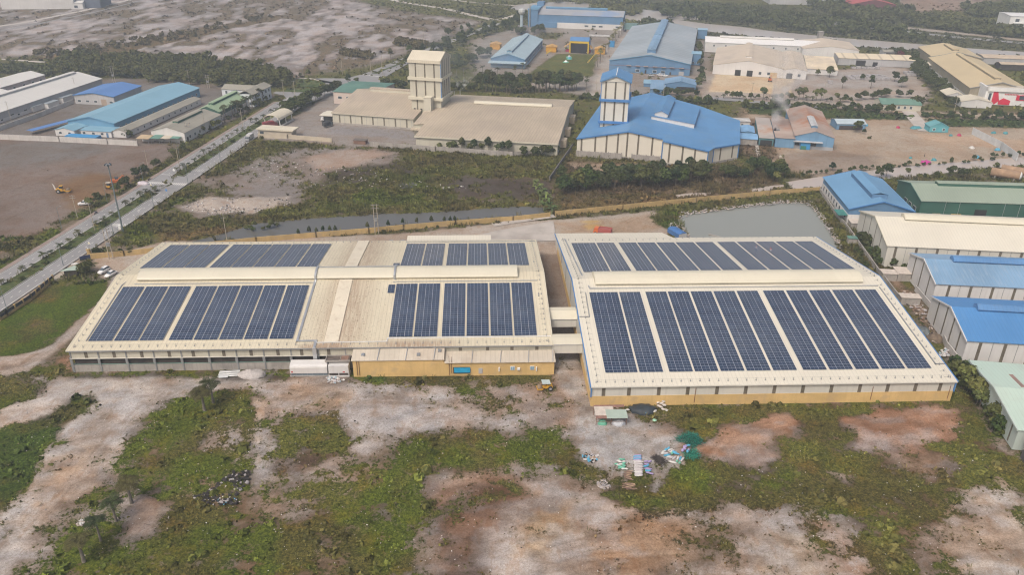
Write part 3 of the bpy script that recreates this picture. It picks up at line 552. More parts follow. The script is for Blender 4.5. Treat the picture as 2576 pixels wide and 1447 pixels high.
def shed(name, label, cat, o, ang, Wd, Dp, eave, ridge, axis='x', roof=CREAM, wall=CREAMW, over=.35, gover=.25, rp=.5, plinth=None, strips=(), doors=(), windows=(), mon=None, posts=None, trim=None, gutter=None, z0=0.0, group=None, ribs_turn=False, pipes=(), awnings=()):
    """gabled hall: wall shell, two-slope roof slab, optional plinth, wall strips, doors, windows, ridge monitors, verge trim"""
    t = thing(name, label, cat, (o[0], o[1], 0), R(ang), group)
    hs = ridge-eave; w = MB()
    if axis == 'x':
        ry = Dp*rp; prof = [(0, z0), (0, eave), (ry, ridge), (Dp, eave), (Dp, z0)]
        w.xprof([(y, z) for y, z in prof], 0, Wd)
        s1, s2 = hs/ry, hs/(Dp-ry); th = .16
        b = MB(); b.xprof([(-over, eave-over*s1+.02), (-over, eave-over*s1+th), (ry, ridge+th), (Dp+over, eave-over*s2+th), (Dp+over, eave-over*s2+.02), (ry, ridge+.02)], -gover, Wd+gover)
    else:
        rx = Wd*rp; w.yprof([(0, z0), (0, eave), (rx, ridge), (Wd, eave), (Wd, z0)], 0, Dp)
        s1, s2 = hs/rx, hs/(Wd-rx); th = .16
        b = MB(); b.yprof([(-over, eave-over*s1+.02), (-over, eave-over*s1+th), (rx, ridge+th), (Wd+over, eave-over*s2+th), (Wd+over, eave-over*s2+.02), (rx, ridge+.02)], -gover, Dp+gover)
    w.build('wall', wall, t); ro = b.build('roof', roof, t)
    if axis == 'y' and Dp > 0: pass
    if plinth:
        h, m = plinth; MB().box(-.06, Wd+.06, -.06, Dp+.06, z0-.3, z0+h).build('plinth', m, t)
    for sd_, us, wd, a, c in strips:
        for u in us: side_box(MB(), sd_, Wd, Dp, u-wd/2, u+wd/2, a, c if not callable(c) else c(u), .03).build('window_strip', STRIP, t)
    for sd_, u, wd, h, m in doors: side_box(MB(), sd_, Wd, Dp, u-wd/2, u+wd/2, z0-.05, z0+h, .05).build('door', m, t)
    for sd_, us, wd, a, c in windows:
        for u in us:
            fr = side_box(MB(), sd_, Wd, Dp, u-wd/2-.12, u+wd/2+.12, a-.12, c+.12, .05).build('window', WHITEP, t)
            side_box(MB(), sd_, Wd, Dp, u-wd/2, u+wd/2, a, c, .075).build('pane', GLASS, fr)
    if posts:
        for sd_, us, wd, m in posts:
            pm = MB()
            for u in us: side_box(pm, sd_, Wd, Dp, u-wd/2, u+wd/2, z0, eave-.05, .06, .05)
            pm.build('wall_seam', m, t)
    if trim:
        tm = MB(); e = .06
        if axis == 'x':
            for x in (-gover-.22, Wd+gover+.01):
                tm = MB(); tm.xprof([(-over, eave-over*s1-.16), (-over, eave-over*s1+th+e), (ry, ridge+th+e), (Dp+over, eave-over*s2+th+e), (Dp+over, eave-over*s2-.16), (ry, ridge-.16)], x, x+.21).build('verge_trim', trim, t)
        else:
            for y in (-gover-.22, Dp+gover+.01):
                tm = MB(); tm.yprof([(-over, eave-over*s1-.16), (-over, eave-over*s1+th+e), (rx, ridge+th+e), (Wd+over, eave-over*s2+th+e), (Wd+over, eave-over*s2-.16), (rx, ridge-.16)], y, y+.21).build('verge_trim', trim, t)
    if gutter:
        gm = MB()
        if axis == 'x': gm.box(-gover, Wd+gover, -over-.16, -over-.01, eave-over*s1-.12, eave-over*s1+.10).build('gutter', gutter, t); gm = MB().box(-gover, Wd+gover, Dp+over+.01, Dp+over+.16, eave-over*s2-.12, eave-over*s2+.10)
        else: gm.box(-over-.16, -over-.01, -gover, Dp+gover, eave-over*s1-.12, eave-over*s1+.10).box(Wd+over+.01, Wd+over+.16, -gover, Dp+gover, eave-over*s2-.12, eave-over*s2+.10)
        gm.build('gutter', gutter, t)
    for q in (mon or ()):
        u0, u1, hw, h, style, mr, mw = q
        zb = ridge+th; sl = (hs/(Dp*rp) if axis == 'x' else hs/(Wd*rp)); zl = zb-hw*sl
        if style == 'round':
            cap = [(-hw, zl+.30), (-hw-.12, zl+.30+.22*h), (-hw+.10*hw, zl+.30+.55*h), (-.62*hw, zb+.72*h), (-.25*hw, zb+.95*h), (0, zb+h), (.25*hw, zb+.95*h), (.62*hw, zb+.72*h), (hw-.10*hw, zl+.30+.55*h), (hw+.12, zl+.30+.22*h), (hw, zl+.30)]
        elif style == 'box':
            cap = [(-hw, zb+.55*h), (-hw, zb+.75*h), (0, zb+h), (hw, zb+.75*h), (hw, zb+.55*h)]
        else:
            cap = [(-hw-.2, zb+h*.45), (-hw-.2, zb+h*.55), (0, zb+h), (hw+.2, zb+h*.55), (hw+.2, zb+h*.45), (0, zb+h*.9)]
        bw = hw*.72 if style == 'round' else hw-.05
        base = [(-bw, zb-bw*sl-.1), (-bw, zb+.35*h if style == 'round' else zb+h*.5), (bw, zb+.35*h if style == 'round' else zb+h*.5), (bw, zb-bw*sl-.1)]
        c1, c2 = MB(), MB()
        if axis == 'x':
            yr = Dp*rp; c1.xprof([(yr+a, z) for a, z in cap], u0, u1); c2.xprof([(yr+a, z) for a, z in base], u0+.15, u1-.15)
        else:
            xr = Wd*rp; c1.yprof([(xr+a, z) for a, z in cap], u0, u1); c2.yprof([(xr+a, z) for a, z in base], u0+.15, u1-.15)
        v = c1.build('ridge_vent', mr, t, smooth=False); c2.build('vent_wall', mw, v)
    return t
def frange(a, b, n): return [a+(b-a)*i/(n-1) for i in range(n)] if n > 1 else [a]

# ------------------------------------------------------------------ solar panels
def solar_mat():
    k = NT('solar_panel'); uv = k.new('ShaderNodeUVMap'); uv.uv_map = 'UVMap'
    sp = k.new('ShaderNodeSeparateXYZ'); k.L(uv.outputs[0], sp.inputs[0]); u, v = sp.outputs[0], sp.outputs[1]
    def line(q, half, off=0.):
        f = k.math('FRACT', k.math('ADD', q, off)); d = k.math('ABSOLUTE', k.math('SUBTRACT', f, .5)); return k.math('GREATER_THAN', d, .5-half)
    fr = k.math('MAXIMUM', line(u, .020), line(v, .027)); mid = line(u, .012, .5)
    cell = k.math('MULTIPLY', line(k.math('MULTIPLY', u, 12), .06), .12)
    fl = k.new('ShaderNodeVectorMath', operation='FLOOR'); k.L(uv.outputs[0], fl.inputs[0]); wn = k.new('ShaderNodeTexWhiteNoise', noise_dimensions='3D')
    oi = k.new('ShaderNodeObjectInfo'); ad = k.new('ShaderNodeVectorMath', operation='ADD'); k.L(fl.outputs[0], ad.inputs[0])
    cb = k.new('ShaderNodeCombineXYZ'); k.L(oi.outputs['Random'], cb.inputs[2]); k.L(cb.outputs[0], ad.inputs[1]); k.L(ad.outputs[0], wn.inputs['Vector'])
    c = k.mix(wn.outputs['Value'], (.005, .017, .048), (.011, .030, .074)); c = k.mix(cell, c, (.10, .14, .22))
    c = k.mix(k.math('MULTIPLY', mid, .55), c, (.48, .52, .60)); c = k.mix(fr, c, (.46, .48, .53))
    c = k.mix(k.math('MULTIPLY', oi.outputs['Random'], .10), c, (.13, .16, .20))
    n = k.noise(k.coord((1, .4, 1)), .25, 4); c = k.mix(k.math('MULTIPLY', k.ramp(n, .45, .75), .16), c, (.22, .24, .28))
    k.L(c, k.b.inputs['Base Color']); k.b.inputs['Roughness'].default_value = .26; k.b.inputs['Sheen Weight'].default_value = .16; k.b.inputs['Sheen Roughness'].default_value = .45; k.b.inputs['Sheen Tint'].default_value = (.85, .82, .88, 1); k.b.inputs['Coat Weight'].default_value = .25; k.b.inputs['Coat Roughness'].default_value = .2; k.b.inputs['Coat IOR'].default_value = 1.6
    return k.m
SOLAR = solar_mat(); ALU = mat('aluminium_rail', (.55, .55, .56), .4, .05, metal=.5)
MW, MH = 1.775, .905
_arr = {}
def solar_array(label, x0, x1, y0, y1, zf, group, name='solar_array'):
    """block of framed modules on rails, lying parallel to a roof slope; zf(y) is the roof surface"""
    nu = max(1, round((x1-x0)/MW)); dy = y1-y0; z0, z1 = zf(y0), zf(y1); ln = math.hypot(dy, z1-z0); nv = max(1, round(ln/MH)); s = (z1-z0)/dy
    b = MB(); w = x1-x0; h = .16
    b.poly([(0, 0, h+.05), (w, 0, h+.05), (w, dy, z1-z0+h+.05), (0, dy, z1-z0+h+.05)], [(0, 0), (nu, 0), (nu, nv), (0, nv)])
    lo = [(0, 0, h), (w, 0, h), (w, dy, z1-z0+h), (0, dy, z1-z0+h)]; hi = [(0, 0, h+.05), (w, 0, h+.05), (w, dy, z1-z0+h+.05), (0, dy, z1-z0+h+.05)]
    for i in range(4): j = (i+1) % 4; b.poly([lo[i], lo[j], hi[j], hi[i]], [(0, 0)]*4)
    b.poly(lo[::-1], [(0, 0)]*4)
    t = thing(name, label, 'solar panels', (x0, y0, z0), 0, group)
    b.build('solar_panel', SOLAR, t)
    m = MB()
    for i in range(nu*2):
        xx = (i+.5)*w/(nu*2); m.loft([(xx-.03, -.05, .0), (xx+.03, -.05, .0), (xx+.03, -.05, h), (xx-.03, -.05, h)], [(xx-.03, dy+.05, z1-z0), (xx+.03, dy+.05, z1-z0), (xx+.03, dy+.05, z1-z0+h), (xx-.03, dy+.05, z1-z0+h)])
    m.build('mounting_rail', ALU, t)
    return t
ORD = ['first', 'second', 'third', 'fourth', 'fifth', 'sixth', 'seventh', 'eighth', 'ninth', 'tenth', 'eleventh', 'twelfth']

# ------------------------------------------------------------------ left solar hall
def stained_roof():
    base = mat('cream_roof_left', (.60, .545, .415), .6, .06, .08, streak=('y', .35, (.46, .39, .28)), ribs=('x', .9, .25), fine=.02)
    m = base.copy(); m.name = 'stained_roof'; t = m.node_tree; n = t.nodes; b = n['Principled BSDF']; src = b.inputs['Base Color'].links[0].from_socket
    tc = n.new('ShaderNodeTexCoord'); sp = n.new('ShaderNodeSeparateXYZ'); t.links.new(tc.outputs['Object'], sp.inputs[0])
    def M(op, a, c):
        o = n.new('ShaderNodeMath'); o.operation = op
        for i, q in enumerate((a, c)):
            if hasattr(q, 'node'): t.links.new(q, o.inputs[i])
            else: o.inputs[i].default_value = q
        return o.outputs[0]
    def mr(x, a, c, u, v):
        o = n.new('ShaderNodeMapRange'); o.interpolation_type = 'SMOOTHSTEP'; t.links.new(x, o.inputs[0])
        for i, q in enumerate((a, c, u, v)): o.inputs[i+1].default_value = q
        return o.outputs[0]
    mp = n.new('ShaderNodeMapping'); t.links.new(tc.outputs['Object'], mp.inputs[0]); mp.inputs[3].default_value = (3.2, .10, 1)
    nz = n.new('ShaderNodeTexNoise'); t.links.new(mp.outputs[0], nz.inputs[0]); nz.inputs['Scale'].default_value = 1; nz.inputs['Detail'].default_value = 5
    n2 = n.new('ShaderNodeTexNoise'); t.links.new(tc.outputs['Object'], n2.inputs[0]); n2.inputs['Scale'].default_value = 2.2; n2.inputs['Detail'].default_value = 4
    xs = sp.outputs[0]; d = M('ABSOLUTE', M('SUBTRACT', xs, 60.5), 0); fall = mr(d, 1.2, 8.5, 1, 0)
    low = M('MULTIPLY', mr(sp.outputs[1], 3.4, .2, 0, 1), mr(M('ABSOLUTE', M('SUBTRACT', xs, 78.0), 0), 3, 14, .9, 0))
    low2 = M('MULTIPLY', mr(sp.outputs[1], 1.6, .2, 0, .8), mr(M('ABSOLUTE', M('SUBTRACT', xs, 57.0), 0), 2, 8, .9, 0))
    st = M('MULTIPLY', M('ADD', M('MULTIPLY', fall, .62), M('ADD', low, low2)), mr(nz.outputs[0], .30, .62, .25, 1))
    sk = M('MULTIPLY', M('MULTIPLY', mr(n2.outputs[0], .60, .66, 0, 1), mr(d, 2, 17, 1, 0)), .75)
    def mix(f, a, c):
        o = n.new('ShaderNodeMix'); o.data_type = 'RGBA'; t.links.new(f, o.inputs[0]); t.links.new(a, o.inputs[6]); o.inputs[7].default_value = (*c, 1); return o.outputs[2]
    c = mix(M('MINIMUM', st, .8), src, (.30, .20, .135)); c = mix(sk, c, (.20, .155, .11)); t.links.new(c, b.inputs['Base Color'])
    return m
X1, Y1, W1, D1, E1, R1_ = -93.7, 158.9, 110.0, 61.2, 5.6, 9.72
SL1 = (R1_-E1)/(D1/2)
B1 = shed('solar_warehouse', 'long cream roofed warehouse with brown stained middle carrying the smaller solar arrays', 'warehouse', (X1, Y1), 0, W1, D1, E1, R1_, 'x', stained_roof(), CREAMW, .45, .25, trim=CREAMV, gutter=STEEL, z0=3.45,
  mon=[(5.8, 103.3, 3.2, 1.35, 'round', CREAMV, DARKB)],
  strips=[('f', [3.6, 9.9, 16.1, 22.3, 27.7, 34.6, 40.8, 46.9, 52.3, 58.5, 88.8, 95.1, 100.8, 106.6], .75, 3.5, 5.35), ('r', [6, 14, 22, 39, 47, 55], .75, 3.5, 5.5)])
MB().box(.45, W1-.3, .55, D1-.4, -.2, 3.5).build('inner_wall', DARKB, B1)  # dark box behind the openings, its colour standing for the unlit inside
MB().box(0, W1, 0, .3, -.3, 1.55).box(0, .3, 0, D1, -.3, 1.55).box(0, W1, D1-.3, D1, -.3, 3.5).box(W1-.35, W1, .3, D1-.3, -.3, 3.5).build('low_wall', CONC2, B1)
for i in range(18):
    u = .12+i*6.22
    if u < 66: MB().box(u-.14, u+.14, -.12, .16, -.2, E1-.15).box(u-.5, u-.14, .05, .5, -.2, 3.5).build('column', STEEL, B1)
MB().tube((0, -.05, 1.85), (66, -.05, 1.85), .06).build('rail', mat('green_pipe', (.12, .26, .22), .6), B1)
MB().box(0, 64, -.16, .2, 3.28, 3.46).build('sill', PALEW, B1)
def plane1(y): return E1+SL1*(y-Y1)+.16 if y < Y1+D1/2 else E1+SL1*(Y1+D1-y)+.16
def strip_on(zf, x0, x1, y0, y1, ox, oy, lift=.14):
    return MB().loft([(x0-ox, y0-oy, zf(y0)-.02), (x1-ox, y0-oy, zf(y0)-.02), (x1-ox, y0-oy, zf(y0)+lift), (x0-ox, y0-oy, zf(y0)+lift)], [(x0-ox, y1-oy, zf(y1)-.02), (x1-ox, y1-oy, zf(y1)-.02), (x1-ox, y1-oy, zf(y1)+lift), (x0-ox, y1-oy, zf(y1)+lift)])
FADE = mat('faded_skylight', (.66, .60, .48), .6, .05, .3, dirt=(.40, .31, .22), dirt_amt=.45, dirt_scale=.6)
strip_on(plane1, -36.4, -33.1, Y1+1.4, 186.2, X1, Y1, .22).build('skylight_strip', FADE, B1); strip_on(plane1, -36.4, -33.1, 192.7, Y1+D1+.3, X1, Y1, .22).build('skylight_strip', FADE, B1)
def tray(zf, pts, w, ox, oy, parent, m=GALV, h=.16):
    b = MB()
    for (xa, ya), (xb, yb) in zip(pts, pts[1:]):
        d = Vector((xb-xa, yb-ya)).normalized()*w/2; nn = Vector((-d.y, d.x))
        xa2, ya2, xb2, yb2 = xa-d.x, ya-d.y, xb+d.x, yb+d.y
        a = [(xa2+nn.x-ox, ya2+nn.y-oy, zf(ya)), (xa2-nn.x-ox, ya2-nn.y-oy, zf(ya))]; c = [(xb2+nn.x-ox, yb2+nn.y-oy, zf(yb)), (xb2-nn.x-ox, yb2-nn.y-oy, zf(yb))]
        b.loft([(*a[0][:2], a[0][2]+.05), (*a[1][:2], a[1][2]+.05), (*a[1][:2], a[1][2]+.05+h), (*a[0][:2], a[0][2]+.05+h)], [(*c[0][:2], c[0][2]+.05), (*c[1][:2], c[1][2]+.05), (*c[1][:2], c[1][2]+.05+h), (*c[0][:2], c[0][2]+.05+h)])
    return b.build('cable_tray', m, parent)
tray(plane1, [(-42.6, 186.0), (-42.6, 160.9), (-38.3, 160.9), (-38.3, 158.7)], .55, X1, Y1, B1)
tray(plane1, [(-88, 185.0), (-42.6, 185.0)], .22, X1, Y1, B1); tray(plane1, [(-22.5, 185.0), (14.5, 185.0)], .22, X1, Y1, B1)
tray(plane1, [(-38.0, 160.2), (-21.9, 160.3), (-21.9, 161.5), (16.2, 161.5)], .2, X1, Y1, B1, WHITEP)
tray(plane1, [(-90.9, 162), (-91.1, 184.5), (-89.3, 193.2), (-88.5, 193.2)], .25, X1, Y1, B1, STEEL); tray(plane1, [(14.6, 178), (14.6, 198.5)], .2, X1, Y1, B1, STEEL)
tray(plane1, [(-22, 218.6), (15, 218.6), (16.2, 218.6)], .25, X1, Y1, B1)
# trays that climb over the ridge vent
for xx, xr in ((-42.6, None), (-22.3, None)):
    zb = R1_+.16; y0 = Y1+D1/2
    prof = [(y0-3.45, plane1(y0-3.45)+.1), (y0-3.42, zb+.62), (y0-2.0, zb+1.28), (y0, zb+1.48), (y0+2.0, zb+1.28), (y0+3.42, zb+.62)]
    b = MB()
    for (ya, za), (yb, zb2) in zip(prof, prof[1:]): b.loft([(xx-.25-X1, ya-Y1, za), (xx+.25-X1, ya-Y1, za), (xx+.25-X1, ya-Y1, za+.14), (xx-.25-X1, ya-Y1, za+.14)], [(xx-.25-X1, yb-Y1, zb2), (xx+.25-X1, yb-Y1, zb2), (xx+.25-X1, yb-Y1, zb2+.14), (xx-.25-X1, yb-Y1, zb2+.14)])
    b.build('cable_tray', GALV, B1)
MB().box(-42.4-X1, -22.5-X1, D1/2+.55, D1/2+.85, R1_+1.55, R1_+1.72).build('cable_tray', GALV, B1)
MB().box(-38.75-X1, -37.85-X1, -.75, -.5, 2.2, E1+.15).build('cable_tray', GALV, B1)
def guard(parent, pts, zf, ox, oy, step=2.05, h=.62, m=STEEL):
    b = MB()
    for (xa, ya), (xb, yb) in zip(pts, pts[1:]):
        n = max(1, int(math.hypot(xb-xa, yb-ya)/step)); prev = None
        d = Vector((xb-xa, yb-ya)).normalized()
        for i in range(n+1):
            x, y = xa+(xb-xa)*i/n, ya+(yb-ya)*i/n; z = zf(y)
            b.tube((x-ox, y-oy, z), (x-ox, y-oy, z+h), .045, .03, 4)
            b.box(x-ox-.15, x-ox+.15, y-oy-.15, y-oy+.15, z, z+.06)
            sx, sy = -d.y*.9, d.x*.9
            b.tube((x-ox, y-oy, z+h*.5), (x+sx-ox, y+sy-oy, zf(y+sy)+.03), .025, None, 3)
            if prev: b.tube((prev[0]-ox, prev[1]-oy, prev[2]+h), (x-ox, y-oy, z+h), .012, None, 3)
            prev = (x, y, z)
    return b.build('guard_rail', m, parent)
guard(B1, [(X1+.9, Y1+.75), (X1+W1-.6, Y1+.75)], plane1, X1, Y1); guard(B1, [(X1+.9, Y1+D1-1.2), (X1+W1-.6, Y1+D1-1.2)], plane1, X1, Y1)
guard(B1, [(X1+1.1, Y1+D1-1), (X1+1.1, Y1+D1/2), (X1+1.1, Y1+1)], plane1, X1, Y1); guard(B1, [(X1+W1-1.0, Y1+1), (X1+W1-1.0, Y1+D1/2), (X1+W1-1.0, Y1+D1-1)], plane1, X1, Y1)
LX = [(-90.4, -85.1), (-84.6, -79.2), (-78.8, -73.5), (-72.2, -66.9), (-66.5, -61.1), (-60.7, -55.4), (-55.0, -49.7), (-49.2, -43.8)]
RX = [(-21.6, -16.2), (-15.8, -10.4), (-9.3, -3.9), (-3.5, 1.8), (2.2, 7.4), (7.8, 13.1)]
ORDL = lambda i, n: 'leftmost' if i == 0 else ('rightmost' if i == n-1 else ORD[i]+' from left')
for i, (a, b) in enumerate(LX):
    solar_array('dark blue solar array, %s of eight left of stained strip, camera-side slope' % ORDL(i, 8), a, b, 161.7, 183.7, plane1, 'solar arrays on the left warehouse roof')
    solar_array('greyish solar array, %s of eight left of stained strip, far slope' % ORDL(i, 8), a, b, 194.6, 217.0, plane1, 'solar arrays on the left warehouse roof')
for i, (a, b) in enumerate(RX):
    solar_array('blue solar array, %s of six right of stained strip, camera-side slope' % ORDL(i, 6), a, b, 161.9, 183.9, plane1, 'solar arrays on the left warehouse roof')
    solar_array('greyish solar array, %s of six right of stained strip, far slope' % ORDL(i, 6), a, b, 194.6, 216.4, plane1, 'solar arrays on the left warehouse roof')
solar_array('tiny solar array of a few modules beside the right-hand blue arrays', -23.6, -21.9, 179.9, 183.6, plane1, 'small solar arrays')
solar_array('tiny grey solar array near the ridge vent on the far slope', -23.6, -21.9, 195.4, 197.3, plane1, 'small solar arrays')

# ------------------------------------------------------------------ right solar hall
X2, Y2, W2_, D2, E2, R2_ = 23.6, 142.2, 79.8, 80.2, 4.98, 10.92
SL2 = (R2_-E2)/(D2/2)
gz = lambda u: 4.6+SL2*min(u, D2-u)
B2 = shed('solar_warehouse', 'wide cream roofed warehouse with blue gable trim and yellow plinth carrying the larger solar arrays', 'warehouse', (X2, Y2), 0, W2_, D2, E2, R2_, 'x', CREAM2, PALEW, .40, .2, trim=BLUET, gutter=PALEW,
  plinth=(2.35, YELLOW), mon=[(5.3, 74.2, 3.3, 1.55, 'round', CREAMV, DARKB)],
  strips=[('f', [2.6, 8.1, 14.6, 20.9, 27.3, 33.6, 39.9, 46.2, 52.5, 58.8, 65.0, 71.2, 76.7], .78, 2.36, 4.75), ('l', [8, 20, 32, 44, 56, 68], .45, 2.6, gz)],
  doors=[('f', 23.2, 1.1, 1.35, mat('yellow_door', (.55, .45, .04), .7)), ('f', 60.0, .9, .6, mat('yellow_door', (.55, .45, .04), .7))])
def plane2(y): return E2+SL2*(y-Y2)+.16 if y < Y2+D2/2 else E2+SL2*(Y2+D2-y)+.16
MB().box(-.25, .02, -.30, -.05, 2.3, E2).build('corner_trim', BLUET, B2); MB().box(W2_-.02, W2_+.25, -.30, -.05, 2.3, E2).build('corner_trim', BLUET, B2)
for u in (22.6, 61.7, 79.0): MB().tube((u, -.14, .4), (u, -.14, 4.2 if u < 30 else 3.8), .07).build('drain_pipe', RUST, B2)
tray(plane2, [(25.6, 221.4), (26.2, 186.0), (27.4, 177.8), (101, 177.8)], .3, X2, Y2, B2); tray(plane2, [(26.1, 176), (25.9, 166.2), (23.6, 166.2)], .2, X2, Y2, B2, STEEL)
tray(plane2, [(101.4, 177), (101.4, 147.5), (103.4, 147.5)], .25, X2, Y2, B2, STEEL)
guard(B2, [(X2+1, Y2+.9), (X2+W2_-.8, Y2+.9)], plane2, X2, Y2); guard(B2, [(X2+1, Y2+D2-2), (X2+36, Y2+D2-2)], plane2, X2, Y2); guard(B2, [(X2+36, Y2+D2-.4), (X2+W2_-.8, Y2+D2-.4)], plane2, X2, Y2)
guard(B2, [(X2+1.3, Y2+D2-1), (X2+1.3, Y2+D2/2), (X2+1.3, Y2+1)], plane2, X2, Y2); guard(B2, [(X2+W2_-1.2, Y2+1), (X2+W2_-1.2, Y2+D2/2), (X2+W2_-1.2, Y2+D2-1)], plane2, X2, Y2)
# rear lean-to
MB().loft([(-.25, D2+.1, E2+.02), (35.6, D2+.1, E2+.02), (35.6, D2+.1, E2+.16), (-.25, D2+.1, E2+.16)], [(-.25, D2+6.6, E2-.95), (33.4, D2+6.6, E2-.95), (33.4, D2+6.6, E2-.81), (-.25, D2+6.6, E2-.81)]).build('lean_to_roof', CREAM2, B2)
MB().box(0, 33.2, D2, D2+6.3, 0, E2-1.0).build('lean_to_wall', PALEW, B2)
MB().loft([(-.46, D2, E2-.1), (-.25, D2, E2-.1), (-.25, D2, E2+.25), (-.46, D2, E2+.25)], [(-.46, D2+6.6, E2-1.1), (-.25, D2+6.6, E2-1.1), (-.25, D2+6.6, E2-.75), (-.46, D2+6.6, E2-.75)]).build('verge_trim', BLUET, B2)
XX = [(27.0, 34.1), (34.5, 39.75), (41.1, 46.35), (46.75, 52.0), (52.5, 57.8), (58.3, 63.65), (64.2, 69.5), (70.9, 76.2), (76.8, 82.1), (82.7, 88.0), (88.6, 93.85), (94.4, 99.8)]
for i, (a, b) in enumerate(XX):
    q = 'leftmost extra wide' if i == 0 else ('rightmost' if i == 11 else ORD[i]+' from left')
    solar_array('dark blue solar array, %s of twelve on right warehouse, camera-side slope' % q, a, b, 146.0, 176.0, plane2, 'solar arrays on the right warehouse roof')
    solar_array('greyish solar array, %s of twelve on right warehouse, far slope' % q, a, b, 187.6, 216.7, plane2, 'solar arrays on the right warehouse roof')
# ------------------------------------------------------------------ link bridges and rear sheds, yellow annex
def bridge(label, y0, y1, zt, zb, sl):
    t = thing('covered_bridge', label, 'covered bridge', (16.3, y0, 0), 0, 'covered bridges between the two warehouses')
    w = 7.25; d = y1-y0
    MB().xprof([(0, zb), (0, zt-sl), (d*.55, zt), (d, zt), (d, zb)], .05, w).build('wall', PALEW, t)
    MB().xprof([(-.15, zt-sl-.02), (-.15, zt-sl+.1), (d*.55, zt+.12), (d+.1, zt+.12), (d+.1, zt+.02), (d*.55, zt+.02)], -.1, w+.1).build('roof', CREAMV, t)
    MB().tube((.5, -.2, zt-sl+.05), (w, -.2, zt-sl+.05), .05).build('gutter', GALV, t)
    return t
bridge('cream covered bridge nearer the yellow annex, joining both warehouses', 158.9, 162.6, 6.0, 3.1, .5)
bridge('cream covered bridge farther along the alley, with plain curved roof', 171.2, 175.0, 6.6, 3.2, 1.2)
a = thing('yellow_annex', 'low yellow rendered annex with patched tin roof along the warehouse front', 'annex', (-29.3, 155.2, 0))
MB().prism([(0, 0), (46.0, -.25), (46.0, 3.75), (0, 3.75)], -.3, 3.35).box(0, 20.6, -.05, 3.75, 3.3, 4.15).build('wall', YELLOW, a)
ANR = mat('annex_roof', (.53, .475, .39), .75, .08, .15, streak=('y', .3, (.40, .33, .26)), ribs=('x', 1.1, .15), dirt=(.36, .28, .21), dirt_amt=.4)
MB().loft([(-.3, -.3, 4.12), (20.8, -.3, 4.12), (20.8, -.3, 4.24), (-.3, -.3, 4.24)], [(-.1, 3.55, 5.2), (20.8, 3.55, 5.2), (20.8, 3.55, 5.32), (-.1, 3.55, 5.32)]).build('roof', ANR, a)
MB().loft([(20.85, -.45, 3.32), (46.3, -.6, 3.32), (46.3, -.6, 3.44), (20.85, -.45, 3.44)], [(20.85, 3.5, 4.1), (46.2, 3.5, 4.1), (46.2, 3.5, 4.22), (20.85, 3.5, 4.22)]).build('roof', ANR, a)
for u in (5.6, 12.0, 18.4): MB().loft([(u-.06, -.35, 4.25), (u+.06, -.35, 4.25), (u+.06, -.35, 4.4), (u-.06, -.35, 4.4)], [(u+.24, 3.5, 5.3), (u+.36, 3.5, 5.3), (u+.36, 3.5, 5.6), (u+.24, 3.5, 5.6)]).build('drain_pipe', GALV, a)
for u in (27, 33.6, 40, 45.6): MB().loft([(u-.06, -.5, 3.5), (u+.06, -.5, 3.5), (u+.06, -.5, 3.62), (u-.06, -.5, 3.62)], [(u+.24, 3.5, 4.26), (u+.36, 3.5, 4.26), (u+.36, 3.5, 4.46), (u+.24, 3.5, 4.46)]).build('drain_pipe', GALV, a)
for u, v, z in ((1.9, .9, 4.45), (14.5, .8, 4.4), (19.3, 1.9, 4.75)):
    MB().box(u, u+.75, v, v+.9, z-.3, z+.55).build('roof_vent', STEEL if u > 10 else GALV, a); 
for pth in ([(1.4, -.14, 4.0), (1.4, -.14, .2)], [(.9, -.14, 3.9), (.9, -.14, .2)], [(21.9, -.3, 0), (21.9, -.3, 5.2)], [(22.4, -.3, .6), (22.4, -.3, 5.0)]): MB().path(pth, .06).build('drain_pipe', RUST, a)
w = MB().box(22.8, 26.6, -.32, .2, .5, 2.1).build('window', DARK, a); MB().box(23.0, 26.7, -.42, -.34, .75, 2.05).build('tarpaulin', mat('cyan_tarp', (.02, .33, .58), .6, .12, .8), w)
MB().box(28.6, 29.5, -.3, .2, .35, 1.75).build('door', GREYW, a)
for u in (36.4, 40.9):
    fr = MB().box(u-.5, u+.5, -.34, .2, 1.2, 2.2).build('window', WHITEP, a); MB().box(u-.42, u-.03, -.38, .1, 1.28, 2.12).box(u+.03, u+.42, -.38, .1, 1.28, 2.12).build('pane', mat('pale_glass', (.25, .38, .48), .2), fr)
for u in (37.8,):
    MB().box(u-.32, u+.32, -.62, -.2, 1.3, 1.85).build('air_conditioner', WHITEP, a)
for u in (33.3, 41.9): MB().box(u-.13, u+.13, -.55, -.2, 1.0, 2.0).build('meter_box', WHITEP, a)
# white booths in front
b = thing('white_booth', 'long white tin booth with rounded top and slatted base', 'booth', (*T(1, 2, 342, 897).xy, 0))
wl = (T(1, 2, 715, 890)-T(1, 2, 342, 897)).length
MB().xprof([(0, .75), (0, 2.2), (.12, 2.5), (.6, 2.75), (2.4, 2.95), (2.5, 2.9), (2.5, .75)], 0, wl).build('wall', WHITEW, b)
MB().box(.06, wl-.06, .12, 2.4, .12, .8).build('slatted_base', mat('dark_blue_slats', (.15, .19, .22), .7), b); MB().box(-.1, wl+.1, -.1, 2.6, -.1, .12).build('kerb', CONC2, b)
for u in range(7): MB().box(.2+u*wl/7, .26+u*wl/7, .06, .12, .12, .8).build('post', STEEL, b)
MB().box(.25, .65, -.03, .05, 1.0, 1.35).build('sign', mat('red_sign', (.45, .03, .03), .6), b)
b = thing('white_booth', 'small white booth with two low openings beneath the rusty tray roof', 'booth', (*T(1, 2, 728, 897).xy, 0))
wl = (T(1, 2, 930, 893)-T(1, 2, 728, 897)).length
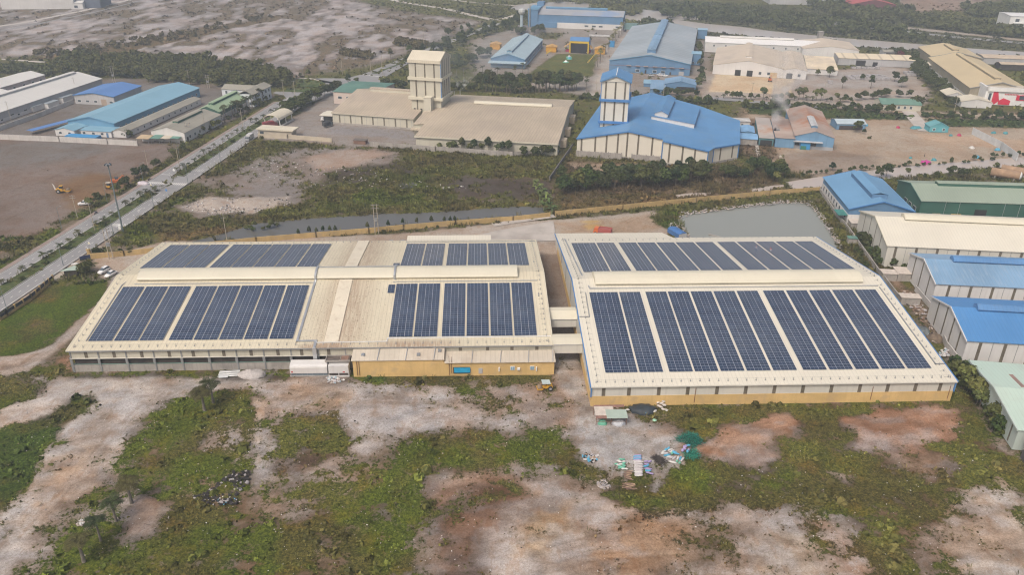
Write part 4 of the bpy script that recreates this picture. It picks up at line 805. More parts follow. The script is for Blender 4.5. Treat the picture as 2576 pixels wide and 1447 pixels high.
MB().box(0, wl, 0, 2.2, .2, 2.75).build('wall', WHITEW, b); MB().box(.12, wl/2-.1, -.04, .1, .28, .85).box(wl/2+.1, wl-.12, -.04, .1, .28, .85).build('opening', DARKB, b)
MB().box(-.1, wl+.1, -.12, 2.3, -.1, .2).build('kerb', WHITEW, b)
MB().box(3.2, 3.7, -.03, .05, 1.0, 1.25).build('sign', mat('red_sign', (.45, .03, .03), .6), b)
t = MB().box(-.7, wl+.2, 1.2, 3.4, 3.25, 3.35); o = t.build('tray_roof', mat('dirty_tray', (.11, .09, .08), .9, .4, .8), b)
MB().box(-.8, wl+.3, 1.0, 1.2, 3.2, 3.6).box(-.8, wl+.3, 3.4, 3.5, 3.2, 3.6).box(-.8, -.62, 1.2, 3.4, 3.2, 3.6).box(wl*.55, wl*.55+.1, 1.2, 3.4, 3.36, 3.5).build('tray_rim', CONC2, b)
MB().box(wl*.6, wl*.95, 1.3, 3.3, 3.36, 3.42).build('rusty_sheet', mat('rusty_tin', (.24, .15, .115), .85, .25, .8), b)
# ------------------------------------------------------------------ neighbours on the right
def gslope(e, rdg, half, top=.25): return lambda u: e+(rdg-e)*min(u, 2*half-u)/half-top
shed('blue_roofed_shed', 'blue roofed shed with white windowed side wall beside the pond', 'shed', (123.8, 245.6), -7.2, 21, 32.6, 5.4, 8.4, 'y', BLUEF if False else mat('sky_blue_roof', (.145, .30, .48), .5, .06, .1, streak=('x', .15, (.12, .27, .46)), ribs=('y', .9, .2), fine=.02), BLUEW, trim=BLUET, plinth=(3.4, WHITEW),
     windows=[('l', frange(3, 30, 9), 1.1, 1.3, 2.8)], mon=[(4, 28, 2.6, 1.6, 'gable', mat('sky_blue_roof', (1, 1, 1)), BLUEW)])
MB().box(-3.2, 0, .2, 5.5, 2.9, 3.05).build('lean_to_roof', mat('teal_tin', (.06, .22, .20), .6), bpy.data.objects['blue_roofed_shed'])
shed('green_hall', 'long dark green hall with grey green roof and ridge vent', 'factory hall', (151.2, 251.2), -6, 75, 21.5, 6, 8.6, 'x', GREENR, GREENW, trim=GREENW, mon=[(8.5, 70, 1.5, 1.0, 'box', GREENR, GREENW)],
     posts=[('f', [8.3, 13, 28, 33, 48], .14, GALV)], doors=[('f', 20.5, 4, 3.4, DARK), ('f', 6, 2.6, 1.6, YELLOW), ('f', 12.6, 3.4, 1.6, YELLOW)], windows=[('l', [4, 8, 12], 2.4, .3, 2.6)])
shed('cream_hall', 'long cream hall with rounded ridge vent and dark wall strips beside the lane', 'factory hall', (120.5, 211.3), -8.2, 75, 28.6, 6.9, 10.6, 'x', CREAM2, PALEW, trim=CREAMV, mon=[(8, 70, 1.9, 1.2, 'round', CREAMV, DARKB)],
     strips=[('f', [2.4+5.9*i for i in range(12)], .75, .6, 6.6)]+[('l', [6.5, 12, 17.5, 23], .4, 1.2, gslope(6.9, 10.6, 14.3, .5))], posts=[('f', [5.3+5.9*i for i in range(11)], .1, STEEL)])
shed('white_walled_shed', 'white walled shed with patchy faded blue roof and round blue ridge vent', 'shed', (121.7, 185.9), -7.6, 55, 19.8, 6.9, 9.6, 'x', BLUEF, WHITEW, trim=WHITEW, mon=[(7, 30, 1.3, 1.2, 'round', BLUER, BLUEW)],
     strips=[('f', [3.5+5.6*i for i in range(9)], .7, .5, 6.5), ('l', [4.5, 10, 15.3], .6, .8, gslope(6.9, 9.6, 9.9, .5))], posts=[('f', [6.3+5.6*i for i in range(8)], .1, STEEL)])
shed('white_walled_shed', 'white walled shed with vivid blue roof and bright blue ridge vent', 'shed', (114.0, 156.9), -8.2, 55, 22.6, 6.4, 9.3, 'x', mat('vivid_blue_roof', (.08, .23, .48), .5, .08, .06, streak=('y', .25, (.15, .30, .52)), ribs=('x', .9, .15), fine=.02), WHITEW, trim=WHITEW, mon=[(5.5, 40, 1.3, 1.2, 'round', BLUER, BLUEW)],
     strips=[('f', [3.1+5.6*i for i in range(9)], .75, .4, 6.0), ('l', [4, 8.5, 13, 18], .6, .6, gslope(6.4, 9.3, 11.3, .5))], posts=[('f', [5.9+5.6*i for i in range(8)], .1, STEEL)])
m_ = shed('mint_shed', 'pale mint green shed with brown roof skylights beside the bushes', 'shed', (106.6, 124.6), -10.5, 45, 26, 4.9, 6.4, 'x', MINT, MINTW, trim=MINTW, strips=[('l', [2.5, 9, 17.5, 23.5], .5, .4, gslope(4.9, 6.4, 13, .3))])
for u in (5.5, 13, 20.5):
    MB().loft([(u, 3.5, 4.9+1.5*3.5/13+.17), (u+.9, 3.5, 4.9+1.5*3.5/13+.17), (u+.9, 3.5, 5.0+1.5*3.5/13+.14), (u, 3.5, 5.0+1.5*3.5/13+.14)], [(u, 11.5, 4.9+1.5*11.5/13+.17), (u+.9, 11.5, 4.9+1.5*11.5/13+.17), (u+.9, 11.5, 5.0+1.5*11.5/13+.14), (u, 11.5, 5.0+1.5*11.5/13+.14)]).build('skylight', BROWNT, m_)
    MB().loft([(u, 13.8, 6.4-1.5*.8/13+.17), (u+.9, 13.8, 6.4-1.5*.8/13+.17), (u+.9, 13.8, 6.44-1.5*.8/13+.17), (u, 13.8, 6.44-1.5*.8/13+.17)], [(u, 20, 6.4-1.5*7/13+.17), (u+.9, 20, 6.4-1.5*7/13+.17), (u+.9, 20, 6.44-1.5*7/13+.17), (u, 20, 6.44-1.5*7/13+.17)]).build('skylight', BROWNT, m_)
shed('cream_shed', 'cream roofed shed over a dark louvred base at the field corner', 'shed', (104.6, 108.5), -10, 30, 14, 5.2, 5.9, 'x', CREAM2, PALEW, plinth=(1.8, mat('dark_louvre', (.10, .09, .095), .8)))
# ------------------------------------------------------------------ cream tower factory
f_ = shed('tower_factory', 'cream factory with stained tan roofs and a tall square cream tower', 'factory', (-69.4, 376.0), -15.9, 40.5, 53.6, 5.2, 9.6, 'x', TANR, CREAMW, .5, .5, gutter=CREAMV, plinth=(.7, CONC2), mon=[(7, 31, 2.0, 1.5, 'box', TANR, CREAMW)],
     strips=[('f', [3.6+5.6*i for i in range(7)], .7, .8, 4.5)], posts=[('f', [.6+5.6*i-.2 for i in range(1, 8)], .1, STEEL)], rp=.58)
fi = Matrix.Rotation(-R(-15.9), 4, 'Z') @ Matrix.Translation((69.4, -376.0, 0))
def FB(x, y, z): return fi @ Vector((x, y, z))
bang = R(-11.4); fb = frame_xy((-27.3, 335.9), bang)
def fbp(x, y, z): q = fb(x, y); return FB(q[0], q[1], z)
BW, BD, BE, BR_ = 61.2, 77.5, 5.0, 8.8; b = MB()
ry = BD*.62
w1 = [(0, 0), (BE, 0), (BR_, ry), (BE+.3, BD), (0, BD)]
b.loft([fbp(0, y, z) for z, y in w1], [fbp(BW, y, z) for z, y in w1]); b.build('wall', CREAMW, f_)
r1 = [(BE-.1, -.6), (BE+.12, -.6), (BR_+.16, ry), (BE+.46, BD+.5), (BE+.2, BD+.5), (BR_, ry)]
MB().loft([fbp(-.5, y, z) for z, y in r1], [fbp(BW+.3, y, z) for z, y in r1]).build('roof', TANR, f_)
MB().loft([fbp(-5.6, 17.5, 0), fbp(0, 17.5, 0), fbp(0, 17.5, 5.9), fbp(-5.6, 17.5, 5.4)], [fbp(-5.6, 40, 0), fbp(0, 40, 0), fbp(0, 40, 8.0), fbp(-5.6, 40, 7.6)]).build('wall', CREAMW, f_)
MB().loft([fbp(-5.9, 17, 5.42), fbp(-.5, 17, 5.95), fbp(-.5, 17, 6.1), fbp(-5.9, 17, 5.56)], [fbp(-4.9, 42, 8.0), fbp(-.5, 42, 8.2), fbp(-.5, 42, 8.35), fbp(-4.9, 42, 8.15)]).build('roof', TANR, f_)
MB().loft([fbp(-7, 15.2, 3.3), fbp(0, 15.2, 3.3), fbp(0, 15.2, 3.42), fbp(-7, 15.2, 3.42)], [fbp(-7, 18, 3.6), fbp(0, 18, 3.6), fbp(0, 18, 3.72), fbp(-7, 18, 3.72)]).build('canopy', TANR, f_)
MB().loft([fbp(-3.6, 17.35, 0), fbp(-.2, 17.35, 0), fbp(-.2, 17.35, 3), fbp(-3.6, 17.35, 3)], [fbp(-3.6, 17.6, 0), fbp(-.2, 17.6, 0), fbp(-.2, 17.6, 3), fbp(-3.6, 17.6, 3)]).build('door', DARK, f_)
MB().loft([fbp(-.5, -.8, BE-.25), fbp(-.5, -.62, BE-.25), fbp(-.5, -.62, BE+.3), fbp(-.5, -.8, BE+.3)], [fbp(BW+.3, -.8, BE-.25), fbp(BW+.3, -.62, BE-.25), fbp(BW+.3, -.62, BE+.3), fbp(BW+.3, -.8, BE+.3)]).build('gutter', CREAMV, f_)
vp = [(-1.9, .5), (-1.9, .9), (-.8, 1.5), (.8, 1.5), (1.9, .9), (1.9, .5)]
MB().loft([fbp(16, ry+y, BR_+z-.35) for y, z in vp], [fbp(BW-8, ry+y, BR_+z-.35) for y, z in vp]).build('ridge_vent', CREAMV, f_)
vp = [(-1.4, -.3), (-1.4, .6), (1.4, .6), (1.4, -.3)]
MB().loft([fbp(16.2, ry+y, BR_+z-.3) for y, z in vp], [fbp(BW-8.2, ry+y, BR_+z-.3) for y, z in vp]).build('vent_wall', DARKB, f_)
rs = MB()
for i in range(12):
    y = 3+i*6.4; h = (BE+(BR_-BE)*y/ry if y < ry else BR_-(BR_-BE-.3)*(y-ry)/(BD-ry))-.3
    rs.loft([fbp(BW, y, .5), fbp(BW+.06, y, .5), fbp(BW+.06, y+.25, .5), fbp(BW, y+.25, .5)], [fbp(BW, y, h), fbp(BW+.06, y, h), fbp(BW+.06, y+.25, h), fbp(BW, y+.25, h)])
rs.build('wall_seam', BLUET, f_)
for y, w in ((12, 5), (30, 5), (52, 6)):
    b = MB(); b.loft([fbp(BW, y, 0), fbp(BW+2.6, y, 0), fbp(BW+2.6, y, 3.2), fbp(BW, y, 3.2)], [fbp(BW, y+w, 0), fbp(BW+2.6, y+w, 0), fbp(BW+2.6, y+w, 3.2), fbp(BW, y+w, 3.2)]); b.build('side_annex', TANR, f_)
# the tower: three storeys, two corbelled bands, roof, small penthouse
ta = R(-15.4); tf = frame_xy((-32.2, 376.2), ta)
def tp(x, y, z): q = tf(x, y); return FB(q[0], q[1], z)
def tbox(m, x0, x1, y0, y1, z0, z1): return m.loft([tp(x0, y0, z0), tp(x1, y0, z0), tp(x1, y1, z0), tp(x0, y1, z0)], [tp(x0, y0, z1), tp(x1, y0, z1), tp(x1, y1, z1), tp(x0, y1, z1)])
TWW, TWD = 15.2, 14.6
m = MB(); tbox(m, .3, TWW-.3, .3, TWD, 5, 11.8); tbox(m, 0, TWW, 0, TWD, 12.9, 20.9); tbox(m, -.15, TWW+.15, -.15, TWD+.15, 22.0, 29.9); m.build('tower_wall', CREAMW, f_)
for z, e in ((11.7, .8), (20.8, .8)): tbox(MB(), -e, TWW+e, -e, TWD+e, z, z+1.3).build('tower_band', CREAMV, f_)
m = MB(); pr = [(-.7, 28.6), (-.7, 30.0), (TWD*.5, 33.0), (TWD+.7, 30.0), (TWD+.7, 28.6), (TWD+.2, 28.6), (TWD+.2, 29.7), (TWD*.5, 32.7), (-.2, 29.7), (-.2, 28.6)]
m.loft([tp(-.6, y, z) for y, z in pr], [tp(TWW+.25, y, z) for y, z in pr]); m.build('tower_roof', CREAM, f_)
m = MB(); gp_ = [(-.15, 29.5), (TWD*.5, 32.7), (TWD+.15, 29.5)]; m.loft([tp(0, y, z) for y, z in gp_], [tp(TWW+.1, y, z) for y, z in gp_]).build('tower_gable', CREAMW, f_)
for z0, z1 in ((22.1, 28.7), (13.1, 20.7)):
    for x in (3.1, 7.6, 12.1): tbox(MB(), x-.3, x+.3, -.22, 0, z0, z1).build('window_strip', STRIP, f_)
    for y in (2.4, 5.4, 8.6, 11.8): tbox(MB(), TWW, TWW+.22, y-.2, y+.2, z0, z1+(1.2 if z0 > 20 else 0)).build('window_strip', STRIP, f_)
tbox(MB(), 2.9, 3.5, .22, .4, 5, 11.6).build('window_strip', STRIP, f_)
tbox(MB(), 14.9, 15.2, -.2, .1, 22, 29.9); tbox(MB(), TWW-.05, TWW+.23, -.24, .02, 13.0, 20.8).build('corner_trim', BLUET, f_); tbox(MB(), TWW+.02, TWW+.24, -.26, .02, 22, 30).build('corner_trim', BLUET, f_)
m = MB(); tbox(m, 7.9, 11.4, -4.2, -.6, 7, 13.6); m.build('penthouse', CREAMW, f_); m = MB(); tbox(m, 7.7, 11.6, -4.4, -.5, 13.6, 13.9); m.build('penthouse_roof', CREAMV, f_)
for x in (1.3, 4.6): tbox(MB(), x, x+.9, .2, .32, 6.2, 7.4).build('window', DARK, f_)
shed('white_canopy', 'white lean-to canopy on the left gable of the cream factory', 'canopy', (-75.5, 377.5), -15.9, 6, 8.5, 3.6, 3.9, 'x', CREAM2, PALEW, z0=3.3)
# pink office with green roof
shed('pink_office', 'pale pink office block with flat green roof behind cream factory', 'office', (-75.2, 415.5), -14, 24, 26, 6.2, 7.0, 'x', mat('dull_green_roof', (.10, .20, .165), .7, .1, .1), mat('pink_wall', (.56, .47, .42), .8, .05), windows=[('f', [3.5, 8, 12.5], 2, 2.8, 4.0)])
# ------------------------------------------------------------------ blue tower factory
g_ = thing('tower_factory', 'blue roofed factory with cream walls and a slim blue banded tower', 'factory', (0, 0, 0))
P_ = {k: v for k, v in dict(FL=(41.1, 325.6), AP=(61.6, 319.4), ST=(74.7, 315.1), S2=(74.3, 311.9), FR=(92.0, 307.3), R0=(95.6, 312.2), R1=(108.0, 318.7), R2=(118.6, 354.5), R3=(105.5, 374.5), BA=(84.5, 388.5), BL=(59.5, 384.5)).items()}
HT_ = dict(FL=6.8, AP=11.6, ST=9.7, S2=9.7, FR=6.7, R0=6.7, R1=6.4, R2=6.6, R3=8.2, BA=11.6, BL=6.8)
seq = ['FL', 'AP', 'ST', 'S2', 'FR', 'R0', 'R1', 'R2', 'R3', 'BA', 'BL']
m = MB()
for a_, b_ in zip(seq, seq[1:]+seq[:1]): m.poly([(*P_[a_], .6), (*P_[b_], .6), (*P_[b_], HT_[b_]), (*P_[a_], HT_[a_])])
m.build('wall', mat('ivory_wall', (.635, .60, .52), .65, .05, .1, streak=('z', .2, (.5, .46, .38)), fine=.02), g_)
def op(k, e=.5):
    c = Vector((80, 348)); q = Vector(P_[k]); return q+(q-c).normalized()*e
def slab(m, ks, th=.22):
    top = [(*op(k), HT_[k]+th) for k in ks]; bot = [(*op(k), HT_[k]+.02) for k in ks]; m.loft(bot, top); return m
BLUE4 = mat('mid_blue_roof', (.10, .245, .46), .5, .08, .08, fine=.02, streak=('y', .3, (.15, .28, .43)), dirt=(.16, .27, .40), dirt_amt=.4, dirt_scale=.12)
m = MB(); slab(m, ['FL', 'AP', 'BA', 'BL']); slab(m, ['AP', 'ST', 'S2', 'R3', 'BA']); slab(m, ['S2', 'FR', 'R0', 'R3']) ; slab(m, ['R0', 'R1', 'R2', 'R3']); m.build('roof', BLUE4, g_)
m = MB()
for a_, b_ in (('FL', 'AP'), ('AP', 'ST'), ('S2', 'FR'), ('R0', 'R1')):
    pa, pb = op(a_), op(b_); m.loft([(*pa, HT_[a_]-.25), (*(pa+Vector((0, -.15))), HT_[a_]-.25), (*(pa+Vector((0, -.15))), HT_[a_]+.3), (*pa, HT_[a_]+.3)], [(*pb, HT_[b_]-.25), (*(pb+Vector((0, -.15))), HT_[b_]-.25), (*(pb+Vector((0, -.15))), HT_[b_]+.3), (*pb, HT_[b_]+.3)])
m.build('verge_trim', BLUET, g_)
def wstrip(a_, b_, f, half=.35, z0=.9):
    A, B = Vector(P_[a_]), Vector(P_[b_]); d = (B-A).normalized(); n = Vector((d.y, -d.x))*.06; q = A.lerp(B, f); h = HT_[a_]+(HT_[b_]-HT_[a_])*f-.3
    MB().loft([(*(q-d*half), z0), (*(q+d*half), z0), (*(q+d*half), h), (*(q-d*half), h)], [(*(q-d*half+n), z0), (*(q+d*half+n), z0), (*(q+d*half+n), h), (*(q-d*half+n), h)]).build('window_strip', STRIP, g_)
for f in (.09, .36, .58, .80, .98): wstrip('FL', 'AP', f)
for f in (.30, .72): wstrip('AP', 'ST', f)
for f in (.16, .45, .72): wstrip('S2', 'FR', f)
for f in (.28, .76): wstrip('R0', 'R1', f)
for k in ('FR', 'R0', 'R1', 'S2'):
    x, y = P_[k]; MB().box(x-.18, x+.18, y-.2, y+.1, .6, HT_[k]-.2).build('corner_trim', BLUET, g_)
m = MB(); m.poly([(*P_['R0'], -.2), (*P_['R1'], -.2), (*P_['R1'], .9), (*P_['R0'], .9)]); c0 = Vector((80, 348))
m = MB().prism([tuple(op(k, .12)) for k in seq], -.3, .62); m.build('plinth', CONC2, g_)
# raised clerestory
_v = Vector((.95, -.313)); _w = Vector((.313, .95)); _o = Vector((75.2, 341.4))
def cq(a, b, z): q = _o+_v*a+_w*b; return (q.x, q.y, z)
rz = lambda a: 11.2-.132*a
MB().loft([cq(0, 0, 8), cq(18.6, 0, 6), cq(18.6, 32, 6), cq(0, 32, 8)], [cq(0, 0, rz(0)+1.2), cq(18.6, 0, rz(18.6)+1.5), cq(18.6, 32, rz(18.6)+1.5), cq(0, 32, rz(0)+1.2)]).build('clerestory_wall', WHITEW, g_)
MB().loft([cq(-.3, -.3, rz(0)+1.2), cq(18.9, -.3, rz(18.6)+1.5), cq(18.9, 32, rz(18.6)+1.5), cq(-.3, 32, rz(0)+1.2)], [cq(-.3, -.3, rz(0)+1.4), cq(18.9, -.3, rz(18.6)+1.7), cq(18.9, 32, rz(18.6)+1.7), cq(-.3, 32, rz(0)+1.4)]).build('clerestory_roof', BLUE4, g_)
gpf = [(1.2, 9), (1.2, 13.6), (4.0, 14.7), (6.8, 13.4), (6.8, 9)]
MB().loft([cq(a, 1.0, z) for a, z in gpf], [cq(a, 32, z) for a, z in gpf]).build('clerestory_wall', WHITEW, g_)
gpr = [(.8, 13.4), (4.0, 14.7), (7.2, 13.2), (7.2, 13.45), (4.0, 14.98), (.8, 13.65)]
MB().loft([cq(a, .6, z) for a, z in gpr], [cq(a, 32.3, z) for a, z in gpr]).build('clerestory_roof', BLUE4, g_)
# its tower
bt = frame_xy((51.8, 336.9), R(-11.5)); IV = MATS['ivory_wall']
def bp_(x, y, z): q = bt(x, y); return Vector((q[0], q[1], z))
def bbox(m, x0, x1, y0, y1, z0, z1): return m.loft([bp_(x0, y0, z0), bp_(x1, y0, z0), bp_(x1, y1, z0), bp_(x0, y1, z0)], [bp_(x0, y0, z1), bp_(x1, y0, z1), bp_(x1, y1, z1), bp_(x0, y1, z1)])
m = MB(); bbox(m, .3, 11.1, .3, 14, 5, 10.6); bbox(m, 0, 11.9, 0, 14.6, 11.4, 20.0); bbox(m, 0, 11.9, 0, 14.6, 21, 28.4); m.build('tower_wall', IV, g_)
for z in (10.6, 20.0): bbox(MB(), -.7, 12.6, -.7, 15.3, z, z+1.0).build('tower_band', BLUET, g_)
m = MB(); pr = [(0, 28.3), (5.95, 30.6), (11.9, 28.3)]; m.loft([bp_(x, -.3, z) for x, z in pr], [bp_(x, 14.8, z) for x, z in pr]).build('tower_gable', IV, g_)
m = MB(); pr = [(-.7, 28.0), (-.7, 28.7), (5.95, 31.3), (12.6, 28.7), (12.6, 28.0), (5.95, 30.7)]; m.loft([bp_(x, -.9, z) for x, z in pr], [bp_(x, 15.4, z) for x, z in pr]).build('tower_roof', BLUE4, g_)
bbox(MB(), 5.8, 6.1, -1.0, 15.5, 31.25, 31.42).build('ridge_cap', WHITEP, g_)
for z0, z1 in ((5.5, 10.5), (11.6, 19.9), (21.1, 28.3)):
    for x in (1.9, 5.95, 10.0): bbox(MB(), x-.35, x+.35, -.07, .4, z0, z1+(1.9 if x == 5.95 and z0 > 20 else .3 if z0 > 20 else 0)).build('window_strip', STRIP, g_)
    for y in (4, 8, 12): bbox(MB(), 11.5, 11.97, y-.25, y+.25, z0, z1).build('window_strip', STRIP, g_)
    for x, y in ((0, 0), (11.9, 0)): bbox(MB(), x-.12, x+.12, y-.12, y+.12, z0, z1).build('corner_trim', BLUET, g_)
bbox(MB(), 0, 11.6, -1.1, 0, 6.9, 7.8).build('tower_skirt', BLUET, g_)
MB().box(0, .4, 0, .4, 0, 1).mesh('x', STEEL)
# ------------------------------------------------------------------ left compound
shed('white_workshop', 'very long white workshop with raised ridge vent along the compound', 'workshop', (-236.5, 326.0), 77.8, 131, 28, 4.6, 7.6, 'x', WHITER, GREYW, trim=WHITEW, mon=[(2, 128, 1.5, .9, 'box', WHITER, GREYW)], plinth=(1.5, WHITEW),
     doors=[('f', u, 2, 2, DARKB) for u in (62, 71, 88, 104)], windows=[('f', [55, 66, 78, 96, 112, 120], 1.2, .6, 1.3)])
shed('white_shed', 'white shed with pink-grey side wall behind the long white workshop', 'shed', (-252.5, 432), 77, 34, 17, 4.4, 6.2, 'x', WHITER, mat('pinkish_wall', (.50, .44, .43), .8, .12), windows=[('f', [4, 10, 17, 24, 30], 1.6, 1.2, 2.8)])
shed('white_shed', 'low white shed nearest left edge, half hidden by long white workshop', 'shed', (-252.5, 395), 77, 34, 15, 3.4, 4.8, 'x', WHITER, GREYW)
shed('grey_workshop', 'grey walled workshop under a deep blue roof', 'workshop', (-206.6, 415.2), -10.6, 21.9, 25, 4.6, 6.2, 'y', mat('deep_blue_roof', (.10, .215, .475), .5, .06, .1, ribs=('y', .9, .2), fine=.02), GREYW, trim=BLUET, windows=[('f', [2.5, 7, 11.5, 20], 1.7, 1.2, 2.2)], doors=[('f', 16, 3, 3.0, mat('tan_shutter', (.38, .30, .24), .7))], awnings=())
shed('blue_factory_hall', 'long light blue hall with shallow gabled roof in left compound', 'factory hall', (-187.2, 365.2), -12.4, 23.2, 73.5, 4.4, 6.8, 'y', mat('azure_roof', (.20, .37, .48), .5, .06, .06, streak=('x', .25, (.27, .49, .62)), ribs=('y', .9, .18), fine=.02), LBLUEW, trim=LBLUEW,
     windows=[('r', frange(4, 70, 16), 1.0, 1.2, 2.2)], mon=None)
shed('blue_annex', 'small white annex with blue gabled roof before light blue hall', 'annex', (T(0, 0, 565, 1360).x, T(0, 0, 565, 1360).y), -12.4, 9.5, 9, 2.7, 3.7, 'y', MATS['azure_roof'], WHITEW, windows=[('f', [2.5, 7], 1.3, 1.0, 1.9)])
shed('blue_annex', 'long low white annex with flat blue roof before light blue hall', 'annex', (T(0, 0, 820, 1362).x, T(0, 0, 820, 1362).y), -12.4, 15, 7.5, 2.6, 2.9, 'x', MATS['azure_roof'], WHITEW, windows=[('f', [1.6, 6.2, 10.5], 1.3, 1.0, 1.9)], doors=[('f', 13, 1, 2, BLUEW)])
o_ = T(0, 0, 1270, 1385)
shed('grey_green_shed', 'long narrow grey green roofed shed beside the light blue hall', 'shed', (o_.x, o_.y), 77.6, 64, 6.4, 2.7, 3.7, 'x', GREYFL, WHITEW, windows=[('f', frange(4, 60, 12), .9, 1.0, 1.9)])
shed('olive_roofed_workshop', 'white walled workshop with olive grey roof and ridge vent', 'workshop', (-143.6, 347.6), -12.1, 15.8, 32, 4.4, 6.6, 'y', GREYFL, WHITEW, plinth=None, mon=[(7, 28, 1.4, .9, 'box', GREYFL, GREENW)], windows=[('r', frange(4, 29, 7), 1.1, 1.2, 2.4)], doors=[('r', 2, 1.2, 2.1, DARK)])
shed('green_roofed_workshop', 'green gabled workshop with pale green roof behind the palms', 'workshop', (-135.5, 383.5), -11, 12, 31.6, 4.4, 6.6, 'y', mat('pale_green_roof', (.30, .40, .26), .6, .07, .06, ribs=('y', .9, .18)), GREENW, plinth=(2.4, WHITEW), mon=[(4, 30, 1.2, .9, 'box', mat('pale_green_roof', (1, 1, 1)), GREENW)])
of_ = shed('white_office', 'two storey white office with grey hipped roof wings', 'office', (-133.6, 421.0), -12, 17.5, 9, 6.4, 7.9, 'x', GREYFL, mat('office_white', (.63, .66, .69), .8, .04), windows=[('f', [2.5, 6, 11], 1.1, 4.1, 5.5), ('f', [2.5, 6, 11], 1.1, 1.0, 2.4)], rp=.5)
ow = MB().box(14, 21.5, -8.5, 12, 0, 6.4); ow.build('wall', MATS['office_white'], of_)
MB().yprof([(13.4, 6.35), (13.4, 6.5), (17.75, 8.2), (22.1, 6.5), (22.1, 6.35), (17.75, 8.05)], -9.2, 12.6).build('roof', GREYFL, of_)
for y in (-6, -2, 2, 6, 9.5):
    for z in (1.0, 4.1): fr = MB().box(21.45, 21.56, y-.6, y+.6, z, z+1.4).build('window', GLASS, of_)
for x in (15.6, 19.6):
    for z in (1.0, 4.1): MB().box(x-.6, x+.6, -8.56, -8.4, z, z+1.4).build('window', GLASS, of_)
cols = [mat('tan_tin', (.47, .36, .23), .7), mat('teal_roof_tin', (.12, .24, .20), .7), mat('cream_tin', (.50, .45, .37), .7), mat('teal_roof_tin', (.12, .24, .20), .7)]
for i, (xa, xb, l) in enumerate(((1380, 1515, 'tan roofed stall leftmost in the row behind the white wall'), (1520, 1620, 'teal roofed stall second in the row behind the white wall'), (1625, 1720, 'cream roofed stall third in the row behind the white wall'), (1722, 1815, 'teal roofed stall rightmost in the row, beside the workshop'))):
    a_, b_ = T(0, 0, xa, 1440), T(0, 0, xb, 1440); w_ = (b_-a_).length
    t_ = thing('market_stall', l, 'stall', a_, R(-12), 'row of small stalls behind the white wall')
    MB().loft([(0, -.4, 2.3), (w_, -.4, 2.3), (w_, -.4, 2.42), (0, -.4, 2.42)], [(0, 4, 2.8), (w_, 4, 2.8), (w_, 4, 2.92), (0, 4, 2.92)]).build('roof', cols[i], t_)
    MB().box(.1, w_-.1, 3.6, 3.8, 0, 2.6).build('back_wall', GREYW, t_)
    for x in (.1, w_-.25): MB().box(x, x+.15, -.2, -.05, 0, 2.3).build('post', STEEL, t_)
def wall_run(name, label, pts, h, th, m, cap=None, cat='wall', post=None, z=-.3):
    t = thing(name, label, cat, (pts[0][0], pts[0][1], 0)); o = Vector(pts[0][:2]); b, pm = MB(), MB()
    for p, q in zip(pts, pts[1:]):
        p, q = Vector(p[:2]), Vector(q[:2]); d = (q-p).normalized(); n = Vector((-d.y, d.x))*th/2
        b.loft([(*(p-o+n), z), (*(p-o-n), z), (*(p-o-n), h), (*(p-o+n), h)], [(*(q-o+n), z), (*(q-o-n), z), (*(q-o-n), h), (*(q-o+n), h)])
        if post:
            L_ = (q-p).length; k = max(1, int(L_/post[0]))
            for i in range(k+1):
                c = p.lerp(q, i/k)-o; s = post[1]/2; pm.prism([(c.x-s, c.y-s), (c.x+s, c.y-s), (c.x+s, c.y+s), (c.x-s, c.y+s)], z, h+post[2])
    b.build('wall_panel', m, t)
    if post: pm.build('pier', post[3] if len(post) > 3 else m, t)
    return t
TT = lambda c, r, *ps: [T(c, r, x, y) for x, y in ps]
WALLW = mat('white_wall_dirty', (.52, .50, .48), .9, .1, .3, streak=('z', .5, (.33, .31, .29)))
wall_run('compound_wall', 'long dirty white wall between brown field and left compound', TT(0, 0, (-40, 1395), (600, 1420), (1085, 1446), (1380, 1462)), 2.2, .25, WALLW, post=(4, .35, .06))
wall_run('compound_wall', 'cream wall dividing white workshop yard from gravel court', TT(0, 0, (-20, 1315), (400, 1170), (740, 1035)), 2.0, .25, WALLW, post=(4, .35, .06))
# ------------------------------------------------------------------ far centre works
c3 = shed('blue_factory_hall', 'huge grey roofed blue hall with two ridge vents and white doors', 'factory hall', (80.7, 498.6), -15.6, 49, 143, 6.8, 11.2, 'y', mat('grey_blue_roof_y', (.315, .36, .39), .6, .14, .035, streak=('x', .5, (.24, .30, .36)), ribs=('y', 6.0, .35), dirt=(.42, .44, .45), dirt_amt=.55, dirt_scale=.05, fine=.02), BLUEW, trim=LBLUEW, mon=[(8, 62, 2.6, 2.6, 'box', BLUEF, BLUEW), (66, 138, 2.6, 2.6, 'box', BLUEF, BLUEW)],
     windows=[('f', [17.5, 28, 33], 2.3, .7, 2.1)], doors=[('f', 22.5, 1.0, 2.0, DARK), ('f', 37.5, 1.0, 1.6, DARK), ('f', 44, 3, 2.2, GREYW)])
MB().box(0, 49, -.12, .05, 3.9, 4.2).build('wall_band', mat('rust_band', (.20, .16, .20), .8), c3)
for u in (12, 17.5, 22.5, 28, 33.2, 38.3, 44): MB().box(u-1.4, u+1.4, -1.3, 0, 4.3, 4.5).build('door_canopy', mat('rusty_canopy', (.33, .25, .22), .8), c3)
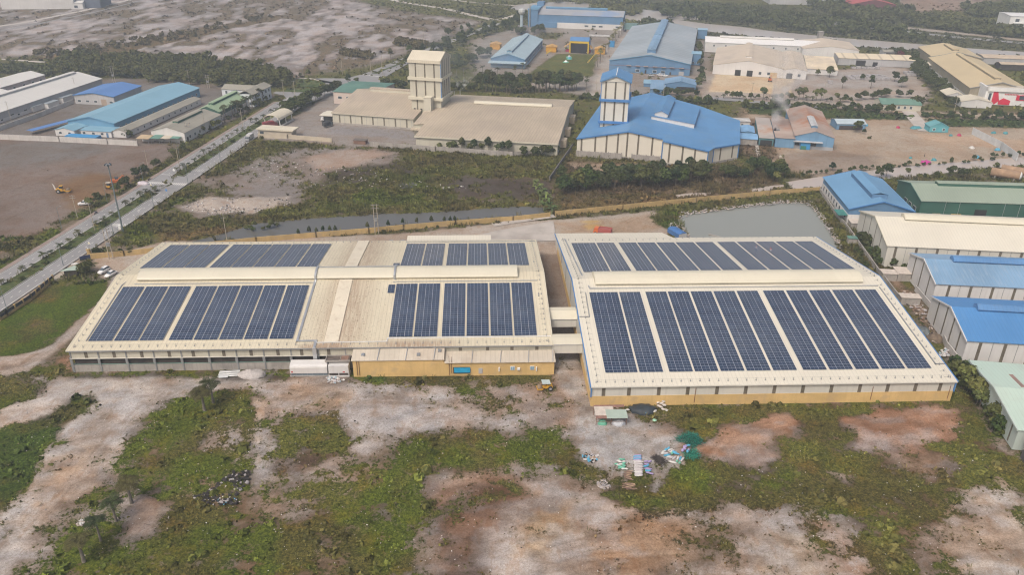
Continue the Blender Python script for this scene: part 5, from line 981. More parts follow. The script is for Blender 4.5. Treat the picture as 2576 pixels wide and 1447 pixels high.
c1 = shed('blue_factory_hall', 'far blue hall with grey roof, white ground floor and dark doors', 'factory hall', (48.5, 676.5), -12.9, 69, 34, 10, 12.6, 'x', mat('grey_roof_patchy', (.33, .34, .36), .7, .08, .04, dirt=(.14, .27, .50), dirt_amt=.6, dirt_scale=.03), BLUEW, plinth=(4.2, WHITEW), trim=LBLUEW, mon=[(4, 55, 1.6, 1.6, 'box', LBLUEW, BLUEW)], doors=[('f', 19, 5, 4, DARK), ('f', 32.5, 5.5, 4, DARK), ('f', 57.5, 5.5, 4, DARK)], windows=[('f', [40, 46, 51.5, 65], 3, 1.6, 2.8)])
MB().box(-8, 0, -1, 26, 0, 13.6).build('wall', BLUEW, c1); MB().box(-8.4, .3, -1.4, 26.4, 13.6, 14.0).build('roof', LBLUEW, c1); MB().box(-4, 1.5, 20, 30, 13.9, 17).build('roof_house', BLUEW, c1); MB().box(0, 16, -.8, 0, 0, 4.4).build('wall', BLUEW, c1)
MB().tube((-6.3, -1.5, 0), (-6.3, -1.5, 17), .5, .45, 8).build('chimney', STEEL, c1)
c2 = shed('blue_factory_hall', 'pale blue roofed hall with row of white windows beside the lawn', 'factory hall', (7.6, 512), -12.6, 21.5, 78, 5.4, 8.6, 'y', mat('pale_blue_roof', (.35, .455, .505), .55, .06, .06, ribs=('y', .9, .12), fine=.02), BLUEW, trim=LBLUEW, plinth=(1.1, mat('pale_plinth', (.36, .48, .58), .8)), mon=[(6, 74, 1.6, 1.3, 'gable', mat('pale_blue_roof', (1, 1, 1)), LBLUEW)], windows=[('r', frange(3, 74, 14), 1.3, 1.3, 2.9)], doors=[('f', 6, 3, 2.4, BLUET), ('f', 14, 2, 2.4, BLUET)])
MB().loft([(-1, -4.5, 3.2), (22.5, -4.5, 3.2), (22.5, -4.5, 3.4), (-1, -4.5, 3.4)], [(-1, .1, 3.9), (22.5, .1, 3.9), (22.5, .1, 4.1), (-1, .1, 4.1)]).build('canopy', mat('pale_blue_roof', (1, 1, 1)), c2)
wt = thing('water_tower', 'pale blue water tower with a rounded tank on one slender column', 'water tower', T(2, 0, 85, 332))
MB().lathe((0, 0, 0), [(1.3, 0), (1.1, 14)], 12).build('column', mat('pale_blue_paint', (.38, .47, .52), .6), wt); MB().lathe((0, 0, 0), [(1.1, 13.8), (2.4, 15.2), (2.7, 16.4), (2.5, 17.6), (.8, 18.6), (.2, 19)], 14).build('tank', mat('tank_grey', (.45, .47, .46), .6), wt)
t_ = shed('blue_hut', 'small blue hut with pitched roof in front of the grey roofed hall', 'hut', tuple(T(2, 0, 1520, 905).xy), -13, 17, 14, 3.6, 5.4, 'y', BLUEF, BLUEW, doors=[('f', 11.5, 10, 2.4, DARK)])
shed('blue_hut', 'low blue hut with plain sloping roof left of the pitched hut', 'hut', tuple(T(2, 0, 1375, 935).xy), -13, 8, 24, 2.4, 2.8, 'x', BLUEF, BLUEW)
shed('blue_hut', 'tiny blue lean-to beside the low sloping roof', 'hut', tuple(T(2, 0, 1310, 868).xy), -13, 6, 10, 1.9, 2.4, 'x', LBLUER, BLUEW)
shed('blue_stair_house', 'blue stair house attached to right side of the grey hall', 'annex', tuple(T(2, 0, 1782, 650).xy), -15.6, 6, 10, 7, 7.4, 'x', LBLUER, BLUEW, windows=[('f', [1.5, 4.4], 1.2, 1, 2)])
shed('blue_stair_house', 'far blue stair house at the right rear of the grey hall', 'annex', tuple(T(2, 0, 1848, 385).xy), -15.6, 7, 9, 6.4, 6.8, 'x', LBLUER, BLUEW)
# white and cream works, right of it
shed('white_shed', 'long low bright white shed behind cream roofed works', 'shed', (158, 566), -14, 78, 26, 6.6, 8.2, 'x', mat('bright_white_roof', (.76, .75, .73), .6, .03), WHITEW, mon=[(10, 60, 1.6, 1.3, 'round', WHITER, WHITEW)], windows=[('f', frange(6, 70, 9), 1.1, 4, 5.2)])
TANR2 = mat('dusty_cream_roof', (.56, .48, .385), .75, .1, .05, streak=('x', .5, (.42, .36, .30)), dirt=(.38, .33, .28), dirt_amt=.6, dirt_scale=.05, ribs=('y', 1, .2))
shed('cream_works_hall', 'wide dusty cream gabled hall with three dark doorways', 'factory hall', (143.5, 491), -17.5, 41, 62, 5.6, 9.2, 'y', TANR2, WHITEW, mon=[(10, 60, 2, 1.2, 'box', TANR2, WHITEW)], doors=[('f', 15, 3.4, 3.4, DARK), ('f', 22, 3.4, 3.4, DARK), ('f', 36, 4, 3, YELLOW)], windows=[('f', [28, 33], 1.6, 1.4, 3)])
shed('cream_works_hall', 'dusty cream hall adjoining doorways, lower and farther right', 'factory hall', (182.7, 478.7), -17.5, 13.5, 62, 5.0, 6.4, 'y', TANR2, WHITEW, doors=[('f', 4, 3.4, 3.2, DARK)], windows=[('f', [9.5], 1.6, 1.4, 3)])
shed('cream_lean_to', 'sloping cream lean-to with bright patched panels at the works end', 'shed', tuple(T(3, 0, 390, 740).xy), -17, 18, 46, 3.2, 4.8, 'x', mat('cream_tin_bright', (.66, .56, .41), .7, .15, .1, dirt=(.46, .40, .33), dirt_amt=.8, dirt_scale=.04), WHITEW, rp=.8)
shed('cream_works_hall', 'farther cream hall with broad low white gable', 'factory hall', tuple(T(3, 0, 340, 585).xy), -12, 36, 34, 6.5, 8.6, 'y', TANR2, WHITEW, doors=[('f', 31, 5, 4.4, DARK)])
shed('cream_works_hall', 'open fronted cream bay shed with six roof bays', 'factory hall', tuple(T(3, 0, 705, 650).xy), -11, 47, 15, 4.4, 5.6, 'x', mat('bright_cream_tin', (.66, .57, .42), .7, .05, .1, ribs=('x', 7.6, .6)), GREYW, rp=.85, doors=[('f', 14, 6, 3.4, DARK), ('f', 23, 3, 2.6, DARK)])
shed('storage_shed', 'small grey storage shed near far river bank', 'shed', tuple(T(3, 0, 1155, 565).xy), -8, 16, 8, 3.2, 4, 'x', GREYFL, GREYW, doors=[('f', 8, 12, 2.4, DARKB)])
for (x, y, h, l) in ((508, 475, 11, 'taller concrete chimney stub behind the cream works'), (645, 485, 6.5, 'shorter concrete chimney stub behind the cream works')):
    t_ = thing('chimney', l, 'chimney', T(3, 0, x, y), 0, 'chimney stubs behind the cream works'); MB().box(-1.6, 1.6, -1.6, 1.6, 0, h).build('shaft', CONC2, t_); MB().box(-1.8, 1.8, -1.8, 1.8, h, h+.4).build('cap', CONC2, t_)
YR = mat('yellow_cream_roof', (.55, .45, .28), .6, .05, .06, streak=('x', .2, (.45, .38, .27)), ribs=('y', .9, .15)); YW = mat('tan_metal_wall', (.33, .29, .215), .7, .1, .1, streak=('z', .4))
shed('yellow_hall', 'long yellowish cream hall with framed side wall at right edge', 'factory hall', (266.6, 424.3), -14.4, 30, 91, 6.2, 10, 'y', YR, YW, trim=STEEL, mon=[(8, 84, 1.7, 1.0, 'box', YR, YW)], posts=[('l', frange(2, 89, 16), .3, STEEL), ('f', [5, 12, 20], .4, STEEL)], plinth=(1.6, WHITEW))
shed('yellow_hall', 'shorter yellowish cream hall behind the long yellowish one', 'factory hall', (290.8, 512), -14.4, 30, 36, 7, 10.2, 'y', YR, YW, trim=STEEL, mon=[(6, 28, 2, 1.0, 'box', YR, YW)])
shed('tan_shed', 'long tan lean shed right of yellowish halls', 'shed', tuple(T(3, 0, 2160, 640).xy), -12, 70, 14, 4, 4.8, 'x', mat('tan_roof_far', (.50, .41, .31), .8, .1), GREYW)
shed('tan_shed', 'cream tin shelter over the junk yard at the right edge', 'shed', tuple(T(3, 0, 2330, 700).xy), -12, 40, 8, 3.6, 4.2, 'x', mat('tan_roof_far', (.50, .41, .31)), DARKB)
for x, y, w, d, l in ((1560, 700, 12, 14, 'cream canopy against the left side of the long yellowish hall'), (1540, 600, 14, 16, 'farther cream canopy beside the shorter yellowish hall')):
    shed('side_canopy', l, 'canopy', tuple(T(3, 0, x, y).xy), -14, w, d, 3, 3.6, 'x', CREAM2, GREYW, z0=2.6, group='canopies beside the yellowish halls')
rw = thing('white_showroom', 'white modern building with jagged red panels on its front', 'office', (269.5, 413.2, 0), R(-14))
MB().box(0, 40, 0, 12, 0, 8).build('wall', WHITEP, rw); MB().box(.5, 40, .5, 12.4, 8, 8.15).build('roof', mat('cream_tin', (.50, .45, .37)), rw); MB().box(-1, 40, -.8, 0, 7.2, 9.2).box(-1, 0, -.8, 12, 0, 9.2).build('parapet', WHITEP, rw)
REDP = mat('red_panel', (.62, .02, .06), .5, .05); m = MB()
for pts in ([(3, 6.8), (5.2, 6.8), (6.5, 2.4), (4.5, 0.2), (3.0, 2.0)], [(6.2, 2.2), (8.4, 3.8), (12, 2.6), (12, .4), (6.4, .4)], [(14.5, 5.6), (22, 6.2), (22, 3.0), (14.5, 3.0)]): m.loft([(x, -.25, z) for x, z in pts], [(x, -.05, z) for x, z in pts])
m.build('red_panel', REDP, rw); MB().box(1.0, 2.2, -.1, .1, 2, 6).box(16, 21.5, -.3, -.1, 3.4, 5.4).build('window', GLASS, rw)
m = MB()
for i in range(9): m.box(8.6+i*.75, 9.15+i*.75, -.12, 0, 5.5, 6.2)
m.build('lettering', mat('red_lettering', (.55, .12, .13), .6), rw)
for x, y, w, d, l in ((1935, 1075, 15, 11, 'cream pyramid roofed gatehouse beside white showroom'), (1790, 1010, 9, 12, 'slanted cream canopy left of the gatehouse')):
    shed('gatehouse', l, 'gatehouse', tuple(T(3, 0, x, y).xy), -12, w, d, 3, 4.6, 'y', CREAM, WHITEW, z0=.0 if d == 11 else 2.6)
shed('guard_house', 'cream guard house under a wide dull green roof among trees', 'house', tuple(T(3, 0, 1130, 1105).xy), -8, 20, 11, 3.2, 5, 'x', mat('teal_tiles', (.13, .235, .19), .8, .1), CREAMW, windows=[('f', [9, 12, 15], 1.2, 1, 2.4)])
# rusty smoking workshop
RUSTR = mat('rusty_tin_roof', (.37, .30, .26), .8, .14, .08, streak=('x', .6, (.33, .17, .10)), dirt=(.35, .15, .075), dirt_amt=1.0, dirt_scale=.035)
BLW = mat('sky_blue_wall', (.15, .285, .44), .7, .1, .15, streak=('z', .3))
s1 = shed('rusty_workshop', 'blue walled workshop under a rust streaked gabled roof with smoke', 'workshop', (137.6, 334.2), -15, 16.2, 48.5, 5.4, 7.9, 'y', RUSTR, BLW, mon=[(6, 24, 1.3, 1.0, 'gable', mat('pale_grey_tin', (.46, .47, .48), .7), BLW)], doors=[('f', 7.8, 2.6, 2.8, DARK), ('f', 1.2, 1.8, 2.6, DARK)], plinth=(1.3, mat('grey_blocks', (.36, .37, .39), .9)))
MB().box(2.6, 6.6, -1.6, 0, 0, 2.9).build('blue_booth', mat('strong_blue_tin', (.05, .26, .52), .6), s1); MB().box(2.7, 5, -1.75, -1.6, 0, 1.6).build('door', mat('green_door', (.05, .17, .12), .7), s1); MB().box(-.6, 11.5, -2.2, 0, 3.3, 3.45).build('canopy', mat('pale_grey_tin', (1, 1, 1)), s1)
shed('rusty_annex', 'rusty flat roofed annex with smoking stack joined to the workshop', 'annex', tuple(H0.xy) if False else (129.6, 335.6), -15, 8, 34, 4.2, 4.5, 'x', RUSTR, BLW)
shed('rusty_annex', 'lower rusty open bay farthest left of the workshop', 'annex', (123.4, 338.6), -15, 6.2, 36, 3.3, 3.6, 'x', mat('rusty_tin_roof2', (.40, .36, .33), .8, .12, .08, dirt=(.40, .22, .13), dirt_amt=.9, dirt_scale=.07), mat('teal_wall', (.09, .22, .25), .7), doors=[('f', 3.1, 5, 2.4, DARK)])
shed('blue_tin_shed', 'small blue tin roofed store with stained block walls', 'shed', (115.2, 339.6), -15, 7.4, 9, 2.7, 3.2, 'x', LBLUER if False else mat('sky_tin', (.20, .38, .60), .6, .08), CONC2, posts=[('f', [2.3, 4.8], .15, STEEL)])
shed('blue_tin_shed', 'narrow blue tin shed behind the stained block store', 'shed', (119.0, 350.2), -15, 5.6, 11, 2.7, 3.3, 'y', mat('sky_tin', (1, 1, 1)), BLW)
shed('ruined_rooms', 'roofless white concrete rooms beyond the blue tin shed', 'ruin', (115.5, 368.0), -10, 12.5, 6, 3.2, 3.3, 'x', mat('pale_slab', (.45, .44, .43), .9, .2, .6), WALLW, windows=[('f', [2, 5, 9], 1.0, .9, 2.2)])
shed('open_shed', 'open sided pale blue shed in the sandy yard', 'shed', tuple(T(3, 0, 690, 1300).xy), -4, 13.5, 9, 2.8, 4.0, 'x', mat('pale_tin', (.42, .50, .54), .6, .06), BLW, doors=[('f', 6.7, 11, 1.9, DARKB)])
shed('turquoise_hut', 'small turquoise hut with pyramid-like roof in the sandy yard', 'hut', tuple(T(3, 0, 1622, 1325).xy), -6, 8.5, 6, 2.6, 4.4, 'y', mat('turquoise_tin', (.13, .33, .36), .6), mat('turquoise_wall', (.11, .37, .43), .7), windows=[('f', [2, 6.4], 1, .8, 1.8)])
wall_run('tin_fence', 'tall white tin fence slanting across the sandy yard', TT(3, 0, (2052, 1345), (2340, 1490), (2500, 1610)), 3.0, .2, mat('white_tin', (.56, .58, .59), .6), post=(4.2, .25, .1))
# far sheds along the top edge
shed('far_white_shed', 'pale white shed at the far upper left', 'shed', tuple(T(0, 0, 20, 92).xy), 5, 62, 30, 9, 12, 'y', WHITER, WHITEW)
shed('far_grey_shed', 'dark slate shed right of the far white shed', 'shed', tuple(T(0, 0, 318, 82).xy), 5, 60, 30, 9, 11, 'x', mat('slate_roof', (.11, .13, .18), .8), mat('slate_wall', (.10, .12, .17), .8))
shed('far_white_shed', 'small white house among far trees, top left', 'shed', tuple(T(0, 0, 535, 88).xy), 5, 26, 14, 5, 7, 'x', WHITER, WHITEW, windows=[('f', [6, 13, 20], 3, 1, 3)])
shed('far_grey_shed', 'low far grey warehouse at top edge, right of middle', 'shed', tuple(T(3, 0, 20, 40).xy), -6, 110, 40, 7, 9, 'x', GREYR, GREYW)
shed('red_roof_shed', 'far open shed with red roof and blue stack', 'shed', tuple(T(3, 0, 835, 115).xy), -8, 40, 24, 7, 11, 'y', mat('red_tin', (.42, .10, .10), .7, .1), mat('dark_red_wall', (.16, .06, .07), .8))
hw_ = shed('white_villa', 'white flat roofed villa on the far right slope', 'house', tuple(T(3, 0, 2410, 285).xy), -10, 52, 24, 10, 10.6, 'x', WHITEP, WHITEP, windows=[('f', [6, 16, 26, 36], 3, 5.6, 8), ('f', [6, 16, 26, 36], 3, 1.2, 3.6)])
MB().box(3, 49, -1.5, 0, 4.4, 5.0).build('balcony', WHITEP, hw_)
# ------------------------------------------------------------------ vegetation
def leaf_mat(name, col, var=.45, dry=(.13, .10, .04), attr=None):
    if name in MATS: return MATS[name]
    k = NT(name); g = k.new('ShaderNodeNewGeometry'); oi = k.new('ShaderNodeObjectInfo')
    if attr: a = k.new('ShaderNodeAttribute', attribute_name=attr); base = a.outputs[0]; c = k.mix(g.outputs['Random Per Island'], k.mix(1, base, (.55, .6, .6), 'MULTIPLY'), k.mix(1, base, (1.5, 1.4, 1.3), 'MULTIPLY'))
    else:
        c = k.mix(g.outputs['Random Per Island'], tuple(x*(1-var) for x in col), tuple(x*(1+var*1.1) for x in col))
        c = k.mix(k.math('MULTIPLY', oi.outputs['Random'], .38), c, dry); c = k.mix(1, c, k.mix(k.math('FRACT', k.math('MULTIPLY', oi.outputs['Random'], 7.3)), (.65, .7, .75), (1.4, 1.35, 1.2)), 'MULTIPLY')
    k.L(c, k.b.inputs['Base Color']); k.b.inputs['Roughness'].default_value = .8; k.b.inputs['Specular IOR Level'].default_value = .15
    MATS[name] = k.m; return k.m
LEAF = leaf_mat('tree_leaves', (.040, .066, .018)); LEAFD = leaf_mat('dark_leaves', (.026, .046, .016)); LEAFY = leaf_mat('light_leaves', (.085, .110, .034)); PALML = leaf_mat('palm_fronds', (.030, .046, .016)); BANL = leaf_mat('banana_leaves', (.10, .15, .05))
BUSHL = leaf_mat('bush_leaves', (.045, .070, .020)); DRYL = leaf_mat('dry_palm_fronds', (.046, .046, .020)); CASL = leaf_mat('casuarina_needles', (.032, .052, .022))
BARK = mat('bark', (.16, .13, .10), .95, .2, 1.5); PALMB = mat('palm_bark', (.20, .175, .15), .95, .2, 2); STAKE = mat('bamboo_stake', (.32, .26, .16), .9)
def quads_mesh(name, P, mat_, cols=None):
    n = len(P)//4; me = bpy.data.meshes.new(name); me.vertices.add(len(P)); me.vertices.foreach_set('co', P.astype(np.float32).ravel())
    me.loops.add(len(P)); me.loops.foreach_set('vertex_index', np.arange(len(P), dtype=np.int32)); me.polygons.add(n); me.polygons.foreach_set('loop_start', np.arange(0, len(P), 4, dtype=np.int32)); me.update()
    if cols is not None: a = me.attributes.new('tint', 'FLOAT_COLOR', 'POINT'); a.data.foreach_set('color', np.concatenate([cols, np.ones((len(cols), 1))], 1).astype(np.float32).ravel())
    me.materials.append(mat_); return me
def cards(C, N, size, rg, aspect=1.0):
    """leaf clump cards centred at C, roughly facing N"""
    n = len(C); N = N+rg.normal(0, .55, (n, 3)); N /= np.linalg.norm(N, axis=1)[:, None]+1e-9
    A = np.cross(N, rg.normal(0, 1, (n, 3))); A /= np.linalg.norm(A, axis=1)[:, None]+1e-9; B = np.cross(N, A)
    s = (size*rg.uniform(.6, 1.35, n))[:, None]; A = A*s; B = B*s*aspect
    q = np.stack([C-A*.9-B*.35, C+A*.15-B, C+A-B*.1+N*s*.25, C-A*.1+B], 1)
    return q.reshape(-1, 3)
def crown_pts(rg, n, lobes):
    L = np.array(lobes); w = (L[:, 3]*L[:, 4])**1.0; k = rg.choice(len(L), n, p=w/w.sum())
    d = rg.normal(0, 1, (n, 3)); d[:, 2] = np.abs(d[:, 2])*1.0-.25*np.abs(rg.normal(0, 1, n)); d /= np.linalg.norm(d, axis=1)[:, None]
    r = rg.uniform(.62, 1.08, n)[:, None]; rad = np.stack([L[k, 3], L[k, 3], L[k, 4]], 1)
    return L[k, :3]+d*r*rad, d
def tree_template(seed, h, rad, base, nl, n, size, mat_, bark=BARK, lean=0., name='tree', label='', cat='tree', spread=1.0):
    rg = np.random.default_rng(seed); rr = random.Random(seed); lob = [(0, 0, h-rad*.75, rad*.62, rad*.7)]
    for i in range(nl):
        a = 2*math.pi*i/nl+rr.uniform(-.4, .4); q = rad*rr.uniform(.35, .72)*spread; z = base+(h-base)*rr.uniform(.18, .78)
        s = rad*rr.uniform(.32, .55); lob.append((q*math.cos(a), q*math.sin(a), z, s, s*rr.uniform(.75, 1.1)))
    C, N = crown_pts(rg, n, lob); me = quads_mesh('crown', cards(C, N, size, rg), mat_)
    t = thing(name, label, cat); crown = bpy.data.objects.new('crown', me); link(crown, t)
    b = MB(); top = h*.62; b.tube((0, 0, -.3), (rr.uniform(-.1, .1)+lean*.5, rr.uniform(-.1, .1), top*.55), .05*h*.42, .05*h*.30); b.tube((lean*.5, 0, top*.55), (lean, 0, h*.85), .05*h*.30, .05*h*.1)
    for l in lob[1:1+min(5, nl)]: b.tube((lean*.5, 0, top*rr.uniform(.45, .75)), (l[0]*.85, l[1]*.85, l[2]), .045, .02, 4)
    b.build('trunk', bark, t); return t
def palm_template(seed, h, nf, fl, mat_, label, name='palm_tree', r=.20, droop=1.0, yellow=False):
    rg = np.random.default_rng(seed); rr = random.Random(seed); t = thing(name, label, 'palm tree'); b = MB()
    b.lathe((0, 0, -.2), [(r*1.35, 0), (r*1.0, h*.3), (r*.85, h*.7), (r*.65, h*.97)], 8); b.build('trunk', PALMB, t)
    Q = []
    for i in range(nf):
        a = 2*math.pi*i/nf+rr.uniform(-.25, .25); el = rr.uniform(.15, 1.15); prev = np.array((0, 0, h*.96)); d = np.array((math.cos(a)*math.cos(el), math.sin(a)*math.cos(el), math.sin(el))); L = fl*rr.uniform(.8, 1.1); ns = 6
        for s in range(ns):
            nx = prev+d*L/ns; side = np.cross(d, (0, 0, 1.)); side /= np.linalg.norm(side)+1e-9; w = fl*.26*math.sin(math.pi*(s+.9)/(ns+.8)); up = np.cross(side, d)
            for sg in (-1, 1):
                for u in range(2):
                    p0 = prev+(nx-prev)*u/2; p1 = prev+(nx-prev)*(u+.72)/2; tip = side*sg*w*rr.uniform(.8, 1.2)-up*w*.35+d*w*.5
                    Q += [p0, p1, p1+tip, p0+tip*.92]
            prev = nx; d = d+np.array((0, 0, -.30*droop)); d /= np.linalg.norm(d)
    me = quads_mesh('crown', np.array(Q), mat_); link(bpy.data.objects.new('crown', me), t); return t
HIDE = Vector((0, -450, -60))
TPL = {}
def use(key, p, label, group, rot=None, sc=1.0, rr=random.Random(5)):
    """first use moves the model itself, later uses copy it with its parts"""
    rot = rr.uniform(0, 6.28) if rot is None else rot; src, first = TPL[key]
    if first:
        TPL[key] = (src, False); src.location = p; src.rotation_euler = (0, 0, rot); src.scale = (sc,)*3 if not hasattr(sc, '__len__') else sc; tag(src, label, None, group); return src
    return copy_tree(src, p, rot, label, sc, group)
for k, a in {'broad0': (1, 6.4, 2.6, 1.5, 9, 760, .36, LEAF), 'broad1': (2, 7.2, 2.8, 1.8, 10, 820, .38, LEAF), 'broad2': (3, 5.6, 2.9, 1.2, 11, 760, .36, LEAFD), 'light0': (4, 5.2, 1.7, 1.6, 7, 430, .30, LEAFY), 'light1': (5, 4.6, 1.9, 1.2, 8, 460, .30, LEAFY),
             'slim0': (6, 7.6, 1.85, .9, 9, 620, .32, CASL), 'slim1': (7, 8.4, 2.0, 1.1, 9, 640, .33, CASL), 'round0': (8, 3.6, 1.35, 1.1, 7, 420, .24, LEAFD), 'round1': (9, 3.2, 1.25, .9, 7, 400, .24, LEAF), 'bush0': (10, 1.7, 1.35, .1, 7, 300, .24, BUSHL), 'bush1': (11, 1.3, 1.2, .1, 6, 260, .22, BUSHL), 'wide0': (12, 5.0, 4.3, 1.8, 14, 900, .34, LEAFD)}.items():
    TPL[k] = (tree_template(*a[:7], a[7], name='bush' if k[:4] == 'bush' else 'tree', cat='bush' if k[:4] == 'bush' else 'tree', label='x'), True)
TPL['palm0'] = (palm_template(21, 7.4, 15, 2.4, PALML, 'x'), True); TPL['palm1'] = (palm_template(22, 6.4, 14, 2.3, PALML, 'x'), True); TPL['palmdry'] = (palm_template(23, 5.2, 13, 2.2, DRYL, 'x', droop=1.35), True)
TPL['palmS0'] = (palm_template(24, 1.1, 11, 1.35, PALML, 'x', r=.13), True); TPL['palmS1'] = (palm_template(25, 1.5, 12, 1.5, PALML, 'x', r=.14), True); TPL['palmY'] = (palm_template(26, 5.6, 12, 1.9, leaf_mat('yellow_fronds', (.115, .115, .036)), 'x', r=.16), True)
def sap_template(seed):
    rg = np.random.default_rng(seed); t = thing('sapling', 'x', 'tree'); rr = random.Random(seed); lob = [(.25, 0, 2.2, .42, .8), (.15, .2, 1.9, .4, .55), (.35, -.15, 2.6, .3, .5), (.4, .1, 2.1, .42, .5)]
    C, N = crown_pts(rg, 300, lob); link(bpy.data.objects.new('crown', quads_mesh('crown', cards(C, N, .17, rg), LEAFD)), t)
    MB().tube((0, 0, -.1), (.25, 0, 2.3), .045, .03, 5).build('trunk', BARK, t); MB().tube((.75, .25, -.1), (.12, 0, 1.2), .03, .03, 4).build('stake', STAKE, t); return t
TPL['sap'] = (sap_template(31), True)
def banana_template(seed):
    rr = random.Random(seed); t = thing('banana_plant', 'x', 'plant'); Q = []
    for i in range(10):
        a = rr.uniform(0, 6.28); prev = np.array((0, 0, 1.4)); el = rr.uniform(.4, 1.3); d = np.array((math.cos(a)*math.cos(el), math.sin(a)*math.cos(el), math.sin(el)))
        for s in range(4):
            nx = prev+d*.55; side = np.cross(d, (0, 0, 1.)); side /= np.linalg.norm(side)+1e-9; w = (.16, .30, .28, .15)[s]; w2 = (.30, .28, .15, .03)[s]
            Q += [prev-side*w, prev+side*w, nx+side*w2, nx-side*w2]; prev = nx; d = d+np.array((0, 0, -.42)); d /= np.linalg.norm(d)
    link(bpy.data.objects.new('leaf_crown', quads_mesh('leaf_crown', np.array(Q), BANL)), t); MB().tube((0, 0, -.2), (0, 0, 1.6), .13, .08).build('stem', mat('banana_stem', (.20, .24, .10), .8), t); return t
TPL['ban'] = (banana_template(41), True)
RV = random.Random(77)
def along(pts, n, jit=1.0):
    L = [(b-a).length for a, b in zip(pts, pts[1:])]; tot = sum(L); out = []
    for i in range(n):
        s = tot*(i+.5)/n
        for (a, b), l in zip(zip(pts, pts[1:]), L):
            if s <= l: q = a.lerp(b, s/l); break
            s -= l
        out.append(Vector((q.x+RV.uniform(-jit, jit), q.y+RV.uniform(-jit, jit), -.1)))
    return out
def belt(keys, pts, n, label, group, jit=1.5, s0=.8, s1=1.2):
    for p in along(pts, n, jit): use(RV.choice(keys), p, label, group, sc=RV.uniform(s0, s1))
def at(keys, c, r, pts, label, group, s0=.85, s1=1.15):
    for i, (x, y) in enumerate(pts):
        p = T(c, r, x, y); p.z = -.1; use(keys[i % len(keys)], p, label, group, sc=RV.uniform(s0, s1))
# avenue
av = [(915, 640, 'light1', .8), (995, 605, 'round0', 1.25), (1185, 505, 'light1', .9), (1262, 440, 'broad2', .72), (1375, 352, 'round0', 1.3), (1455, 320, 'round1', 1.4), (1570, 240, 'broad2', .62), (1740, 140, 'light0', .75), (1845, 75, 'broad0', .55)]
avl = ['pale green verge tree beside white van', 'dark round verge tree behind white van', 'pale verge tree next to yellow excavator body', 'widest dark verge tree beside orange excavator', 'dark round verge tree just past the excavator', 'rounded verge tree before tall concrete pole', 'broad twin topped verge tree past the concrete pole', 'thin yellowish verge tree farther up avenue', 'dense verge tree nearest left compound stalls']
for (x, y, k, s), l in zip(av, avl): p = T(0, 1, x, y); use(k, p, l, 'trees on the verge of the avenue', sc=s)
pm = [T(0, 1, x, y) for x, y in ((15, 1420), (230, 1290), (340, 1250), (440, 1160), (515, 1115), (612, 1060), (700, 1000), (790, 925), (960, 815), (1050, 800), (1125, 730), (1265, 630), (1335, 580), (1410, 540), (1465, 490), (1555, 482), (1780, 275), (1840, 250), (1895, 225), (1955, 190), (1998, 145), (2045, 105), (2100, 75), (2150, 40))]
pm += [T(0, 0, x, y) for x, y in ((2240, 1420), (2285, 1390), (2330, 1365), (2380, 1340), (2440, 1310), (2520, 1230))]+[C_(x, y) for x, y in ((480, 520), (610, 430), (670, 390), (745, 345), (790, 320), (830, 290), (880, 262))]
for i, p in enumerate(pm): use(('palmS0', 'palmS1')[i % 2], p, 'small feathery palm growing on the grassy avenue median', 'small palms along the median', sc=RV.uniform(.85, 1.2))
for s in (-20, -8, 3, 14, 25, 33, 41, 55, 63, 90, 97, 104, 112, 122, 131, 140, 150, 160): p = RO+RD*s+RN*(8.3+RV.uniform(-.6, .8)); use(RV.choice(['bush0', 'bush1']), Vector((p.x, p.y, .1)), 'low dark shrub among the palms on the avenue median', 'shrubs on the median', sc=RV.uniform(.6, .95))
# palms by the office
for x, y in ((270, 395), (335, 385), (360, 375), (385, 360), (410, 345), (437, 335), (470, 320), (495, 305), (520, 290), (545, 278), (570, 268), (600, 250), (625, 240), (255, 420)): use(RV.choice(['palm0', 'palm1']), C_(x, y)+RN.to_3d()*2.6, 'tall palm in the row between green workshop and avenue', 'palm row beside the avenue', sc=RV.uniform(.85, 1.05))
belt(['light1', 'round1', 'bush0'], [C_(30, 590), C_(190, 480), C_(350, 400), C_(560, 290), C_(800, 200)], 20, 'leafy bush or young tree on the verge below the palm row', 'verge bushes under the palm row', 2.5, .6, 1.1)
belt(['broad0', 'broad2'], [T(0, 0, 1170, 1370), T(0, 0, 1330, 1390)], 3, 'dark round tree behind the white wall at the end of the grey green shed', 'trees by the stalls', 1, .5, .7)
belt(['round0', 'palmS1', 'bush0'], [T(0, 0, 1190, 1300), T(0, 0, 1980, 960)], 16, 'small shrub or palm along the light blue hall', 'shrubs along the light blue hall', .8, .7, 1.1)
# hedge trees left of the cream factory and around the junction
belt(['broad0', 'broad1', 'broad2'], [T(1, 0, 300, 1170), T(1, 0, 520, 1030), T(1, 0, 830, 905)], 17, 'bushy tree in the green belt along the cream factory yard', 'tree belt beside the factory yard', 1.8, .9, 1.2)
belt(['broad0', 'broad1'], [T(1, 0, 270, 1160), T(1, 0, 480, 1100)], 5, 'leafy tree in front of the belt by the barrel roofed weighbridge', 'trees near the weighbridge', 1.2, .75, .9)
at(['slim0', 'light0'], 1, 0, [(925, 865), (1010, 855)], 'airy tree standing alone at the junction kerb', 'pair of trees at the junction', .8, .95)
belt(['broad1', 'broad2', 'slim0'], [T(1, 0, 1270, 880), T(1, 0, 1420, 900), T(1, 0, 1560, 890)], 9, 'dark tree behind the left roof of the cream factory', 'trees behind the cream factory', 2.5, .75, 1.0)
at(['light0', 'broad0', 'light1'], 1, 0, [(1470, 700), (1520, 640), (1440, 760)], 'light tree just left of the cream tower', 'trees left of the cream tower', .8, 1.1)
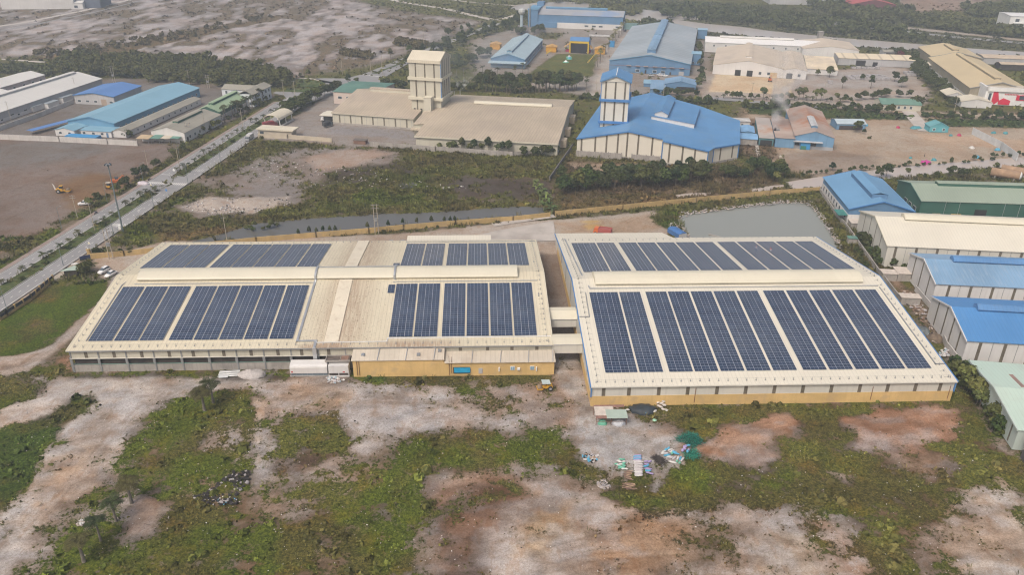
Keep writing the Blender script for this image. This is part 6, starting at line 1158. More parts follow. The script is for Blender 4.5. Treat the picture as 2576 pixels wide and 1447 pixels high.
at(['round1', 'light1', 'round0', 'light0'], 1, 0, [(440, 770), (525, 770), (660, 760), (520, 870), (455, 850), (330, 900), (375, 830)], 'small ornamental tree on the grassy junction island', 'trees on the junction island', .7, 1.0)
at(['slim0', 'broad1'], 1, 0, [(1345, 590), (1535, 525), (1905, 360), (1930, 365), (2060, 330), (2130, 290)], 'lone verge tree on the wasteland side of the far road', 'lone trees on the far road verge', .7, .95)
belt(['broad0', 'broad1', 'broad2', 'slim1'], [T(1, 0, 1620, 560), T(1, 0, 1850, 500), T(1, 0, 2200, 380), T(1, 0, 2576, 250), T(2, 0, 80, 180)], 44, 'dense tree in the long belt lining the far road', 'tree belt along the far road', 4.5, .8, 1.15)
belt(['broad0', 'broad2', 'broad1'], [T(1, 0, 1960, 690), T(1, 0, 2150, 620), T(1, 0, 2330, 560)], 16, 'tree in the smoky grove between cream tower and pale blue hall', 'smoky grove', 5, .75, 1.05)
belt(['slim0', 'slim1', 'broad1'], [T(1, 0, 2260, 905), T(1, 0, 2576, 925), T(2, 0, 250, 915), T(2, 0, 640, 900)], 46, 'tall dark tree in the dense screen behind the cream factory', 'tree screen behind the cream factory', 3.2, 1.1, 1.45)
belt(['broad0', 'broad2'], [T(1, 0, 1965, 905), T(1, 0, 2250, 915)], 8, 'lower tree in the dense screen near the smoking pipes', 'trees near the smoking pipes', 2, .6, .8)
for x, y in ((20, 760), (95, 750), (150, 770), (320, 800), (410, 815), (490, 820), (590, 830), (670, 845), (740, 880), (735, 920)): use(RV.choice(['palm0', 'palm1']), T(2, 0, x, y), 'palm in the row between sports lawn and tree screen', 'palms by the sports lawn', sc=RV.uniform(.75, .95))
for x, y in ((1950, 760), (2010, 770), (2080, 765), (2190, 765), (2270, 770), (2350, 800), (2420, 800), (2505, 810)): use(RV.choice(['palm0', 'palm1']), T(1, 0, x, y), 'palm in the row before the pale blue hall canopy', 'palms before the pale blue hall', sc=RV.uniform(.75, .95))
ca, cb = T(2, 0, 815, 700), T(2, 0, 1110, 290)
for i in range(17):
    q = ca.lerp(cb, i/16); use('palmY', Vector((q.x+RV.uniform(-.8, .8), q.y, 0)), 'yellowish palm with white painted foot lining the lane by the huge hall', 'yellowish palms along the hall lane', sc=RV.uniform(1.1, 1.4))
belt(['broad0', 'broad2'], [T(2, 0, -30, 330), T(2, 0, 120, 350), T(2, 0, 330, 310)], 14, 'rounded tree between water tower and pale blue hall', 'trees by the water tower', 4, .75, 1.0)
belt(['bush0', 'bush1', 'round1'], [T(2, 0, 650, 985), T(2, 0, 890, 990)], 10, 'trimmed shrub beside the slim blue banded tower', 'shrubs left of the blue tower', 1.5, 1.0, 1.5)
belt(['bush0', 'round1', 'bush1'], [T(2, 0, 1210, 1010), T(2, 0, 1700, 1040), T(2, 0, 2060, 1040)], 34, 'hedge shrub in the long row behind the blue roofed factory', 'hedge shrubs behind the blue factory', 2.2, 1.1, 1.7)
belt(['broad2', 'broad0'], [T(2, 0, 1430, 950), T(2, 0, 1780, 960)], 10, 'bushy tree before the pitched blue hut', 'trees before the blue huts', 1.6, .5, .7)
belt(['round0', 'light1', 'bush0'], [T(2, 0, 1890, 500), T(2, 0, 1870, 760), T(2, 0, 1840, 960)], 18, 'shrub lining the boundary between grey roofed hall and stone yard', 'boundary shrubs by the stone yard', 1.5, .9, 1.5)
belt(['palmS1', 'round1', 'light0'], [T(2, 0, 2030, 985), T(2, 0, 2576, 1000), T(3, 0, 330, 1000), T(3, 0, 850, 1030)], 30, 'young street tree in front of the stone yard wall', 'street trees before the stone yard', 1.0, .8, 1.4)
belt(['bush0', 'round1', 'bush1'], [T(2, 0, 2290, 1075), T(2, 0, 2576, 1085), T(3, 0, 100, 1060), T(3, 0, 600, 1080), T(3, 0, 1270, 1140)], 44, 'clipped shrub in the long hedge along the stone yard road', 'hedge shrubs along the yard road', 1.6, 1.1, 1.6)
belt(['bush0', 'round1', 'bush1'], [T(3, 0, 1560, 1165), T(3, 0, 2050, 1185), T(3, 0, 2650, 1200)], 34, 'clipped shrub in the hedge before the white showroom', 'hedge shrubs before the showroom', 1.5, 1.1, 1.6)
ty = [(750, 885, 'dark'), (1035, 885, 'slender'), (1275, 815, 'rounded'), (1345, 875, 'broad')]
for (x, y, a), k in zip(ty, ('slim0', 'slim1', 'broad0', 'broad1')): use(k, T(3, 0, x, y), '%s lone tree standing in the pale stone yard' % a, 'lone trees in the stone yard', sc=.92)
at(['round1', 'light1'], 3, 0, [(500, 760), (620, 775), (950, 800)], 'small tree along the grey stone stacks', 'small trees by the stone stacks', 1.0, 1.5)
belt(['broad2', 'broad0', 'broad1'], [T(3, 0, 900, 1010), T(3, 0, 1130, 985), T(3, 0, 1250, 960), T(3, 0, 1430, 990)], 12, 'tree around the green roofed guard house', 'trees around the guard house', 2.5, .55, .85)
at(['broad2', 'round0'], 3, 0, [(1480, 1090), (1160, 1090), (1850, 1075), (1895, 1050)], 'dark tree by the yard gate', 'dark gate trees', .9, 1.3)
belt(['broad0', 'broad1', 'broad2'], [T(3, 0, 1340, 560), T(3, 0, 1480, 640), T(3, 0, 1560, 760), T(3, 0, 1680, 860), T(3, 0, 1800, 960)], 34, 'leafy tree in the belt left of the yellowish halls', 'tree belt beside the yellowish halls', 4.5, .75, 1.1)
use('light1', T(3, 0, 1315, 620), 'crimson leaved tree beside the bay shed', 'crimson tree', sc=1.6).children[0].data = (lambda m: (m.materials.clear(), m.materials.append(leaf_mat('crimson_leaves', (.13, .035, .045), dry=(.12, .05, .04))), m)[2])(TPL['light1'][0].children[0].data.copy())
at(['broad0', 'round0', 'bush0', 'round1'], 3, 0, [(900, 1330), (965, 1345), (1020, 1390), (740, 1210)], 'bush beside the open sided shed in the sandy yard', 'bushes in the sandy yard', .7, 1.0)
# belt in front of the blue factory
belt(['broad0', 'broad1', 'slim0', 'slim1', 'broad2'], [T(2, 1, 480, 480), T(2, 1, 800, 460), T(2, 1, 1150, 430), T(2, 1, 1500, 420), T(2, 1, 1900, 370)], 44, 'dark tree in the thicket between blue factory and dry reeds', 'thicket before the blue factory', 2.6, .85, 1.25)
belt(['broad0', 'slim0', 'light0'], [T(2, 1, 440, 420), T(2, 1, 900, 360), T(2, 1, 1400, 340), T(2, 1, 1900, 300)], 24, 'lighter tree at the rear edge of the factory thicket', 'rear trees of the thicket', 2.5, .7, 1.0)
belt(['broad2', 'broad1', 'light1'], [T(2, 1, 2050, 330), T(2, 1, 2300, 330), T(2, 1, 2576, 250), T(3, 1, 60, 260), T(3, 1, 130, 380)], 26, 'bushy tree at the right end of the thicket near the muddy canal', 'bushy trees by the muddy canal', 3.0, .6, .95)
belt(['broad0', 'broad2', 'light0'], [T(2, 1, 60, 120), T(2, 1, 300, 130), T(2, 1, 430, 110)], 9, 'tree along grey wall right of the front corner of cream factory', 'trees at the cream factory corner', 1.6, .6, .85)
belt(['light0', 'light1', 'slim0'], [T(1, 1, 1830, 60), T(1, 1, 2150, 80), T(1, 1, 2576, 110)], 11, 'young airy tree along the front wall of the cream factory', 'young trees before the cream factory', 1.0, .7, 1.0)
for i, (x, y) in enumerate(((225, 440), (290, 520), (330, 600), (360, 640), (390, 700), (270, 560), (310, 660), (350, 560), (250, 480))): use('ban', T(2, 1, x, y+10), 'bright leaved banana plant at the end of the ditch by the yellow wall', 'banana plants at the ditch', sc=RV.uniform(1.1, 1.5))
for (x, y) in ((435, 945), (545, 935), (680, 920), (805, 912), (1128, 885), (1335, 865), (1480, 845), (1620, 838), (1768, 825), (1895, 818), (1955, 815), (2000, 810), (615, 925), (750, 915)): use('sap', T(1, 1, x, y), 'staked dark sapling leaning beside the yellow wall', 'saplings along the yellow wall', rot=RV.uniform(2.4, 3.6), sc=RV.uniform(.9, 1.15))
belt(['broad2', 'bush0', 'light1'], [T(0, 1, 2450, 850), T(1, 1, 40, 850), T(1, 1, 200, 830)], 9, 'dense green thicket tree where the ditch begins', 'thicket at the ditch head', 1.6, .5, .7)
# right lane, by the sheds and the muddy canal
belt(['bush0', 'round1', 'bush1'], [T(3, 1, 920, 960), T(3, 1, 1010, 1060), T(3, 1, 1140, 1220)], 12, 'leafy bush along left gable of the long cream hall', 'bushes by the cream hall gable', .7, 1.0, 1.5)
at(['round1', 'bush0'], 3, 1, [(1250, 1240), (1380, 1250)], 'round bush under the front strips of the cream hall', 'bushes before the cream hall', 1.0, 1.3)
at(['broad1', 'broad0', 'light0', 'round0', 'round1', 'broad0', 'broad2', 'light1'], 3, 1, [(1190, 330), (1110, 340), (1400, 330), (1575, 350), (1700, 330), (1840, 330), (1960, 350), (2290, 260)], 'tree on the muddy canal bank behind the sheds', 'canal bank trees', .62, .8)
at(['round0'], 3, 1, [(650, 270)], 'dark round bush on near edge of the sandy yard', 'sandy yard bush', 1, 1)
belt(['bush0', 'bush1', 'round1'], [T(3, 1, 160, 330), T(3, 1, 700, 290), T(3, 1, 1100, 250), T(3, 1, 2000, 180), T(3, 1, 2620, 100)], 40, 'scrubby bush on the canal bank below the sandy yard', 'canal bank scrub', 1.2, .5, .85)
belt(['bush0', 'bush1', 'round1'], [T(3, 1, 900, 1050), T(3, 1, 1000, 1260)], 7, 'small bush on the grassy lane beside the right warehouse', 'lane bushes', 1.2, .5, .8)
belt(['bush0', 'bush1', 'light1', 'round1'], [T(3, 2, 1900, 830), T(3, 2, 1960, 980), T(3, 2, 2100, 1120), T(3, 2, 2230, 1290), T(3, 3, 2350, 40)], 40, 'overgrown bush in the tangle along the mint green shed', 'tangle beside the mint shed', 1.3, .7, 1.35)
at(['bush0', 'round1', 'bush1'], 3, 2, [(2160, 110), (2480, 120), (1940, 105), (1830, 100)], 'dark shrub between the two white walled sheds', 'shrubs between white walled sheds', .7, 1.1)
# gate and foreground palms
use('wide0', T(0, 1, 860, 1300), 'spreading dark tree over the canopy beside the gate', 'gate tree', sc=.62)
for (x, y), l, s in (((975, 1105), 'round clipped bush in front of yellow gate wall, nearest the gate pier', 1.1), ((1222, 1118), 'dark oval shrub before yellow wall, left one of two', .9), ((1310, 1112), 'dark oval shrub before yellow wall, right one of two', .9)): use('round0' if x > 1000 else 'bush0', T(0, 1, x, y), l, 'shrubs at the gate wall', sc=(.6, .6, .62) if x > 1000 else (1.1, 1.1, 1.3))
fp = [((0, 2, 2055, 1240), 'palmdry', 'dry crowned palm in the field, left of the two near the tin stack', .95), ((0, 2, 2142, 1155), 'palm1', 'greener field palm nearest stacked tin sheets', .80), ((0, 3, 1322, 725), 'palmdry', 'dry field palm farthest up the foreground palm line', .90), ((0, 3, 1165, 905), 'palm1', 'green field palm second in the foreground palm line', .70), ((0, 3, 1012, 1105), 'palm0', 'darkest fullest field palm third in the foreground palm line', .62), ((0, 3, 842, 1310), 'palmdry', 'half dead field palm nearest the camera', .92)]
for q, k, l, s in fp: use(k, T(*q), l, 'palms in the foreground field', sc=(s*1.5, s*1.5, s*1.02))
for k, (o, first) in TPL.items():
    if first:
        for ch in list(o.children): bpy.data.objects.remove(ch)
        bpy.data.objects.remove(o)
# ------------------------------------------------------------------ masses: far woods, weeds
def mass(name, label, cat, polys, n, h, r, m, ncard, size, seed, tint=None):
    rg = np.random.default_rng(seed); Q = []
    for poly in polys:
        pw = np.array(W2(poly)); lo, hi = pw.min(0), pw.max(0); k = 0; tries = 0; cnt = max(1, n//len(polys))
        while k < cnt and tries < 60:
            tries += 1; c = rg.uniform(lo, hi, (cnt*2, 2)); c = c[sdist(c[:, 0], c[:, 1], [tuple(q) for q in pw]) < 0][:cnt-k]; k += len(c)
            for x, y in c:
                hh = h*rg.uniform(.6, 1.2); rr_ = r*rg.uniform(.6, 1.15)
                lob = [(x, y, hh-rr_*.8, rr_*.8, rr_*.85)]+[(x+rg.uniform(-.6, .6)*rr_, y+rg.uniform(-.6, .6)*rr_, hh*rg.uniform(.35, .8), rr_*.6, rr_*.7) for _ in range(4)]
                C, N = crown_pts(rg, ncard, lob); Q.append(cards(C, N, size, rg))
    o = bpy.data.objects.new(name, quads_mesh(name, np.concatenate(Q), m)); COL.objects.link(o); return tag(o, label, cat, kind='stuff')
FARL = leaf_mat('far_leaves', (.034, .056, .018), .5); FARM = leaf_mat('marsh_leaves', (.062, .078, .030), .45)
mass('woodland', 'dense dark green wood between far wasteland and left compound', 'woodland', [[(118, 176), (170, 146), (330, 150), (560, 158), (730, 196), (720, 226), (560, 222), (330, 206), (180, 196)]], 430, 6.6, 3.0, FARL, 190, .62, 5)
mass('woodland', 'scrubby low wood at the left edge beyond white sheds', 'woodland', [[(-40, 176), (60, 168), (118, 176), (140, 196), (60, 186), (-40, 196)]], 70, 3.4, 2.4, FARM, 120, .55, 6)
mass('woodland', 'hazy marsh trees along the far river', 'woodland', [[(1640, 24), (1760, 20), (1930, 36), (1920, 62), (1800, 54), (1680, 44)], [(1940, 40), (2200, 66), (2330, 96), (2320, 108), (2050, 84), (1940, 66)], [(1620, 62), (1690, 72), (1680, 92), (1610, 84)]], 430, 6.0, 3.6, FARM, 80, 1.1, 7)
mass('woodland', 'dim tree masses on the far right slope', 'woodland', [[(2000, 8), (2230, 10), (2300, 34), (2100, 36)], [(2230, 40), (2430, 62), (2580, 84), (2580, 96), (2400, 80), (2230, 56)], [(2420, 20), (2600, 20), (2600, 40), (2440, 44)], [(2080, 20), (2240, 44), (2230, 56), (2090, 42)]], 420, 6.4, 4.2, FARM, 70, 1.3, 8)
mass('woodland', 'far bushes above the cross roads at top centre', 'woodland', [[(1150, 20), (1280, 30), (1250, 44), (1160, 28)], [(1480, 22), (1620, 26), (1600, 40), (1520, 30)], [(1300, 2), (1640, 0), (1640, 12), (1520, 14)]], 240, 4, 2.8, FARM, 60, 1.0, 9)
mass('woodland', 'far bushes dotted over the pale wasteland', 'woodland', [[(30, 140), (250, 112), (460, 80), (640, 40), (690, 42), (500, 88), (330, 124), (200, 144)], [(1000, 96), (1080, 112), (1060, 124), (990, 112)], [(860, 128), (940, 140), (930, 148), (860, 138)]], 300, 2.0, 2.4, leaf_mat('rusty_scrub', (.105, .088, .045), .4), 40, .8, 10)
# weeds: sampled on the terrain by plant cover
KEEP = [rpoly(-140, 205, -2.2, 5.3), rpoly(-140, 205, 9.9, 15.7), [(X1-.3, Y1-.3), (X1+W1, Y1-.3), (X1+W1, Y1+D1), (X1-.3, Y1+D1)], [(X2-.3, Y2-.2), (X2+W2_, Y2-.2), (X2+W2_, Y2+D2), (X2-.3, Y2+D2)], [(-29.3, 154.7), (16.7, 154.7), (16.7, 160), (-29.3, 160)], plaza]
def weeds(name, label, cat, sel, n, size, hgt, k, seed, power=1.5, blade=False, tk=1.0):
    rg = np.random.default_rng(seed); ny = len(gy)
    area = (np.gradient(gy)[:, None]*np.gradient(gs)[None, :]*(42+.72*np.clip(gy, 60, None))[:, None]).ravel()
    local = fbm(GX/3.2, GY/3.2, seed, 3)
    w = area*np.clip(veg-.12, 0, 1)**power*np.clip(local*2.4-.55, .05, 1.6)*sel
    i = rg.choice(NV, n, p=w/w.sum()); x = GX[i]+rg.uniform(-.5, .5, n)*.006*GY[i]*.8; y = GY[i]+rg.uniform(-.5, .5, n)*.0046*GY[i]; z = GZ[i]; tint = herb[i]
    ok = np.ones(n, bool)
    for poly in KEEP: ok &= sdist(x, y, poly) > 0
    for nm, pw in PONDS.items():
        if nm != 'puddle': ok &= sdist(x, y, pw) > -.4
    x, y, z, tint = x[ok], y[ok], z[ok], tint[ok]; n = len(x); tint = tint*rg.uniform(.55, 1.4, (n, 1))*np.array(tk)
    s = size*rg.uniform(.45, 1.3, n)*(.65+.7*vnoise(x/4, y/4, seed)); h = hgt*s/size*rg.uniform(.6, 1.3, n)
    if blade:
        a = rg.uniform(0, 6.28, (n, k)); q = rg.uniform(.1, .5, (n, k))*s[:, None]; bx, by = x[:, None]+q*np.cos(a), y[:, None]+q*np.sin(a); lean = rg.uniform(.2, .8, (n, k))*s[:, None]
        tx, ty, tz = bx+lean*np.cos(a), by+lean*np.sin(a), z[:, None]+h[:, None]*rg.uniform(.7, 1.1, (n, k)); wd = .07*s[:, None]; wx, wy = -np.sin(a)*wd, np.cos(a)*wd; zb = np.repeat(z[:, None], k, 1)
        P = np.stack([np.stack([bx-wx, by-wy, zb], -1), np.stack([bx+wx, by+wy, zb], -1), np.stack([tx+wx*.5, ty+wy*.5, tz], -1), np.stack([tx-wx*.5, ty-wy*.5, tz], -1)], 2).reshape(-1, 3)
    else:
        d = rg.normal(0, 1, (n, k, 3)); d[..., 2] = np.abs(d[..., 2]); d /= np.linalg.norm(d, axis=2)[..., None]
        C = np.stack([x, y, z], 1)[:, None, :]+d*rg.uniform(.4, 1, (n, k, 1))*np.stack([s*.5, s*.5, h], 1)[:, None, :]
        P = cards(C.reshape(-1, 3), d.reshape(-1, 3), np.repeat(s*.30, k), rg)
    o = bpy.data.objects.new(name, quads_mesh(name, P, leaf_mat('weed_leaves', (.1, .1, .1), attr='tint'), np.repeat(tint, 4*k, 0))); COL.objects.link(o); return tag(o, label, cat, kind='stuff')
near = (GY < 162).astype(float); mid = ((GY >= 205) & (GY < 345)).astype(float)
_lawn = sdist(GX, GY, W2([(1320, 195), (1395, 128), (1510, 128), (1500, 195)])) > 0
far = ((GY >= 345) & (GY < 840) & _lawn).astype(float)*np.where(_in > .3, .35, 1)
near *= 1-.8*((GX < -75) & (GY > 160))
weeds('weeds', 'low leafy weeds over the foreground field', 'weeds', near*(herb[:, 1] > .06), 72000, .62, .34, 5, 61, 1.6, tk=1.35)
weeds('weeds', 'leafy shrub clumps standing out of the foreground weeds', 'weeds', near*(veg > .62)*(herb[:, 1] > .07)*np.clip((fbm(GX/9, GY/8, 88, 3)-.45)/.1, 0, 1), 5200, 1.35, .75, 26, 67, 1.0, tk=1.25)
weeds('dry_brush', 'brown dry brush specks over the bare foreground soil', 'weeds', near*(veg < .62)*(veg > .06), 26000, .42, .26, 5, 66, .35, tk=(.85, .62, .5))
weeds('grass', 'rough grass tufts over the foreground field', 'grass', near, 40000, .62, .46, 7, 62, .9, True, 1.15)
weeds('weeds', 'rank bushes and weeds over the dump land behind the warehouses', 'weeds', mid, 17000, 1.25, .75, 9, 63, 2.2)
weeds('grass', 'tall reeds and grass over the dump land', 'grass', mid, 26000, 1.1, 1.0, 10, 64, 1.4, True)
weeds('weeds', 'scattered scrub over the distant land', 'weeds', far, 22000, 2.4, 1.1, 7, 65, 1.6)
# beyond the three hundred that show largest, trees are one mass
def merge_trees(keep=292):
    tr = [o for o in COL.objects if o.parent is None and o.get('category') == 'tree']
    solo = lambda o: 'lone' in o['label'] or 'crimson' in o['label'] or not o.get('group')
    tr.sort(key=lambda o: (0 if solo(o) else 1, (o.location-Vector((0, 0, CAM_H))).length/max(.3, o.scale[0])))
    Q, K, Tm = [], [], {}
    for o in tr[keep:]:
        M = np.array(Matrix.LocRotScale(o.location, o.rotation_euler, o.scale))
        for ch in list(o.children):
            if ch.name.startswith('crown'):
                me = ch.data; co = np.empty(len(me.vertices)*3, np.float32); me.vertices.foreach_get('co', co); co = co.reshape(-1, 3)[:len(me.vertices)//4*4]
                Tm.setdefault(me.materials[0], []).append(co@M[:3, :3].T+M[:3, 3])
            bpy.data.objects.remove(ch)
        bpy.data.objects.remove(o)
    for m, L_ in Tm.items():
        P = np.concatenate(L_); me = quads_mesh('woodland', P, m); o = bpy.data.objects.new('woodland', me); COL.objects.link(o); tag(o, 'distant tree belts among the far factories, %s foliage' % m.name.split('_')[0], 'woodland', kind='stuff')
merge_trees()
# ------------------------------------------------------------------ walls and fences of the solar works
BW_ = [T(0, 1, 920, 1152), T(0, 1, 1250, 1125), T(0, 1, 1580, 1088), T(1, 1, 0, 985), T(1, 1, 600, 935), T(1, 1, 1130, 892), T(1, 1, 1480, 858), T(1, 1, 2000, 815), T(1, 1, 2576, 772), T(2, 1, 370, 733)]
wall_run('boundary_wall', 'weathered yellow boundary wall along the ditch behind left warehouse', BW_, 1.55, .22, YELLOW2, post=(4.2, .32, .04))
wall_run('boundary_wall', 'weathered yellow boundary wall between dry reeds and the pond', [T(2, 1, 425, 722), T(2, 1, 1100, 655), T(2, 1, 1840, 582), T(2, 1, 2576, 512), T(3, 1, 520, 476)], 1.6, .22, YELLOW2, post=(4.2, .32, .04))
wall_run('lane_wall', 'grey block wall running along the lane of the right hand sheds', [T(3, 1, 522, 476), T(3, 1, 690, 730), T(3, 1, 780, 830), T(3, 1, 1105, 1290), T(3, 2, 1330, 140)], 1.3, .3, CONC2)
wall_run('lane_wall', 'white low wall with barred openings before white walled sheds', [T(3, 2, 1480, 30), T(3, 2, 1640, 220), T(3, 2, 1790, 600), T(3, 2, 1935, 785)], 1.5, .25, WALLW)
g = wall_run('railing_wall', 'low yellow plinth wall with piers and dark panels along lawn', [D(0, 804.5), D(18, 793), D(80, 752), D(134, 704)], .45, .3, YELLOW2, post=(2.35, .42, 1.15, YELLOW2))
wp = [D(0, 804.5).xy, D(18, 793).xy, D(80, 752).xy, D(134, 704).xy]; m = MB(); o_ = wp[0]
for p, q in zip(wp, wp[1:]):
    d = (q-p).normalized(); n = Vector((-d.y, d.x))*.05; m.loft([(*(p-o_+n), .4), (*(p-o_-n), .4), (*(p-o_-n), 1.35), (*(p-o_+n), 1.35)], [(*(q-o_+n), .4), (*(q-o_-n), .4), (*(q-o_-n), 1.35), (*(q-o_+n), 1.35)])
m.build('railing', mat('dark_railing', (.05, .05, .07), .6), g)
gp = thing('gate_pier', 'stout yellow gate pier with small white lamp at end of boundary wall', 'gate pier', T(0, 1, 905, 1145)); MB().box(-.4, .4, -.4, .4, -.2, 2.6).build('shaft', YELLOW2, gp); MB().box(-.52, .52, -.52, .52, 2.6, 2.8).build('cap', YELLOW2, gp); MB().lathe((0, 0, 2.8), [(.12, 0), (.2, .2), (.1, .4)], 8).build('lamp', WHITEP, gp)
gt = thing('sliding_gate', 'dark blue sliding gate lying open beside the yellow pier', 'gate', T(0, 1, 860, 1165), R(35)); MB().box(-1.5, 3.0, -.05, .05, .1, 1.3).build('leaf', mat('navy_gate', (.03, .05, .13), .6), gt); MB().box(-1.5, 3.0, -.08, .08, .02, .12).build('track_rail', STEEL, gt)
wall_run('panel_wall', 'grey concrete panel wall with tall posts before the blue factory', [T(2, 1, 632, 122), T(2, 1, 1085, 152)], 2.3, .18, CONC2, post=(2.6, .3, .35))
wall_run('panel_wall', 'short grey concrete panel wall right of the gap by blue factory', [T(2, 1, 1190, 160), T(2, 1, 1475, 182)], 2.3, .18, CONC2, post=(2.6, .3, .35))
wall_run('dividing_wall', 'dark grey wall dividing dump land from blue factory ground', [T(2, 1, 600, 30), T(2, 1, 500, 175), T(2, 1, 365, 372)], 1.5, .3, mat('dark_wall', (.17, .16, .16), .9, .2, .5))
wall_run('panel_wall', 'long grey yard wall in front of the cream factory', [T(1, 1, 1145, 25), T(1, 1, 1800, 72), T(1, 1, 2576, 128), T(2, 1, 455, 95)], 2.0, .2, CONC2, post=(4, .3, .05))
wall_run('yard_wall', 'cream capped yard wall by the factory entrance', [C_(626, 572), C_(905, 580), C_(1315, 612)], 1.7, .3, mat('cream_cap_wall', (.48, .42, .33), .8, .1), post=(30, .4, .1))
# ------------------------------------------------------------------ sheds and plant behind the left warehouse
k_ = thing('utility_shed', 'low cream flat shed behind left warehouse with roof fans', 'shed', (-22.3, 222.6, 0)); MB().box(0, 25.2, 0, 6.5, -.1, 2.9).build('wall', PALEW, k_)
MB().loft([(-.3, -.4, 2.9), (25.6, -.4, 2.9), (25.6, -.4, 3.05), (-.3, -.4, 3.05)], [(-.3, 7.0, 3.4), (25.6, 7.0, 3.4), (25.6, 7.0, 3.55), (-.3, 7.0, 3.55)]).build('roof', CREAM2, k_)
for x in (4.4, 19.2): MB().box(x, x+1, .2, 1.2, 2.9, 4.1).build('roof_fan', STEEL, k_)
for x, l in ((-26.9, 'left grey cooling tower beside the white tank'), (-23.6, 'right grey cooling tower next to the low cream shed')):
    t = thing('cooling_tower', l, 'cooling tower', (x-1, 222.8, 0), 0, 'cooling towers behind the warehouse'); MB().box(0, 1.7, 0, 1.9, 1.2, 3.9).build('casing', mat('grey_louvre', (.22, .205, .19), .8, .2, 2.), t); MB().lathe((.85, .95, 3.9), [(.7, 0), (.6, .25), (.7, .45)], 10).build('fan_ring', STEEL, t)
    for a, b in ((.1, .1), (1.6, .1), (.1, 1.8), (1.6, 1.8)): MB().tube((a, b, 0), (a, b, 1.25), .07).build('leg', RUST, t)
t = thing('water_tank', 'small white cylindrical tank left of the cooling towers', 'tank', (-29.0, 222.4, 0)); MB().lathe((0, 0, 0), [(.75, 1.0), (.8, 1.2), (.8, 2.8), (.6, 3.1), (.1, 3.2)], 14).build('barrel', WHITEP, t); MB().box(-.7, .7, -.7, .7, 0, 1.0).build('stand', STEEL, t)
# ------------------------------------------------------------------ people
def body_mesh(name, joints, edges, rad, split):
    me = bpy.data.meshes.new(name); me.from_pydata(joints, edges, []); o = bpy.data.objects.new(name, me); COL.objects.link(o)
    sk = o.modifiers.new('skin', 'SKIN'); sb = o.modifiers.new('sub', 'SUBSURF'); sb.levels = sb.render_levels = 1
    for i, r_ in enumerate(rad): me.skin_vertices[0].data[i].radius = (r_, r_*.85)
    me.skin_vertices[0].data[0].use_root = True
    dg = bpy.context.evaluated_depsgraph_get(); m2 = bpy.data.meshes.new_from_object(o.evaluated_get(dg)); bpy.data.objects.remove(o); m2.materials.clear()
    for mm in split[0]: m2.materials.append(mm)
    for p in m2.polygons: p.material_index = split[1](p.center); p.use_smooth = True
    return m2
SKIN = mat('skin', (.36, .21, .14), .6); HAIR = mat('black_hair', (.02, .018, .016), .6)
def person(label, loc, rot, shirt, trousers, helmet=None, crouch=False, sc=.92):
    if not crouch:
        J = [(0, 0, .95), (0, .01, 1.2), (0, .02, 1.42), (0, .03, 1.52), (0, .05, 1.62), (0, .05, 1.72), (.19, .02, 1.40), (.27, .08, 1.15), (.24, .28, 1.0), (-.19, .02, 1.40), (-.26, .06, 1.14), (-.22, .24, .95), (.10, 0, .90), (.12, .10, .50), (.12, .02, .08), (.12, .16, .04), (-.10, 0, .90), (-.13, -.05, .48), (-.13, -.22, .10), (-.13, -.08, .04)]
        sm = lambda c: 0 if c.z > 1.5 or (c.z < 1.06 and abs(c.x) > .2 and c.z > .85) else (1 if c.z > .93 else 2)
    else:
        J = [(0, 0, .42), (0, .12, .62), (0, .26, .84), (0, .32, .92), (0, .40, 1.0), (0, .42, 1.09), (.18, .25, .82), (.24, .44, .62), (.16, .60, .42), (-.18, .25, .82), (-.24, .44, .60), (-.14, .60, .40), (.11, .02, .40), (.17, .40, .42), (.15, .16, .07), (.15, .30, .04), (-.11, .02, .40), (-.17, .38, .40), (-.15, .12, .07), (-.15, .27, .04)]
        sm = lambda c: 0 if c.z > .92 or c.y > .54 else (1 if c.z > .47 and c.y < .6 and (c.z > .55 or abs(c.x) < .12) else 2)
    E = [(0, 1), (1, 2), (2, 3), (3, 4), (4, 5), (2, 6), (6, 7), (7, 8), (2, 9), (9, 10), (10, 11), (0, 12), (12, 13), (13, 14), (14, 15), (0, 16), (16, 17), (17, 18), (18, 19)]
    rad = [.15, .14, .15, .06, .085, .075, .07, .05, .04, .07, .05, .04, .095, .065, .045, .04, .095, .065, .045, .04]
    me = body_mesh('person', J, E, rad, ((SKIN, shirt, trousers), sm)); o = bpy.data.objects.new('person', me); COL.objects.link(o); o.location = loc; o.rotation_euler = (0, 0, rot); o.scale = (sc,)*3; tag(o, label, 'person')
    h = J[5]; MB().lathe((h[0], h[1], h[2]-.02), [(.105, 0), (.11, .04), (.09, .09), (.04, .12)], 10).build('hard_hat' if helmet else 'hair', helmet or HAIR, o); return o
RED = mat('red_cloth', (.40, .04, .05), .8); NAVY = mat('blue_work_trousers', (.05, .10, .20), .85); WHITECL = mat('white_cloth', (.6, .58, .56), .9); DARKCL = mat('dark_cloth', (.04, .04, .05), .9)
q = T(2, 1, 2550, 1150, 9.6); q.z = plane2(206.2); q2 = Vector((q.x, 206.2, plane2(206.2)+.2)); person('standing person in red hard hat and blue trousers on far solar slope', q2, 2.6, mat('grey_shirt', (.30, .28, .30), .9), NAVY, RED)
person('crouching person in red top among far slope solar arrays', (q2.x+4.6, 206.4, plane2(206.4)+.2), 1.2, RED, WHITECL, RED, True)
person('small dark clad person standing alone in sandy yard', T(3, 1, 1575, 132), 1.0, DARKCL, DARKCL)
person('person in pale shirt by the trunk of red lawn display', T(2, 0, 740, 540), 2.0, WHITECL, DARKCL)
person('person in red shirt waiting by left orange tent', T(2, 0, 480, 525), 2.0, RED, DARKCL)
person('person walking on lane beside the huge grey hall', T(2, 0, 970, 575), 2.0, DARKCL, DARKCL)
